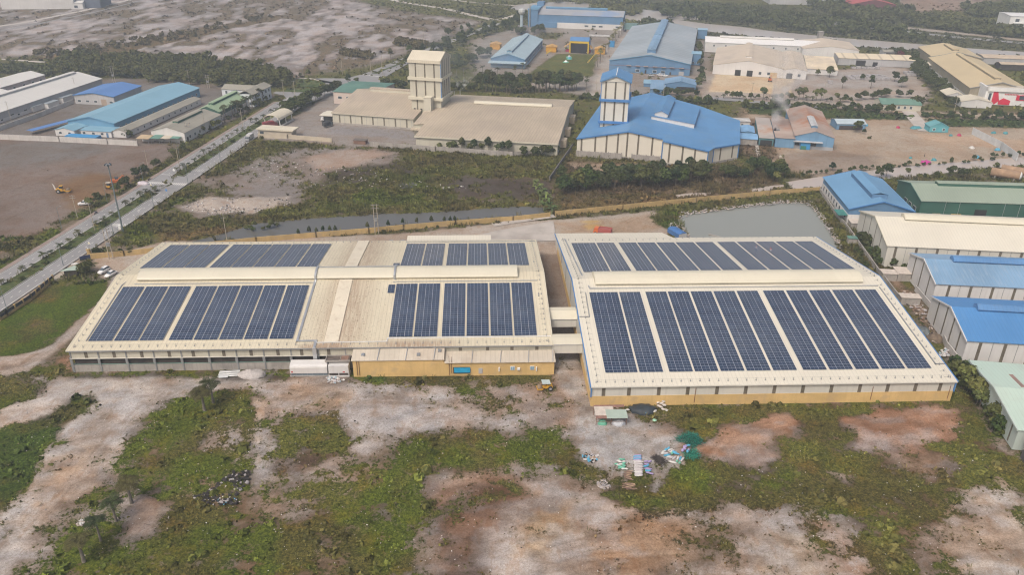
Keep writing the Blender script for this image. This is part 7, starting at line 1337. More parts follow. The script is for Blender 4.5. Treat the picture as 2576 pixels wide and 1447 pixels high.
# ------------------------------------------------------------------ vehicles
TYRE = mat('tyre_rubber', (.03, .03, .03), .9); RIM = mat('wheel_rim', (.35, .35, .36), .4); HEADL = mat('headlamp', (.7, .7, .68), .2); TAILL = mat('tail_lamp', (.35, .02, .02), .3)
def wheel(parent, x, y, r, w):
    k = MB().tube((x, y-w/2, r), (x, y+w/2, r), r, r, 14).build('wheel', TYRE, parent); MB().tube((x, y-w/2-.012, r), (x, y+w/2+.012, r), r*.58, r*.58, 10).build('rim', RIM, k)
def car(label, loc, rot, paint_, suv=False, name='parked_car', group=None, sc=.92):
    t = thing(name, label, 'car', loc, rot, group); t.scale = (sc,)*3; h = .14 if suv else 0
    sec = [(-2.2, .70, .38, .62+h), (-2.1, .80, .28, .80+h), (-1.3, .86, .24, .92+h), (-.6, .88, .22, .96+h), (.6, .88, .22, .95+h), (1.25, .86, .24, .86+h), (2.0, .78, .28, .70+h), (2.15, .66, .36, .56+h)]
    b = MB()
    ring = lambda x, w, a, c: [(x, -w, a+.06), (x, -w, c-.12), (x, -w+.14, c), (x, w-.14, c), (x, w, c-.12), (x, w, a+.06), (x, w-.1, a), (x, -w+.1, a)]
    for i in range(len(sec)-1): b.loft(ring(*sec[i]), ring(*sec[i+1]), cap=(i in (0, len(sec)-2)))
    b.build('body', paint_, t, smooth=False)
    z0 = .93+h; zt = 1.42+h*1.6; x0, x1, x2, x3 = (-1.95, -1.5, .25, 1.05) if suv else (-1.6, -.95, .2, 1.0)
    g_ = MB(); g_.loft([(x0, -.74, z0-.03), (x3, -.74, z0-.06), (x3, .74, z0-.06), (x0, .74, z0-.03)], [(x1, -.58, zt), (x2, -.58, zt), (x2, .58, zt), (x1, .58, zt)]); g_.build('window', GLASS, t)
    MB().loft([(x1-.08, -.60, zt-.01), (x2+.06, -.60, zt-.01), (x2+.06, .60, zt-.01), (x1-.08, .60, zt-.01)], [(x1+.05, -.52, zt+.06), (x2-.08, -.52, zt+.06), (x2-.08, .52, zt+.06), (x1+.05, .52, zt+.06)]).build('roof_panel', paint_, t)
    for x in (-1.35, 1.35):
        for y in (-.76, .76): wheel(t, x, y, .32, .2)
    for y in (-.55, .55): MB().box(2.0, 2.16, y-.17, y+.17, .56+h, .68+h).build('headlight', HEADL, t); MB().box(-2.2, -2.08, y-.17, y+.17, .62+h, .78+h).build('tail_light', TAILL, t)
    return t
PEARL = mat('white_car_paint', (.74, .74, .74), .25, .02, spec=.5)
car('white parked car with roof rails, farther of two beside the warehouse corner', T(0, 1, 1048, 1292), R(-108), PEARL, True, group='white cars by the warehouse corner'); car('white sedan, nearer of two parked beside the warehouse corner', T(0, 1, 1115, 1325), R(-108), PEARL, False, group='white cars by the warehouse corner')
car('white van parked on brown field beside utility poles', T(0, 1, 848, 612), R(200), PEARL, True, 'parked_van')
for x, y, l in ((1385, 760, 'silver car parked before the grey roofed hall'), (1475, 757, 'white car parked in the middle before the grey roofed hall'), (1525, 765, 'white car half behind the pitched blue hut')): car(l, T(2, 0, x, y), R(-12), PEARL if x > 1400 else mat('silver_paint', (.45, .46, .47), .3), False, group='cars before the grey hall')
car('dark car parked under the trees by the far hall lane', T(2, 0, 1125, 312), R(60), mat('dark_paint', (.05, .055, .07), .3), True)
def truck(label, loc, rot, cabc, boxc, L=6.0, bw=2.1, bh=2.1, name='box_truck', opened=None, sc=.9, group=None):
    t = thing(name, label, 'truck', loc, rot, group); t.scale = (sc,)*3
    MB().box(-L/2, L/2, -.45, .45, .55, .8).build('chassis', STEEL, t)
    b = MB(); b.loft([(L/2-1.6, -bw/2+.08, .6), (L/2+.1, -bw/2+.08, .6), (L/2+.1, bw/2-.08, .6), (L/2-1.6, bw/2-.08, .6)], [(L/2-1.6, -bw/2+.12, 2.2), (L/2-.25, -bw/2+.12, 2.2), (L/2-.25, bw/2-.12, 2.2), (L/2-1.6, bw/2-.12, 2.2)]); b.build('cab', cabc, t)
    MB().loft([(L/2+.02, -bw/2+.2, 1.35), (L/2+.06, -bw/2+.2, 1.35), (L/2+.06, bw/2-.2, 1.35), (L/2+.02, bw/2-.2, 1.35)], [(L/2-.24, -bw/2+.25, 2.1), (L/2-.18, -bw/2+.25, 2.1), (L/2-.18, bw/2-.25, 2.1), (L/2-.24, bw/2-.25, 2.1)]).build('windscreen', GLASS, t)
    if opened:
        m = MB(); x0, x1 = -L/2, L/2-1.75; m.box(x0, x1, -bw/2, -bw/2+.1, .85, .85+bh).box(x0, x1, bw/2-.1, bw/2, .85, .85+bh).box(x0, x0+.1, -bw/2+.1, bw/2-.1, .85, .85+bh).box(x1-.1, x1, -bw/2+.1, bw/2-.1, .85, .85+bh).box(x0+.1, x1-.1, -bw/2+.1, bw/2-.1, .85, .95); m.build('cargo_bed', boxc, t); MB().box(x0+.12, x1-.12, -bw/2+.12, bw/2-.12, .95, .85+bh*.75).build('load', opened, t)
    else: MB().box(-L/2, L/2-1.75, -bw/2, bw/2, .85, .85+bh).build('cargo_box', boxc, t); MB().box(-L/2-.03, -L/2+.02, -.02, .02, .9, .8+bh).build('door_seam', STEEL, t)
    for x in (-L/2+1.1, L/2-.8):
        for y in (-bw/2+.2, bw/2-.2): wheel(t, x, y, .45, .3)
    return t
rd_ = math.atan2(RD.y, RD.x)
truck('small pale grey box truck driving on the avenue', C_(542, 594), rd_+math.pi, mat('grey_paint', (.30, .31, .33), .5), mat('pale_box', (.50, .50, .50), .6), 6, 2.2, 2.0)
truck('red container truck parked under barrel roofed weighbridge', C_(738, 478), R(40), mat('dark_red_paint', (.16, .03, .035), .5), mat('red_container', (.25, .05, .06), .6), 7.5, 2.6, 2.5)
truck('dark canvas covered truck with white cab backed to the factory corner', C_(1285, 418), R(172), PEARL, mat('dark_canvas', (.08, .09, .10), .9), 7.5, 2.3, 2.1, group='trucks at the factory corner'); truck('smaller dark truck seen from behind beside the factory corner', C_(1282, 470), R(50), mat('dark_green_paint', (.06, .08, .08), .5), mat('black_canvas', (.05, .055, .06), .9), 5.5, 2.2, 2.0, group='trucks at the factory corner')
truck('orange dump truck with reddish open bed behind the right warehouse', T(2, 1, 900, 905), R(160), mat('orange_paint', (.60, .15, .05), .5), mat('red_bed', (.38, .10, .09), .6), 6.5, 2.5, 1.5, 'dump_truck', mat('red_load', (.30, .10, .09), .9))
truck('blue truck parked inside a doorway of the cream works', T(2, 0, 2345, 735), R(70), mat('blue_cab_paint', (.10, .17, .28), .5), mat('blue_grey_box', (.20, .24, .30), .6), 6, 2.3, 2.0)
tr = thing('trailer', 'long white canvas trailer behind dark red cab by the green hall', 'trailer', T(3, 1, 2300, 742), R(-6)); MB().xprof([(0, 1), (0, 2.6), (1.2, 3.0), (2.4, 2.6), (2.4, 1)], 1.6, 26).build('canvas_cover', WHITEP, tr); MB().box(0, 1.5, 0, 2.3, .6, 2.6).build('cab', mat('dark_red_paint', (1, 1, 1)), tr)
for x in (.7, 8, 16, 23): wheel(tr, x, .2, .5, .3)
# rollers
def roller(label, loc, rot, canopy, sc=.85):
    t = thing('road_roller', label, 'road roller', loc, rot); t.scale = (sc,)*3; Y = mat('machine_yellow', (.55, .30, .03), .6, .12, .6, dirt=(.25, .13, .05), dirt_amt=.5)
    MB().loft([(-2.0, -.75, .75), (.3, -.75, .75), (.3, .75, .75), (-2.0, .75, .75)], [(-1.85, -.65, 1.6), (.2, -.65, 1.7), (.2, .65, 1.7), (-1.85, .65, 1.6)]).build('engine_hood', Y, t)
    MB().box(.3, 1.0, -.5, .5, .7, 1.15).box(1.0, 2.75, -1.02, -.9, .55, .9).box(1.0, 2.75, .9, 1.02, .55, .9).box(2.6, 2.75, -.9, .9, .55, .9).build('yoke', Y, t)
    MB().tube((1.85, -.88, .7), (1.85, .88, .7), .7, .7, 20).build('drum', mat('steel_drum', (.27, .20, .14), .7, .2), t)
    for y in (-.85, .85): wheel(t, -1.2, y, .72, .42)
    if canopy == 'tin':
        MB().loft([(-1.2, -1.2, 2.55), (1.3, -1.2, 2.75), (1.3, 1.2, 2.75), (-1.2, 1.2, 2.55)], [(-1.2, -1.2, 2.62), (1.3, -1.2, 2.82), (1.3, 1.2, 2.82), (-1.2, 1.2, 2.62)]).build('canopy', mat('tin_canopy', (.45, .52, .50), .6), t)
        for x in (-.6, .8):
            for y in (-.6, .6): MB().tube((x, y, 1.1), (x, y, 2.6), .035).build('post', RUST, t)
    else:
        MB().box(-.75, .25, -.6, .6, 1.7, 2.5).build('cab', GLASS, t); MB().box(-.85, .35, -.7, .7, 2.5, 2.6).build('canopy', Y, t)
    return t
roller('old yellow road roller under a tin sheet near the alley mouth', T(2, 2, 330, 1028), R(186), 'tin', .75)
r1 = roller('yellow road roller with cab working on brown field', T(0, 1, 632, 490), R(8), 'cab', 1.0)
fl = MB(); fl.loft([(-2.5, -.02, .9), (-2.4, -.02, .9), (-2.4, .02, .9), (-2.5, .02, .9)], [(-2.9, -.02, 3.6), (-2.8, -.02, 3.6), (-2.8, .02, 3.6), (-2.9, .02, 3.6)]); fl.loft([(-2.45, -.03, 1.3), (-1.95, -.03, 1.0), (-1.95, .03, 1.0), (-2.45, .03, 1.3)], [(-2.85, -.03, 3.5), (-2.35, -.03, 3.0), (-2.35, .03, 3.0), (-2.85, .03, 3.5)]); fl.build('flag', WHITECL, r1)
ex = thing('excavator', 'rusty orange excavator with folded arm beside the avenue trees', 'excavator', T(0, 1, 1160, 405), R(20)); OR_ = mat('excavator_orange', (.48, .13, .04), .6, .2, .8)
for y in (-.9, .9): MB().xprof([(y-.25, .1), (y-.25, .7), (y+.25, .7), (y+.25, .1)], -1.5, 1.5).build('track', TYRE, ex)
MB().box(-1.5, 1.2, -1.1, 1.1, .8, 1.7).build('body', OR_, ex); MB().box(.1, 1.2, .1, 1.0, 1.7, 2.5).build('cab', GLASS, ex); MB().tube((1.0, -.3, 1.5), (3.1, -.3, 3.2), .22).build('boom', OR_, ex); MB().tube((3.1, -.3, 3.2), (3.7, -.3, 1.2), .17).build('arm', OR_, ex); MB().loft([(3.2, -.8, .3), (4.1, -.8, .4), (4.1, .2, .4), (3.2, .2, .3)], [(3.5, -.8, 1.2), (4.1, -.8, 1.3), (4.1, .2, 1.3), (3.5, .2, 1.2)]).build('bucket', DARK, ex)
yb = thing('yellow_dumper', 'small yellow dumper with cream canopy next to the orange excavator', 'dumper', T(0, 1, 1100, 448), R(90)); MB().box(-.9, .9, -.7, .7, .5, 1.1).build('body', mat('machine_yellow', (1, 1, 1)), yb); MB().box(-.8, .6, -.8, .8, 2.2, 2.32).build('canopy', mat('cream_tin', (1, 1, 1)), yb); MB().box(-.6, .4, -.5, .5, 1.1, 2.2).build('cab', GLASS, yb)
for x in (-.7, .7):
    for y in (-.75, .75): wheel(yb, x, y, .45, .25)
def motorbike(label, p, rot):
    t = thing('motorbike', label, 'motorbike', p, rot)
    for x in (-.6, .6): MB().tube((x, -.05, .28), (x, .05, .28), .28, .28, 12).build('wheel', TYRE, t)
    MB().loft([(-.7, -.12, .4), (.4, -.12, .4), (.4, .12, .4), (-.7, .12, .4)], [(-.8, -.1, .75), (.1, -.08, .7), (.1, .08, .7), (-.8, .1, .75)]).build('body', mat('dark_paint', (1, 1, 1)), t); MB().tube((.55, -.3, .95), (.55, .3, .95), .025).build('handlebar', STEEL, t)
    return t
mb1 = T(0, 1, 965, 706); motorbike('dark motorbike riding along the far avenue kerb', mb1, rd_+math.pi)
person('rider in dark jacket seated on motorbike by far avenue kerb', (mb1.x, mb1.y, .35), rd_+math.pi/2, DARKCL, NAVY, None, True)
mb2 = T(0, 1, 1500, 366); motorbike('motorbike parked by zebra crossing beside the white tarpaulin', mb2, rd_)
person('person in greenish top seated on motorbike by zebra crossing', (mb2.x, mb2.y, .35), rd_-math.pi/2, mat('olive_cloth', (.20, .20, .07), .9), DARKCL, None, True)
# ------------------------------------------------------------------ poles, lamps, signs
POLEC = mat('concrete_pole', (.42, .37, .30), .9, .12, .8); LAMPG = mat('green_grey_steel', (.17, .21, .22), .5)
ms = thing('lighting_mast', 'very tall grey green lighting mast with round floodlight ring by the avenue', 'lighting mast', T(0, 1, 1235, 880)); MB().tube((0, 0, 0), (0, 0, 22.6), .30, .16, 10).build('shaft', LAMPG, ms); MB().lathe((0, 0, 22.0), [(.2, 0), (.9, .2), (.9, .45), (.2, .6)], 12).build('lamp_ring', STEEL, ms)
for i in range(5): a = i*1.257; MB().box(.85*math.cos(a)-.2, .85*math.cos(a)+.2, .85*math.sin(a)-.2, .85*math.sin(a)+.2, 22.2, 22.7).build('floodlight', GLASS, ms)
cb = thing('control_cabinet', 'white control cabinet on plinth beside the tall mast', 'cabinet', T(0, 1, 1210, 870)); MB().box(-.4, .4, -.3, .3, .3, 1.7).build('casing', WHITEP, cb); MB().box(-.6, .6, -.5, .5, -.1, .3).build('plinth', CONC2, cb)
def pole(label, p, h, group, arms=1, name='utility_pole', r=.13, tilt=(0, 0)):
    t = thing(name, label, 'utility pole', p, 0, group); t.rotation_euler = (R(tilt[0]), R(tilt[1]), 0); MB().tube((0, 0, -.3), (0, 0, h), r, r*.65, 7).build('shaft', POLEC, t)
    for i in range(arms): MB().box(-.9, .9, -.05, .05, h-.35-i*.8, h-.25-i*.8).build('crossarm', STEEL, t)
    return t
GPU = 'concrete utility poles'
for (c, r, x, y), h, l in (((0, 1, 955, 880), 9.8, 'concrete utility pole on the median right of white van'), ((0, 1, 780, 750), 8.3, 'concrete utility pole with twin crossarms left of white van'), ((0, 1, 1500, 305), 9.6, 'concrete pole rising among avenue verge trees'), ((0, 1, 1808, 265), 9.0, 'concrete pole on median just past the junction gap'), ((0, 1, 2282, 985), 8.4, 'concrete pole behind yellow wall at ditch start'), ((0, 0, 2440, 1285), 9.5, 'concrete pole on verge by the palm row'), ((0, 0, 2065, 1330), 9.0, 'concrete pole before olive roofed workshop'), ((1, 0, 390, 990), 9.6, 'concrete pole at the junction hedge'), ((1, 0, 275, 960), 8.6, 'concrete pole at corner of the office garden'), ((1, 0, 862, 745), 10.5, 'concrete pole at the edge of the pale wasteland'), ((1, 0, 1150, 735), 10, 'concrete pole near the far zebra crossing'), ((1, 0, 1265, 740), 12, 'concrete pole with boxes right of the far zebra crossing'), ((1, 0, 1495, 600), 10, 'concrete pole beside the lone verge tree'), ((1, 0, 1680, 460), 12, 'concrete pole on far road verge over the wasteland'), ((0, 0, 110, 1205), 9, 'concrete pole at the left end of white workshop'), ((0, 0, 770, 945), 9.0, 'concrete pole before the deep blue roof'), ((0, 0, 1905, 855), 8.5, 'concrete pole at the far end of the light blue hall'), ((2, 0, 835, 915), 8.5, 'concrete pole left of the slim blue banded tower'), ((2, 0, 1505, 1005), 8.5, 'concrete pole before the blue huts'), ((2, 0, 2390, 1000), 9, 'concrete pole at the stone yard front'), ((3, 0, 560, 980), 9, 'concrete pole in the open stone yard'), ((3, 0, 1870, 1130), 10, 'concrete pole by the showroom gatehouse')): pole(l, T(c, r, x, y), h, GPU, 1 if 'twin' not in l else 2)
for (c, r, x, y), h, l in (((0, 1, 1118, 1155), 9.6, 'twin concrete transformer poles standing at the yellow gate wall'), ((1, 1, 1208, 900), 10.0, 'twin concrete poles with insulators behind the cooling towers'), ((0, 0, 1150, 835), 9.5, 'twin concrete poles before the dense wood'), ((0, 0, 2095, 880), 7.0, 'short twin poles by the end of light blue hall'), ((0, 0, 1905, 1390), 7, 'twin poles with switch gear before olive roofed workshop')):
    t = thing('transformer_pole', l, 'utility pole', T(c, r, x, y), R(10), 'twin transformer poles')
    for x in (-.55, .55): MB().tube((x, 0, -.3), (x, 0, h), .14, .10, 7).build('shaft', POLEC, t)
    for i, z in enumerate((h-.3, h-1.4, h-3.2, h-5.0)): MB().box(-1.3 if i < 2 else -.9, 1.3 if i < 2 else .9, -.06, .06, z, z+.12).build('crossarm', STEEL, t)
    m = MB()
    for x in (-1.1, -.4, .4, 1.1): m.lathe((x, 0, h-.18), [(.06, 0), (.1, .12), (.05, .35)], 6).lathe((x, 0, h-1.28), [(.06, 0), (.1, .12), (.05, .35)], 6)
    m.build('insulator_row', mat('porcelain', (.10, .06, .05), .3), t); MB().box(-.5, .5, -.35, .35, h*.42, h*.42+1.0).build('transformer', STEEL, t)
def lamp(label, p, rot, h=7.2):
    t = thing('street_lamp', label, 'street lamp', p, rot, 'street lamps of the avenue'); MB().tube((0, 0, 0), (0, 0, h), .085, .05, 6).build('pole', LAMPG, t); MB().tube((0, 0, h), (1.3, 0, h+.5), .04, .035, 5).build('arm', LAMPG, t); MB().box(1.1, 1.75, -.12, .12, h+.44, h+.56).build('lamp_head', STEEL, t); return t
for (c, r, x, y), l in (((0, 2, 70, 225), 'street lamp nearest the lawn fence corner'), ((0, 1, 637, 1225), 'street lamp across from the spreading gate tree'), ((0, 1, 1145, 925), 'street lamp just before the tall mast'), ((0, 1, 1547, 640), 'street lamp at the dump side before the junction gap'), ((0, 1, 1890, 400), 'street lamp at the dump side past the zebra crossing'), ((0, 1, 2215, 180), 'street lamp farther along the dump side')): lamp(l, T(c, r, x, y), math.atan2(-RN.y, -RN.x))
for (c, r, x, y), l in (((0, 1, 620, 850), 'street lamp on the sandy left verge'), ((0, 1, 1078, 590), 'street lamp left of avenue beyond white van'), ((0, 1, 1440, 385), 'street lamp behind the white tarpaulin'), ((0, 1, 1805, 145), 'street lamp among the upper verge trees'), ((0, 0, 2470, 1340), 'street lamp on the median by the grey box truck')): lamp(l, T(c, r, x, y), math.atan2(RN.y, RN.x))
for s, l in ((2160, 'street lamp on junction grass corner'),): lamp(l, T(1, 0, 480, 885), 0, 13)
def sign(label, p, kind):
    t = thing('road_sign', label, 'road sign', p, rd_-math.pi/2); MB().tube((0, 0, 0), (0, 0, 2.3), .04).build('post', GALV, t)
    if kind == 'tri': MB().loft([(-.45, -.04, 1.9), (.45, -.04, 1.9), (0, -.04, 2.7)], [(-.45, .0, 1.9), (.45, .0, 1.9), (0, .0, 2.7)]).build('plate', mat('sign_red', (.55, .04, .03), .5), t); MB().loft([(-.26, -.06, 2.0), (.26, -.06, 2.0), (0, -.06, 2.46)], [(-.26, -.045, 2.0), (.26, -.045, 2.0), (0, -.045, 2.46)]).build('plate_field', mat('sign_yellow', (.6, .45, .05), .5), t)
    else:
        MB().tube((0, -.05, 2.2), (0, 0, 2.2), .42, .42, 18).build('plate', mat('sign_blue', (.02, .20, .55), .5) if kind == 'blue' else mat('sign_red', (1, 1, 1)), t)
        MB().box(-.26, .26, -.075, -.055, 2.13, 2.27).build('plate_bar', WHITEP, t) if kind != 'blue' else MB().loft([(-.05, -.075, 1.95), (.05, -.075, 1.95), (.05, -.075, 2.45), (-.05, -.075, 2.45)], [(-.05, -.055, 1.95), (.05, -.055, 1.95), (.05, -.055, 2.45), (-.05, -.055, 2.45)]).build('arrow', WHITEP, t)
sign('round red no entry sign at the near end of far median', T(0, 1, 1755, 320), 'no'); sign('round blue sign at the dump side kerb', T(0, 1, 1680, 525), 'blue'); sign('red warning triangle by the yellow gate wall', T(0, 1, 910, 1065), 'tri'); sign('small orange red triangle on near median tip', T(0, 1, 1527, 470), 'tri')
# ------------------------------------------------------------------ weighbridge, gate canopy
_a, _b = C_(762, 468), C_(870, 412); _wr = math.atan2(_b.y-_a.y, _b.x-_a.x)
wb = thing('weighbridge_canopy', 'cream barrel roofed weighbridge canopy at factory entrance', 'canopy', _a, _wr); ar = [(-4.1*math.cos(a), 3.4+2.3*math.sin(a)) for a in frange(.05, math.pi-.05, 9)]; _wl = (_b-_a).length*1.05
MB().xprof([(y, z) for y, z in ar]+[(y*.97, z-.18) for y, z in ar[::-1]], -1, _wl+1).build('roof', CREAM, wb)
for x in (0, _wl*.5, _wl):
    for y in (-3.8, 3.8): MB().box(x-.14, x+.14, y-.14, y+.14, 0, 3.6).build('post', WHITEP, wb)
MB().box(-1, _wl+1, -4.3, -3.4, 0, .5).build('ramp', WALLW, wb)
gc = thing('gate_canopy', 'flat cream canopy roof of the factory gate office', 'canopy', C_(628, 560), R(-13)); MB().box(-.5, 17, -.6, 6, 3.1, 3.7).build('roof', CREAM, gc); MB().box(0, 16, 0, 5, 0, 3.1).build('wall', mat('gate_wall', (.45, .40, .33), .8), gc); MB().box(.8, 2.6, -.05, .1, 1.0, 2.4).build('window', GLASS, gc)
sh = thing('brick_hut', 'small dark roofed brick hut at the yard edge', 'hut', T(1, 0, 975, 1443), R(-14)); MB().box(0, 5.5, 0, 3, 0, 1.6).build('wall', mat('brown_brick', (.20, .12, .09), .9, .2), sh); MB().box(-.2, 5.7, -.2, 3.2, 1.6, 1.75).build('roof', mat('dark_slab', (.14, .12, .11), .9), sh)
for x, y, l, s in ((1985, 945, 'left thin steaming pipe at roof edge', 1.5), (2045, 950, 'right thin steaming pipe at roof edge', 2.4)): t = thing('steam_pipe', l, 'pipe', T(1, 0, x, y, 5.5), 0, 'steaming roof pipes'); MB().tube((0, 0, -1), (0, 0, s), .18).build('stack', GALV, t); MB().lathe((0, 0, s), [(.25, 0), (.25, .3)], 8).build('cowl', STEEL, t)
# ------------------------------------------------------------------ heaps, sacks and clutter of the foreground yard
def K_(x, y, z=0.0): return D((2200+x/4.2933)*.6453, (1700+y/4.2933)*.6453, z)
def J_(x, y, z=0.0): return D((2230+x/5.152)*.6453, (1560+y/5.152)*.6453, z)
RQ = random.Random(11)
pl = lambda n, c, v=.10: mat(n, c, .6, v, 1.2, dirt=tuple(x*.6 for x in c), dirt_amt=.5, dirt_scale=1.5)
PW, PBL, PPU, PGN, PGR = pl('white_plastic', (.60, .59, .57)), pl('blue_plastic', (.10, .38, .56)), pl('lilac_plastic', (.36, .29, .50)), pl('green_plastic', (.16, .46, .33)), pl('grey_white_plastic', (.52, .49, .50))
def lump(L, r, seed, n=9, m=8, flat=.8):
    rg = random.Random(seed); b = MB(); rings = []
    for i in range(n+1):
        t = i/n; q = r*(math.sin(math.pi*min(max(t*.92+.04, 0), 1))**.38)*rg.uniform(.86, 1.1); ox, oz = rg.uniform(-.05, .05)*r, 0
        rings.append([(-L/2+L*t, ox+q*math.cos(2*math.pi*k/m)*rg.uniform(.92, 1.06), r*flat*.9+oz+q*flat*math.sin(2*math.pi*k/m)) for k in range(m)])
    for a, c in zip(rings, rings[1:]): b.loft(a, c, cap=False)
    b.f.append(tuple(range(m))[::-1]); nn = len(b.v); b.f.append(tuple(range(nn-m, nn))); return b
LUMPS = {}
def sack(p, rot, L, r, m, label, group, z=0.0, name='sack'):
    k = (round(L, 1), round(r, 2), m.name, RQ.randint(0, 2))
    if k not in LUMPS: LUMPS[k] = lump(L, r, len(LUMPS)+3).mesh(name, m, True)
    o = bpy.data.objects.new(name, LUMPS[k]); COL.objects.link(o); o.location = (p.x, p.y, z-.05); o.rotation_euler = (RQ.uniform(-.2, .2), 0, rot); return tag(o, label, 'sack', group)
gp1 = 'sacks in the small green and white stack'
for i, (x, y, c) in enumerate([(940, 400, 0), (985, 405, 0), (905, 425, 1), (870, 480, 0), (930, 440, 1), (995, 435, 1), (900, 490, 1), (945, 480, 1), (995, 465, 0), (925, 515, 0), (985, 490, 0), (1000, 515, 0), (960, 530, 0), (925, 545, 0), (985, 545, 0), (985, 560, 1), (1035, 558, 1)]):
    sack(K_(x, y), RQ.uniform(-.3, .4), .75, .2, PW if c else PGN, '%s sack lying in the small green and white stack' % ('white' if c else 'green'), gp1, .0 if i > 3 else .05)
for i in range(19):
    y = 335+i*18.7; c = PPU if i in (0, 2, 4) else PBL if i in (1, 3) else (PGR if i % 3 else PW)
    sack(K_(1225+RQ.uniform(-6, 6)+(i*1.2), y), RQ.uniform(-.12, .10), 1.55+.1*(i % 2), .22, c, '%s roll in the long central stack of plastic rolls' % ('lilac' if c is PPU else 'blue' if c is PBL else 'greyish white'), 'rolls in the long central stack', .0, 'plastic_roll')
    if 5 < i < 15 and i % 2: sack(K_(1255, y), RQ.uniform(-.12, .10), 1.5, .2, PGR, 'greyish white roll lying on top of the long central stack', 'rolls on top of the central stack', .32, 'plastic_roll')
for x, y, c, a in ((1370, 435, 1, .2), (1430, 440, 1, .6), (1375, 480, 1, -.2), (1360, 515, 0, .2), (1395, 500, 0, .9), (1375, 555, 1, .1), (1430, 565, 1, .1), (1410, 590, 0, 0), (1365, 590, 0, .2), (1400, 625, 1, -.3), (1450, 640, 1, -.4)): sack(K_(x, y), a, .95, .22, PPU if c else PBL, '%s sack on the right flank of the central stack' % ('lilac' if c else 'blue'), 'sacks flanking the central stack')
for x, y, c, a, L in ((1700, 235, 1, .7, 1.1), (1665, 270, 0, .4, 1.0), (1740, 215, 1, .9, .9), (1770, 240, 0, .5, 1.2), (1800, 265, 0, .6, 1.3), (1650, 300, 0, .2, .9), (1700, 300, 2, .1, .9), (1720, 330, 1, .25, 1.5), (1830, 275, 1, -.5, 1.3), (1870, 305, 1, -.45, 1.4), (1800, 300, 3, 1.5, .7), (1750, 360, 0, .3, 1.1), (1790, 370, 2, .6, .9), (1835, 380, 2, .8, 1.2), (1900, 375, 0, 1.1, 1.2), (1940, 385, 1, 1.15, 1.3), (1975, 400, 0, .95, 1.5), (1810, 450, 0, -.5, 1.6), (1885, 430, 3, 1.0, .6), (1925, 460, 3, .8, .6)):
    cc = (PW, PBL, PGR, PGN)[c]; sack(K_(x, y), a, L, .24, cc, '%s roll in the scattered pile below green netting' % ('white', 'blue', 'greyish', 'green')[c], 'rolls in the scattered pile', 0, 'plastic_roll')
for x, y, c in ((1975, 255, 1), (2010, 225, 1), (2030, 190, 1), (2075, 175, 0), (2080, 245, 1), (2060, 270, 0), (2000, 200, 1)): sack(K_(x, y), RQ.uniform(0, 3), .85, .3, PPU if c else PBL, '%s bag heaped against the green netting' % ('lilac' if c else 'blue'), 'bags against the netting', .05)
def netting(label, poly, n, m, hgt, L=1.3, w=.045):
    pts = [K_(*q) for q in poly]; xs = [p.x for p in pts]; ys = [p.y for p in pts]; b = MB(); pw = [(p.x, p.y) for p in pts]; k = 0; cx_, cy_ = np.mean(xs), np.mean(ys)
    while k < n:
        x, y = RQ.uniform(min(xs), max(xs)), RQ.uniform(min(ys), max(ys))
        dd = sdist(np.array([x]), np.array([y]), pw)[0]
        if dd > 0: continue
        k += 1; z = min(hgt, .1-dd*hgt/1.2)*RQ.uniform(.3, 1); a = RQ.uniform(0, 6.28); p = Vector((x, y, z))
        for s in range(4):
            q = p+Vector((math.cos(a)*L/4, math.sin(a)*L/4, RQ.uniform(-.1, .1))); q.z = max(.03, q.z); nn = Vector((-math.sin(a), math.cos(a), 0))*w
            b.poly([p-nn, p+nn, q+nn, q-nn]); p = q; a += RQ.uniform(-.7, .7)
    o = b.build('netting', m); return tag(o, label, 'netting')
netting('tangled dark green netting heap beside the scattered rolls', [(1960, 20), (2040, -30), (2150, -20), (2240, 40), (2300, 130), (2180, 200), (2080, 150), (1980, 110), (1840, 75)], 420, leaf_mat('green_net', (.03, .20, .14), .85, (.02, .12, .09)), 1.3, 1.1, .035)
netting('smaller thinner patch of green netting below lilac bags', [(2000, 330), (2080, 270), (2150, 220), (2240, 300), (2210, 380), (2090, 390)], 170, mat('green_net', (1, 1, 1)), .6, 1.1, .035)
netting('coiled black rope heap between rolls and scattered pile', [(1480, 390), (1530, 345), (1600, 370), (1680, 440), (1620, 480), (1550, 430)], 260, pl('black_rope', (.06, .05, .045), .3), .5, .8)
WOOD = [mat('weathered_wood', (.26, .17, .125), .9, .2, 1), mat('pale_wood', (.42, .30, .19), .9, .2, 1), mat('brown_wood', (.19, .125, .095), .9, .2, 1)]
def plank(p, rot, L, z, i, label, group): o = MB().box(-L/2, L/2, -.09, .09, 0, .05).build('plank', WOOD[i % 3]); o.location = (p.x, p.y, z); o.rotation_euler = (RQ.uniform(-.1, .1), RQ.uniform(-.06, .06), rot); tag(o, label, 'plank', group)
for i in range(16): plank(K_(1065+RQ.uniform(-35, 40), 590+i*10), RQ.uniform(-.5, .3), RQ.uniform(.8, 1.3), .04+.03*(i % 4), i, 'short board in the wood heap touching the central stack', 'boards in the upper wood heap')
for i in range(18): plank(K_(1085+RQ.uniform(-50, 50), 800+i*6), RQ.uniform(-.25, .15), RQ.uniform(1.1, 2.0), .04+.035*(i % 4), i, 'long board in the wood heap lying in the weeds', 'boards in the lower wood heap')
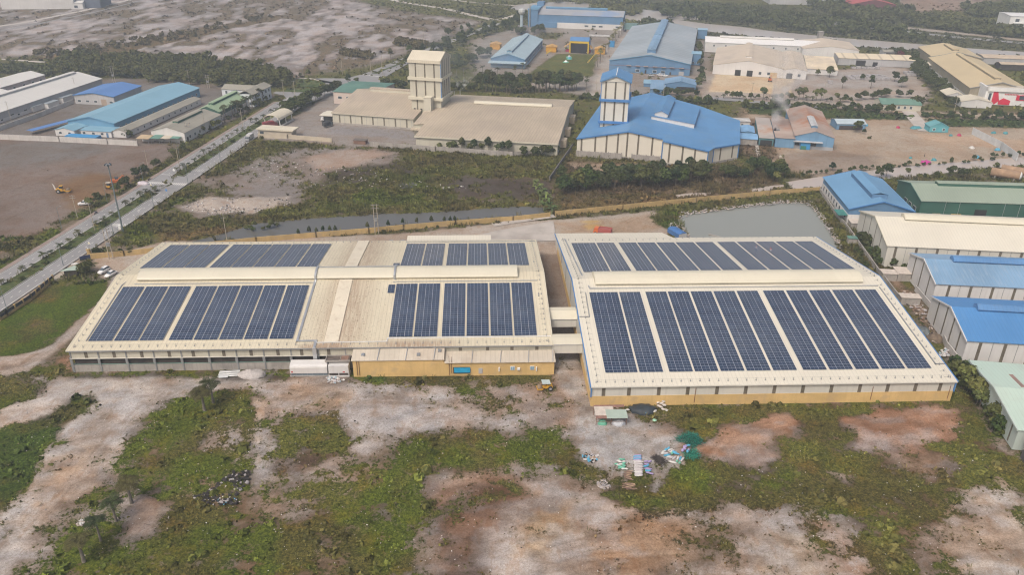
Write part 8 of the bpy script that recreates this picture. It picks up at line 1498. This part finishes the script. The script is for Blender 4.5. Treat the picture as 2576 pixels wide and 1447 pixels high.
def rubbish(label, name, pts, n, cols, s0, s1, kind='stuff', flat=.6, seed=3, cat='rubbish'):
    rg = random.Random(seed); groups = {}
    poly = [(p.x, p.y) for p in pts]; xs, ys = [p[0] for p in poly], [p[1] for p in poly]; k = 0; bs = [MB() for _ in cols]
    while k < n:
        x, y = rg.uniform(min(xs), max(xs)), rg.uniform(min(ys), max(ys))
        if sdist(np.array([x]), np.array([y]), poly)[0] > 0: continue
        k += 1; s = rg.uniform(s0, s1); j = rg.randrange(len(cols)); b = bs[j]; st = len(b.v)
        if rg.random() < .5: b.box(-s, s, -s*.6, s*.6, 0, s*rg.uniform(.1, flat))
        else: b.blob((0, 0, s*.3), (s, s*.8, s*flat), rg.random(), 6, 4, .3)
        b.xf(Matrix.Translation((x, y, rg.uniform(-.05, .12))) @ Matrix.Rotation(rg.uniform(0, 6.28), 4, 'Z') @ Matrix.Rotation(rg.uniform(-.4, .4), 4, 'X'), st)
    me = bpy.data.meshes.new(name); v, f, mi = [], [], []
    for j, b in enumerate(bs): o = len(v); v += b.v; f += [tuple(q+o for q in ff) for ff in b.f]; mi += [j]*len(b.f); me.materials.append(cols[j])
    me.from_pydata(v, [], f); me.polygons.foreach_set('material_index', mi); me.update(); o = bpy.data.objects.new(name, me); COL.objects.link(o); return tag(o, label, cat, kind=kind)
STONE = mat('pale_stone', (.44, .38, .34), .95, .2, 1); STONE2 = mat('grey_stone', (.36, .34, .34), .95, .2, 1); SOOT = mat('soot_black', (.035, .032, .032), .95, .3, 1); TINB = mat('pale_blue_tin', (.36, .45, .50), .6)
rubbish('loose pale stones in the weeds left of wood heaps', 'rubble', [K_(x, y) for x, y in ((540, 790), (620, 735), (720, 770), (775, 870), (680, 900), (580, 880))], 90, [STONE, STONE2], .08, .24)
rubbish('household rubbish and broken boards at the gravel edge', 'rubbish', [K_(x, y) for x, y in ((300, 320), (370, 255), (460, 290), (575, 330), (560, 410), (470, 455), (330, 410))], 60, [PW, STONE, WOOD[1], PBL, SOOT, PGR], .10, .38)
rubbish('burnt black rubbish heap with white scraps in the field', 'rubbish', [T(0, 3, x, y) for x, y in ((1940, 680), (2150, 560), (2330, 420), (2480, 400), (2520, 480), (2400, 640), (2380, 740), (2150, 750))], 240, [SOOT, SOOT, DARKB, SOOT, STONE2, SOOT], .14, .48)
rubbish('white scraps on the burnt heap', 'rubbish', [T(0, 3, x, y) for x, y in ((2080, 690), (2200, 650), (2400, 660), (2420, 730), (2250, 750))], 48, [PW, PGR, STONE, PBL], .06, .20, seed=5)
rubbish('heap of broken white and pale blue rubbish by white booths', 'rubbish', [T(1, 2, x, y) for x, y in ((700, 905), (770, 900), (900, 930), (800, 968), (710, 960))], 70, [PW, TINB, STONE, PGR], .08, .35, seed=6)
rubbish('white plastic rubbish among the foreground palms', 'rubbish', [T(0, 3, x, y) for x, y in ((770, 950), (800, 895), (840, 900), (830, 960), (790, 980))], 25, [PW, STONE], .1, .3, seed=8)
rubbish('rubble and white waste tipped over the cleared dump land', 'rubbish', [D(x, y) for x, y in ((455, 522), (520, 500), (600, 500), (720, 495), (735, 515), (640, 533), (520, 540))], 420, [STONE, STONE2, PW, DARKB, STONE], .12, .42, seed=9)
rubbish('waste heaps strewn across the dump land', 'rubbish', [D(x, y) for x, y in ((570, 420), (640, 395), (760, 400), (860, 420), (1020, 440), (1100, 462), (1240, 470), (1220, 490), (1000, 470), (820, 480), (640, 440))], 260, [STONE, STONE2, PW, SOOT], .12, .40, seed=10)
rubbish('litter scattered over the foreground field', 'litter', [D(x, y) for x, y in ((-40, 960), (1000, 950), (1480, 1000), (1700, 1180), (2400, 1050), (2600, 1300), (2600, 1460), (-60, 1460))], 1300, [PW, STONE, STONE2, SOOT, WOOD[2], STONE2], .04, .14, seed=12)
rubbish('broken stones lining the pond edge', 'rubble', [D(x, y) for x, y in ((1702, 548), (1712, 534), (1780, 525), (1960, 504), (2030, 502), (2052, 515), (2085, 560), (2118, 612), (2150, 650), (2128, 650), (2100, 607), (2070, 562), (2043, 524), (2018, 512), (1960, 513), (1850, 526), (1740, 540), (1712, 552), (1736, 595), (1750, 640), (1736, 640), (1722, 590))], 620, [STONE, STONE2], .14, .38, seed=13)
sh = thing('lean_shelter', 'open lean-to shelter roofed with patched rusty and pale tin sheets', 'shelter', J_(480, 512)); WS = (J_(1082, 497)-J_(480, 512)).length
for i, (x0, x1, y0, y1, m, dz) in enumerate(((0, .37, .0, .25, 'weathered_red', 0), (0, .37, .22, .62, 'cream_tin', .03), (0, .6, .6, .92, 'cream_tin', .05), (.36, 1.02, -.03, .66, 'pale_green_tin', .07), (0, 1, .86, 1.05, 'weathered_red', .02))):
    mm = {'weathered_red': mat('weathered_red_tin', (.26, .15, .12), .85, .25, 1), 'cream_tin': mat('pale_cream_tin', (.55, .49, .43), .7, .12, 1), 'pale_green_tin': mat('pale_green_tin', (.36, .44, .38), .6, .06, .5)}[m]
    z = lambda y: 1.95+.25*y; yy = lambda y: -.3+4.2*y; b = MB(); b.loft([(x0*WS-.1, yy(y0), z(y0)+dz), (x1*WS+.1, yy(y0), z(y0)+dz), (x1*WS+.1, yy(y0), z(y0)+dz+.03), (x0*WS-.1, yy(y0), z(y0)+dz+.03)], [(x0*WS-.1, yy(y1), z(y1)+dz), (x1*WS+.1, yy(y1), z(y1)+dz), (x1*WS+.1, yy(y1), z(y1)+dz+.03), (x0*WS-.1, yy(y1), z(y1)+dz+.03)]); b.build('roof_sheet', mm, sh)
for x in (0, WS*.5, WS):
    for y in (0, 3.7): MB().tube((x, y, 0), (x, y, 2.0), .06).build('post', RUST, sh)
MB().tube((0, 0, .9), (WS, 0, .9), .035).build('rail', RUST, sh)
def heap(name, label, c, r, m, seed, cat='heap', nu=14, nv=8): o = MB().blob((0, 0, -r[2]*.1), r, seed, nu, nv, .26 if name == 'plastic_heap' else .13).build(name, m, None, True); o.location = c; return tag(o, label, cat)
heap('tarpaulin', 'crumpled silver white tarpaulin spilling from under the lean-to shelter', J_(930, 470), (1.5, 1.0, .9), pl('silver_tarp', (.46, .48, .52), .12), 3, 'tarpaulin'); heap('tarpaulin', 'green sheet stuffed under left side of lean-to shelter', J_(610, 470), (1.0, .7, 1.0), PGN, 4, 'tarpaulin')
heap('tarpaulin', 'low black tarpaulin heap against the yellow plinth', J_(1420, 190), (2.9, 1.9, .95), mat('black_tarp', (.035, .045, .055), .55, .3, .8), 5, 'tarpaulin', 20, 10)
for i, (x, y, z) in enumerate(((1730, 90, .3), (1790, 110, .4), (1840, 80, .5), (1850, 130, .2), (1780, 160, .1), (1740, 140, .1), (1830, 200, 0), (1810, 75, .7))): sack(J_(x, y), RQ.uniform(0, 3), .9, .32, pl('cream_sack', (.52, .48, .44)), 'dirty white sack piled beside the black tarpaulin', 'sacks beside the black tarpaulin', z)
for (x, y), s, l, m in (((1645, 205), (.6, .8), 'white sheet lying nearest the black tarpaulin', PW), ((1880, 200), (.55, .6), 'white sheet draped below the dirty white sacks', PW), ((1655, 405), (.5, .55), 'pale green sheet lying flat in the grass', mat('mint_sheet', (.33, .58, .42), .7)), ((1115, 195), (.5, .35), 'crumpled white sheet between shelter and black tarpaulin', PW)): o = MB().blob((0, 0, 0), (s[0], s[1], .12), 7, 10, 5, .2).build('plastic_sheet', m, None, True); o.location = J_(x, y); tag(o, l, 'sheet')
sack(J_(1495, 265), .3, .8, .3, PBL, 'single blue bag at the foot of the black tarpaulin', 'single blue bag')
# by the left warehouse
ps = thing('tin_stack', 'stack of silver tin sheets and pipes beside the dry palm', 'tin stack', T(0, 2, 2185, 905), R(4))
for i in range(9): MB().tube((0, .3*i, .12), (4.6, .3*i+.1, .14), .07).build('pipe', STEEL if i % 3 else GALV, ps)
MB().box(.4, 2.4, -.7, .4, .2, .28).build('tin_sheet', mat('white_tin', (1, 1, 1)), ps)
heap('gravel_mound', 'rounded pale gravel mound in front of the left warehouse columns', T(0, 2, 2530, 880), (3.2, 1.9, 1.25), mat('mound_gravel', (.43, .40, .385), .95, .15, 2), 8, 'gravel mound', 24, 10)
heap('tarpaulin', 'crumpled white tarpaulin heap at the zebra crossing kerb', T(0, 1, 1430, 408), (2.6, 1.3, 1.3), pl('pinkish_white_tarp', (.55, .50, .54), .08), 9, 'tarpaulin', 16, 8)
gy_ = thing('gate_hut', 'small makeshift hut with pale tin roof under the gate tree', 'hut', T(0, 1, 610, 1345), R(8)); MB().loft([(0, 0, 1.9), (4.6, 0, 1.9), (4.6, 0, 1.97), (0, 0, 1.97)], [(3.2, 3, 2.1), (4.6, 3.4, 2.1), (4.6, 3.4, 2.17), (3.2, 3, 2.17)]).build('roof', mat('pale_green_tin', (1, 1, 1)), gy_); MB().box(1, 4.4, .5, 2.6, 0, 1.85).build('wall', DARKB, gy_); MB().box(1.5, 3.4, 5, 6.2, 1.5, 1.6).build('canopy', PW, gy_)
# pond side
bt_ = thing('tarp_shelter', 'blue tarpaulin shelter on the pond bank behind right warehouse', 'shelter', T(2, 1, 1680, 945), R(22)); MB().yprof([(-1.5, .2), (-1.5, 1.7), (0, 2.1), (1.7, 1.7), (1.7, .2)], -1, 5.2).build('tarp_cover', mat('blue_tarp', (.06, .16, .38), .55, .15, 1), bt_); MB().box(-1.4, 1.6, -1.05, -.98, .1, 1.7).build('opening', mat('pale_sheet', (.5, .5, .5), .8), bt_)
rubbish('scrap and bricks dumped beside the blue shelter', 'rubbish', [T(2, 1, x, y) for x, y in ((1555, 815), (1620, 795), (1700, 815), (1690, 840), (1620, 900), (1570, 860))], 90, [PW, STONE, WOOD[0], PGR], .12, .4, seed=20)
o = MB().loft([(-1.6, -.25, 0), (1.8, -.25, 0), (1.4, .25, 0), (-1.6, .25, 0)], [(-1.7, -.4, .35), (2.3, -.05, .45), (2.3, .05, .45), (-1.7, .4, .35)]).build('boat', mat('grey_boat', (.33, .31, .29), .9)); o.location = T(2, 1, 2015, 915); o.location.z = -.45; o.rotation_euler = (0, 0, -.6); tag(o, 'small grey punt floating on near edge of the pond', 'boat')
# lane on the right
for (c, r, x, y), w, d, h, l in (((3, 1, 1150, 1370), 4.0, 3.0, 2.0, 'low pale roofed store by the lane wall, left one'), ((3, 1, 1300, 1375), 5.2, 4.5, 2.2, 'rusty edged pale roofed store against white walled shed'), ((3, 1, 835, 850), 3.0, 4.0, 1.8, 'tan tin roofed lean-to where blue roofed shed meets cream hall'), ((3, 2, 1335, 170), 5.0, 2.5, 2.0, 'bare concrete store in the junk lane'), ((3, 1, 810, 1000), 2.6, 2.0, 1.6, 'tiny teal hut on the grassy lane')):
    t = thing('store_hut', l, 'hut', T(c, r, x, y), R(-8)); MB().box(0, w, 0, d, -.2, h).build('wall', CONC2, t); MB().box(-.2, w+.2, -.2, d+.2, h, h+.12).build('roof', mat('pale_cream_tin', (1, 1, 1)) if 'teal' not in l else mat('teal_roof_tin', (1, 1, 1)), t)
heap('rubbish_heap', 'dark grey plastic rubbish heap in the junk lane', T(3, 2, 1565, 440), (1.5, 2.2, 1.0), mat('grey_waste', (.13, .15, .16), .7, .4, 1.5), 12); heap('rubbish_heap', 'brown covered junk crate in the lane by the barred wall', T(3, 2, 1680, 520), (2.0, 1.9, 1.5), mat('brown_cover', (.17, .13, .095), .8, .3, 1), 13)
for i in range(22): sack(T(3, 2, 1775+RQ.uniform(-55, 55), 670+RQ.uniform(-40, 40)), RQ.uniform(0, 3), .8, .28, (PW, PGR, TINB)[i % 3], 'pale sack in the heap at the end of the junk lane', 'sacks at the end of junk lane', RQ.uniform(0, .4))
rubbish('junk along the lane between the warehouses and the sheds', 'rubbish', [T(3, 2, x, y) for x, y in ((1330, 40), (1480, 60), (1600, 250), (1700, 560), (1640, 560), (1500, 300), (1400, 180))], 120, [STONE, WOOD[0], PGR, DARKB], .12, .45, seed=22)
for i, (x, y) in enumerate(((2280, 330), (2380, 300))):
    t = thing('storage_tank', ('nearer' if i == 0 else 'farther')+' rusty cylindrical tank lying behind the green hall', 'tank', T(3, 1, x-20, y), R(-35), 'rusty storage tanks'); MB().tube((-1, 0, 1.9), (9, 0, 1.9), 1.7, 1.7, 20).build('shell', mat('rusty_tank', (.33, .22, .14), .8, .25, .3, dirt=(.22, .10, .06), dirt_amt=.6), t); MB().lathe((0, 0, 0), [(1.68, 0), (1.3, .5), (.5, .75)], 20).xf(Matrix.Translation((9, 0, 1.9)) @ Matrix.Rotation(math.pi/2, 4, 'Y')).build('end_cap', WHITEP, t)
    for u in (.5, 7): MB().box(u, u+.6, -1.3, 1.3, -.2, .9).build('saddle', CONC2, t)
# ------------------------------------------------------------------ festival lawn, containers, yards
OT = mat('orange_canvas', (.56, .33, .11), .8, .06); BLK = mat('stage_black', (.02, .02, .025), .9)
stg = thing('stage', 'black festival stage under blue canopy with yellow beam', 'stage', T(2, 0, 570, 528), R(-13)); MB().box(0, 12.5, .3, 11, 0, 6.8).build('stage_box', BLK, stg); MB().box(-.4, 12.9, -.1, .4, 6.6, 8.0).box(-.5, .4, -.1, .5, 0, 6.6).box(12.1, 13, -.1, .5, 0, 6.6).build('front_beam', mat('banner_yellow', (.62, .42, .03), .6), stg); MB().xprof([(-.2, 8), (5.5, 10), (11.4, 8)], -.4, 12.9).build('canopy', BLUER, stg); MB().box(4.8, 8.6, 1, 3, 0, 2.2).build('podium', mat('banner_yellow', (1, 1, 1)), stg); MB().box(12.92, 13.05, .5, 11, .2, 8).build('side_sheet', BLUEW, stg)
for x, y, l in ((510, 520, 'orange tent left of the black stage'), (692, 530, 'orange tent right of the black stage')):
    t = thing('canvas_tent', l, 'tent', T(2, 0, x, y), R(-13), 'orange tents beside the stage'); MB().yprof([(-.4, 3), (3.3, 5.6), (7, 3), (7, 2.9), (3.3, 5.3), (-.4, 2.9)], 0, 7).build('roof', OT, t)
    for a in (0, 6.6):
        for b_ in (.2, 6.8): MB().tube((a, b_, 0), (a, b_, 3), .08).build('post', STEEL, t)
    MB().box(1, 5.6, 2, 5, 0, 1.4).build('table', mat('crimson_cloth', (.42, .04, .12), .8), t)
for (c, r, x, y), l in (((2, 0, 330, 520), 'orange booth beside the pale blue hall'), ((2, 0, 818, 540), 'orange booth by the yellowish palms'), ((1, 0, 2345, 492), 'orange gabled hut near the smoky grove')):
    t = thing('orange_booth', l, 'booth', T(c, r, x, y), R(-13), 'orange booths'); MB().box(0, 7, 0, 6, 0, 3.6).build('wall', mat('orange_panel', (.58, .30, .03), .7), t); MB().yprof([(-.4, 3.5), (3.5, 4.8), (7.4, 3.5)], -.4, 6.4).build('roof', OT, t)
for x, y, m, l in ((565, 590, 'blue_plastic', 'blue round ornament on the sports lawn'), (530, 622, 'sign_red', 'red ornament bed on the sports lawn'), (563, 572, 'pinkish_white_tarp', 'pinkish figure-like display on the sports lawn')): t = thing('lawn_display', l, 'display', T(2, 0, x, y)); MB().lathe((0, 0, 0), [(1.0, 0), (1.1, .5), (.7, .8), (.2, 1.3)], 12).build('display_body', MATS[m], t); MB().lathe((0, 0, 0), [(2.1, 0), (2.0, .25)], 14).build('base', PGN, t)
for s_, x0, y0, x1, y1 in (('left', 380, 525, 330, 560), ('right', 815, 570, 745, 650)):
    for i in range(7): t = MB().tube((0, 0, 0), (0, 0, 2.2), .05).build('flag_pole', STEEL); t.location = T(2, 0, x0+(x1-x0)*i/6, y0+(y1-y0)*i/6); tag(t, 'pole with small yellow flag on %s side of sports lawn' % s_, 'flag', 'small flags on the %s lawn side' % s_); MB().box(.02, .7, -.02, .02, 1.4, 2.15).build('flag', mat('banner_yellow', (1, 1, 1)), t)
pk = thing('pipe_stack', 'row of white concrete pipes before the far blue hall', 'pipe stack', T(2, 0, 770, 365), R(-10))
for i in range(16): MB().tube((i*1.0, 0, .6), (i*1.0, 4.5, .6), .48, .48, 10).build('pipe', PW, pk)
for (c, r, x, y), w, m, l, h in (((2, 0, 45, 325), 8, 'grey_container', 'stacked grey containers beside the water tower', 5.2), ((2, 0, 1110, 292), 12, 'green_container', 'green container right of the far blue hall', 4.5), ((0, 0, 655, 1398), 15, 'strong_blue_tin', 'low bright blue container behind the white wall', 1.6), ((2, 0, 960, 470), 4, 'strong_blue_tin', 'small blue kiosk among the yellowish palms', 4)):
    cm = {'grey_container': mat('grey_container', (.30, .27, .27), .7, .15), 'green_container': mat('green_container', (.17, .28, .28), .7, .1)}.get(m) or MATS[m]
    t = thing('container', l, 'container', T(c, r, x, y), R(-12)); MB().box(0, w, 0, 4, 0, h).build('body', cm, t)
    for i in range(int(w)): MB().box(i+.3, i+.45, -.06, 0, .2, h-.2).build('rib', cm, t) if i < 4 else None
bc = thing('low_canopy', 'long low bright blue canopy on the gravel court', 'canopy', T(0, 0, 275, 1342), R(62)); MB().box(0, 24, -4, 0, 1.6, 1.75).build('roof', mat('deep_blue_roof', (1, 1, 1)), bc)
for x in (.5, 8, 16, 23.5): MB().tube((x, -2, 0), (x, -2, 1.6), .08).build('post', STEEL, bc)
for (x, y), l in (((340, 1125), 'white equipment cabin nearest left along the white workshop'), ((490, 1090), 'white equipment cabin in the middle along the white workshop'), ((640, 1030), 'white equipment cabin farthest right along the white workshop')): t = thing('equipment_cabin', l, 'cabin', T(0, 0, x, y), R(77), 'equipment cabins'); MB().box(0, 8, 0, 3, 0, 2.4).build('body', WHITEW, t); MB().box(-.2, 8.2, -.2, 3.2, 2.4, 2.55).build('roof', GREYR, t)
for (x, y, w, d), l in (((850, 690, 330, 3), 'far low grey stone stack'), ((840, 800, 430, 9), 'broad grey stone stack in mid yard'), ((610, 840, 90, 6), 'small grey stone stack by the cream works'), ((1400, 760, 150, 10), 'grey stone stack beside the yard lane')):
    a_, b_ = T(3, 0, x, y), T(3, 0, x+w, y+6); t = thing('stone_stack', l, 'stone stack', a_, math.atan2(b_.y-a_.y, b_.x-a_.x), 'stone stacks'); W_ = (b_-a_).length
    for i in range(int(W_/3)):
        for j in range(max(1, int(d/3))): h = RQ.uniform(.8, 1.9); MB().box(i*3, i*3+2.5, j*3.4, j*3.4+2.6, 0, h).build('block', STONE2, t)
ex2 = copy_tree(ex, T(3, 0, 25, 815), R(70), 'red and black excavator standing in the grey stone yard')
for (c, r, x, y), col, s, l in (((3, 0, 985, 1262), 'blue_plastic', 2.0, 'blue plastic heap near the open sided shed'), ((3, 0, 1490, 1285), 'turq_plastic', 4.5, 'turquoise plastic heap left of the turquoise hut'), ((3, 0, 1310, 1282), 'crimson_cloth', 1.6, 'crimson bundle by the hedge'), ((3, 0, 1840, 1362), 'turq_plastic', 1.4, 'small turquoise bundle in mid sandy yard'), ((3, 0, 1925, 1360), 'crimson_cloth', 1.8, 'crimson bundle in mid sandy yard'), ((3, 0, 2270, 1335), 'turq_plastic', 1.8, 'turquoise bundle behind the tin fence, left'), ((3, 0, 2390, 1340), 'turq_plastic', 2.0, 'turquoise bundle behind the tin fence, right'), ((3, 1, 1590, 190), 'magenta_plastic', 3.4, 'bright magenta heap on the canal bank'), ((3, 1, 1670, 165), 'turq_plastic', 1.8, 'turquoise bundle next to the magenta heap'), ((3, 1, 2105, 140), 'blue_plastic', 2.0, 'blue bundle on the canal bank'), ((3, 1, 2310, 65), 'blue_plastic', 2.0, 'blue bundle at the foot of the tin fence'), ((3, 1, 1435, 145), 'turq_plastic', 1.2, 'teal drum in the sandy yard'), ((3, 1, 2050, 45), 'white_plastic', 2.0, 'round white sheet on the sand')):
    if col not in MATS: pl(col, {'turq_plastic': (.07, .28, .33), 'magenta_plastic': (.50, .05, .28)}[col])
    heap('plastic_heap', l, T(c, r, x, y), (s*.6, s*.45, min(1.0, s*.5)), MATS[col], len(l))
for (x, y), l in (((130, 150), 'cream oil drum lying before the rusty workshop'),): o = MB().tube((-.9, 0, .6), (.9, 0, .6), .6, .6, 12).build('drum', mat('cream_tin', (1, 1, 1))); o.location = T(3, 1, x, y); o.rotation_euler = (0, 0, 1.5); tag(o, l, 'drum')
sp_ = thing('smoke_stack', 'black smoking stack on the rusty annex roof', 'chimney', (132.5, 345.5, 4.2)); MB().tube((0, 0, 0), (0, 0, 1.6), .45).build('shaft', SOOT, sp_); MB().box(.6, 2, -.4, .6, 0, 1.0).build('fan_box', STEEL, sp_)
# ------------------------------------------------------------------ air and smoke
def vol(name, label, obj, dens, col=(1, 1, 1), aniso=.3, noise=None):
    m = bpy.data.materials.new(name); m.use_nodes = True; t = m.node_tree; t.nodes.remove(t.nodes['Principled BSDF'])
    v = t.nodes.new('ShaderNodeVolumePrincipled'); v.inputs['Color'].default_value = (*col, 1); v.inputs['Density'].default_value = dens; v.inputs['Anisotropy'].default_value = aniso
    t.links.new(v.outputs[0], t.nodes['Material Output'].inputs['Volume'])
    obj.data.materials.clear(); obj.data.materials.append(m); tag(obj, label, name, kind='stuff'); return m, v
hz = MB().box(-2450, 2450, -560, 2700, -3, 104).build('haze', CONC2)
vol('haze', None, hz, .00040, (.78, .89, 1.0), .2)

def plume(label, base, top, r0, r1, dens, col, seed, scale=.35, n=7):
    b = MB(); base, top = Vector(base), Vector(top); pts = [base.lerp(top, i/(n-1)) for i in range(n)]; rg = random.Random(seed)
    ring = lambda p, r: [(p.x+r*math.cos(2*math.pi*k/12)*rg.uniform(.9, 1.1), p.y+r*math.sin(2*math.pi*k/12)*rg.uniform(.9, 1.1), p.z) for k in range(12)]
    rs = [ring(p+Vector((rg.uniform(-.2, .2), rg.uniform(-.2, .2), 0))*(r0+(r1-r0)*i/(n-1)), r0+(r1-r0)*i/(n-1)) for i, p in enumerate(pts)]
    for i in range(n-1): b.loft(rs[i], rs[i+1], cap=False)
    k = len(b.v); b.f.append(tuple(range(12))[::-1]); b.f.append(tuple(range(k-12, k)))
    o = b.build('smoke', CONC2); m, v = vol('smoke', label, o, dens, col, .3); t = m.node_tree; N = t.nodes.new
    tc = N('ShaderNodeTexCoord'); nz = N('ShaderNodeTexNoise'); nz.inputs['Scale'].default_value = scale; nz.inputs['Detail'].default_value = 4; t.links.new(tc.outputs['Object'], nz.inputs['Vector'])
    mr = N('ShaderNodeMapRange'); mr.interpolation_type = 'SMOOTHSTEP'; t.links.new(nz.outputs[0], mr.inputs[0]); mr.inputs[1].default_value = .44; mr.inputs[2].default_value = .72; mr.inputs[3].default_value = 0; mr.inputs[4].default_value = 1
    gm = N('ShaderNodeMapping'); gm.inputs[1].default_value = (-1, -1, 0); gm.inputs[3].default_value = (2, 2, 0); t.links.new(tc.outputs['Generated'], gm.inputs[0])
    sx = N('ShaderNodeSeparateXYZ'); t.links.new(tc.outputs['Generated'], sx.inputs[0]); fd = N('ShaderNodeMapRange'); t.links.new(sx.outputs[2], fd.inputs[0]); fd.inputs[1].default_value = .1; fd.inputs[2].default_value = 1; fd.inputs[3].default_value = dens; fd.inputs[4].default_value = 0
    mu = N('ShaderNodeMath'); mu.operation = 'MULTIPLY'; t.links.new(mr.outputs[0], mu.inputs[0]); t.links.new(fd.outputs[0], mu.inputs[1]); t.links.new(mu.outputs[0], v.inputs['Density']); return o
p_ = T(1, 0, 2045, 945, 6.0); plume('thin white steam puff above the roof pipes of the cream factory', (p_.x, p_.y, 7.8), (p_.x+5, p_.y+2, 15), .4, 3.2, 1.1, (1, 1, 1), 3, .5)
p_ = T(1, 0, 1985, 945, 6.0); plume('smaller white steam puff at the left roof pipe', (p_.x, p_.y, 7.0), (p_.x+3, p_.y+1.5, 13), .3, 1.8, 1.0, (1, 1, 1), 5, .6)
plume('grey white smoke drifting up from the rusty annex', (132.5, 345.5, 5.6), (142, 358, 40), 1.6, 11, .30, (1, 1, 1), 7, .16, 9)
plume('thin blue smoke hanging over the grove by the cream tower', (-2, 470, 2), (6, 500, 30), 26, 40, .016, (.80, .90, 1.0), 9, .05, 5)
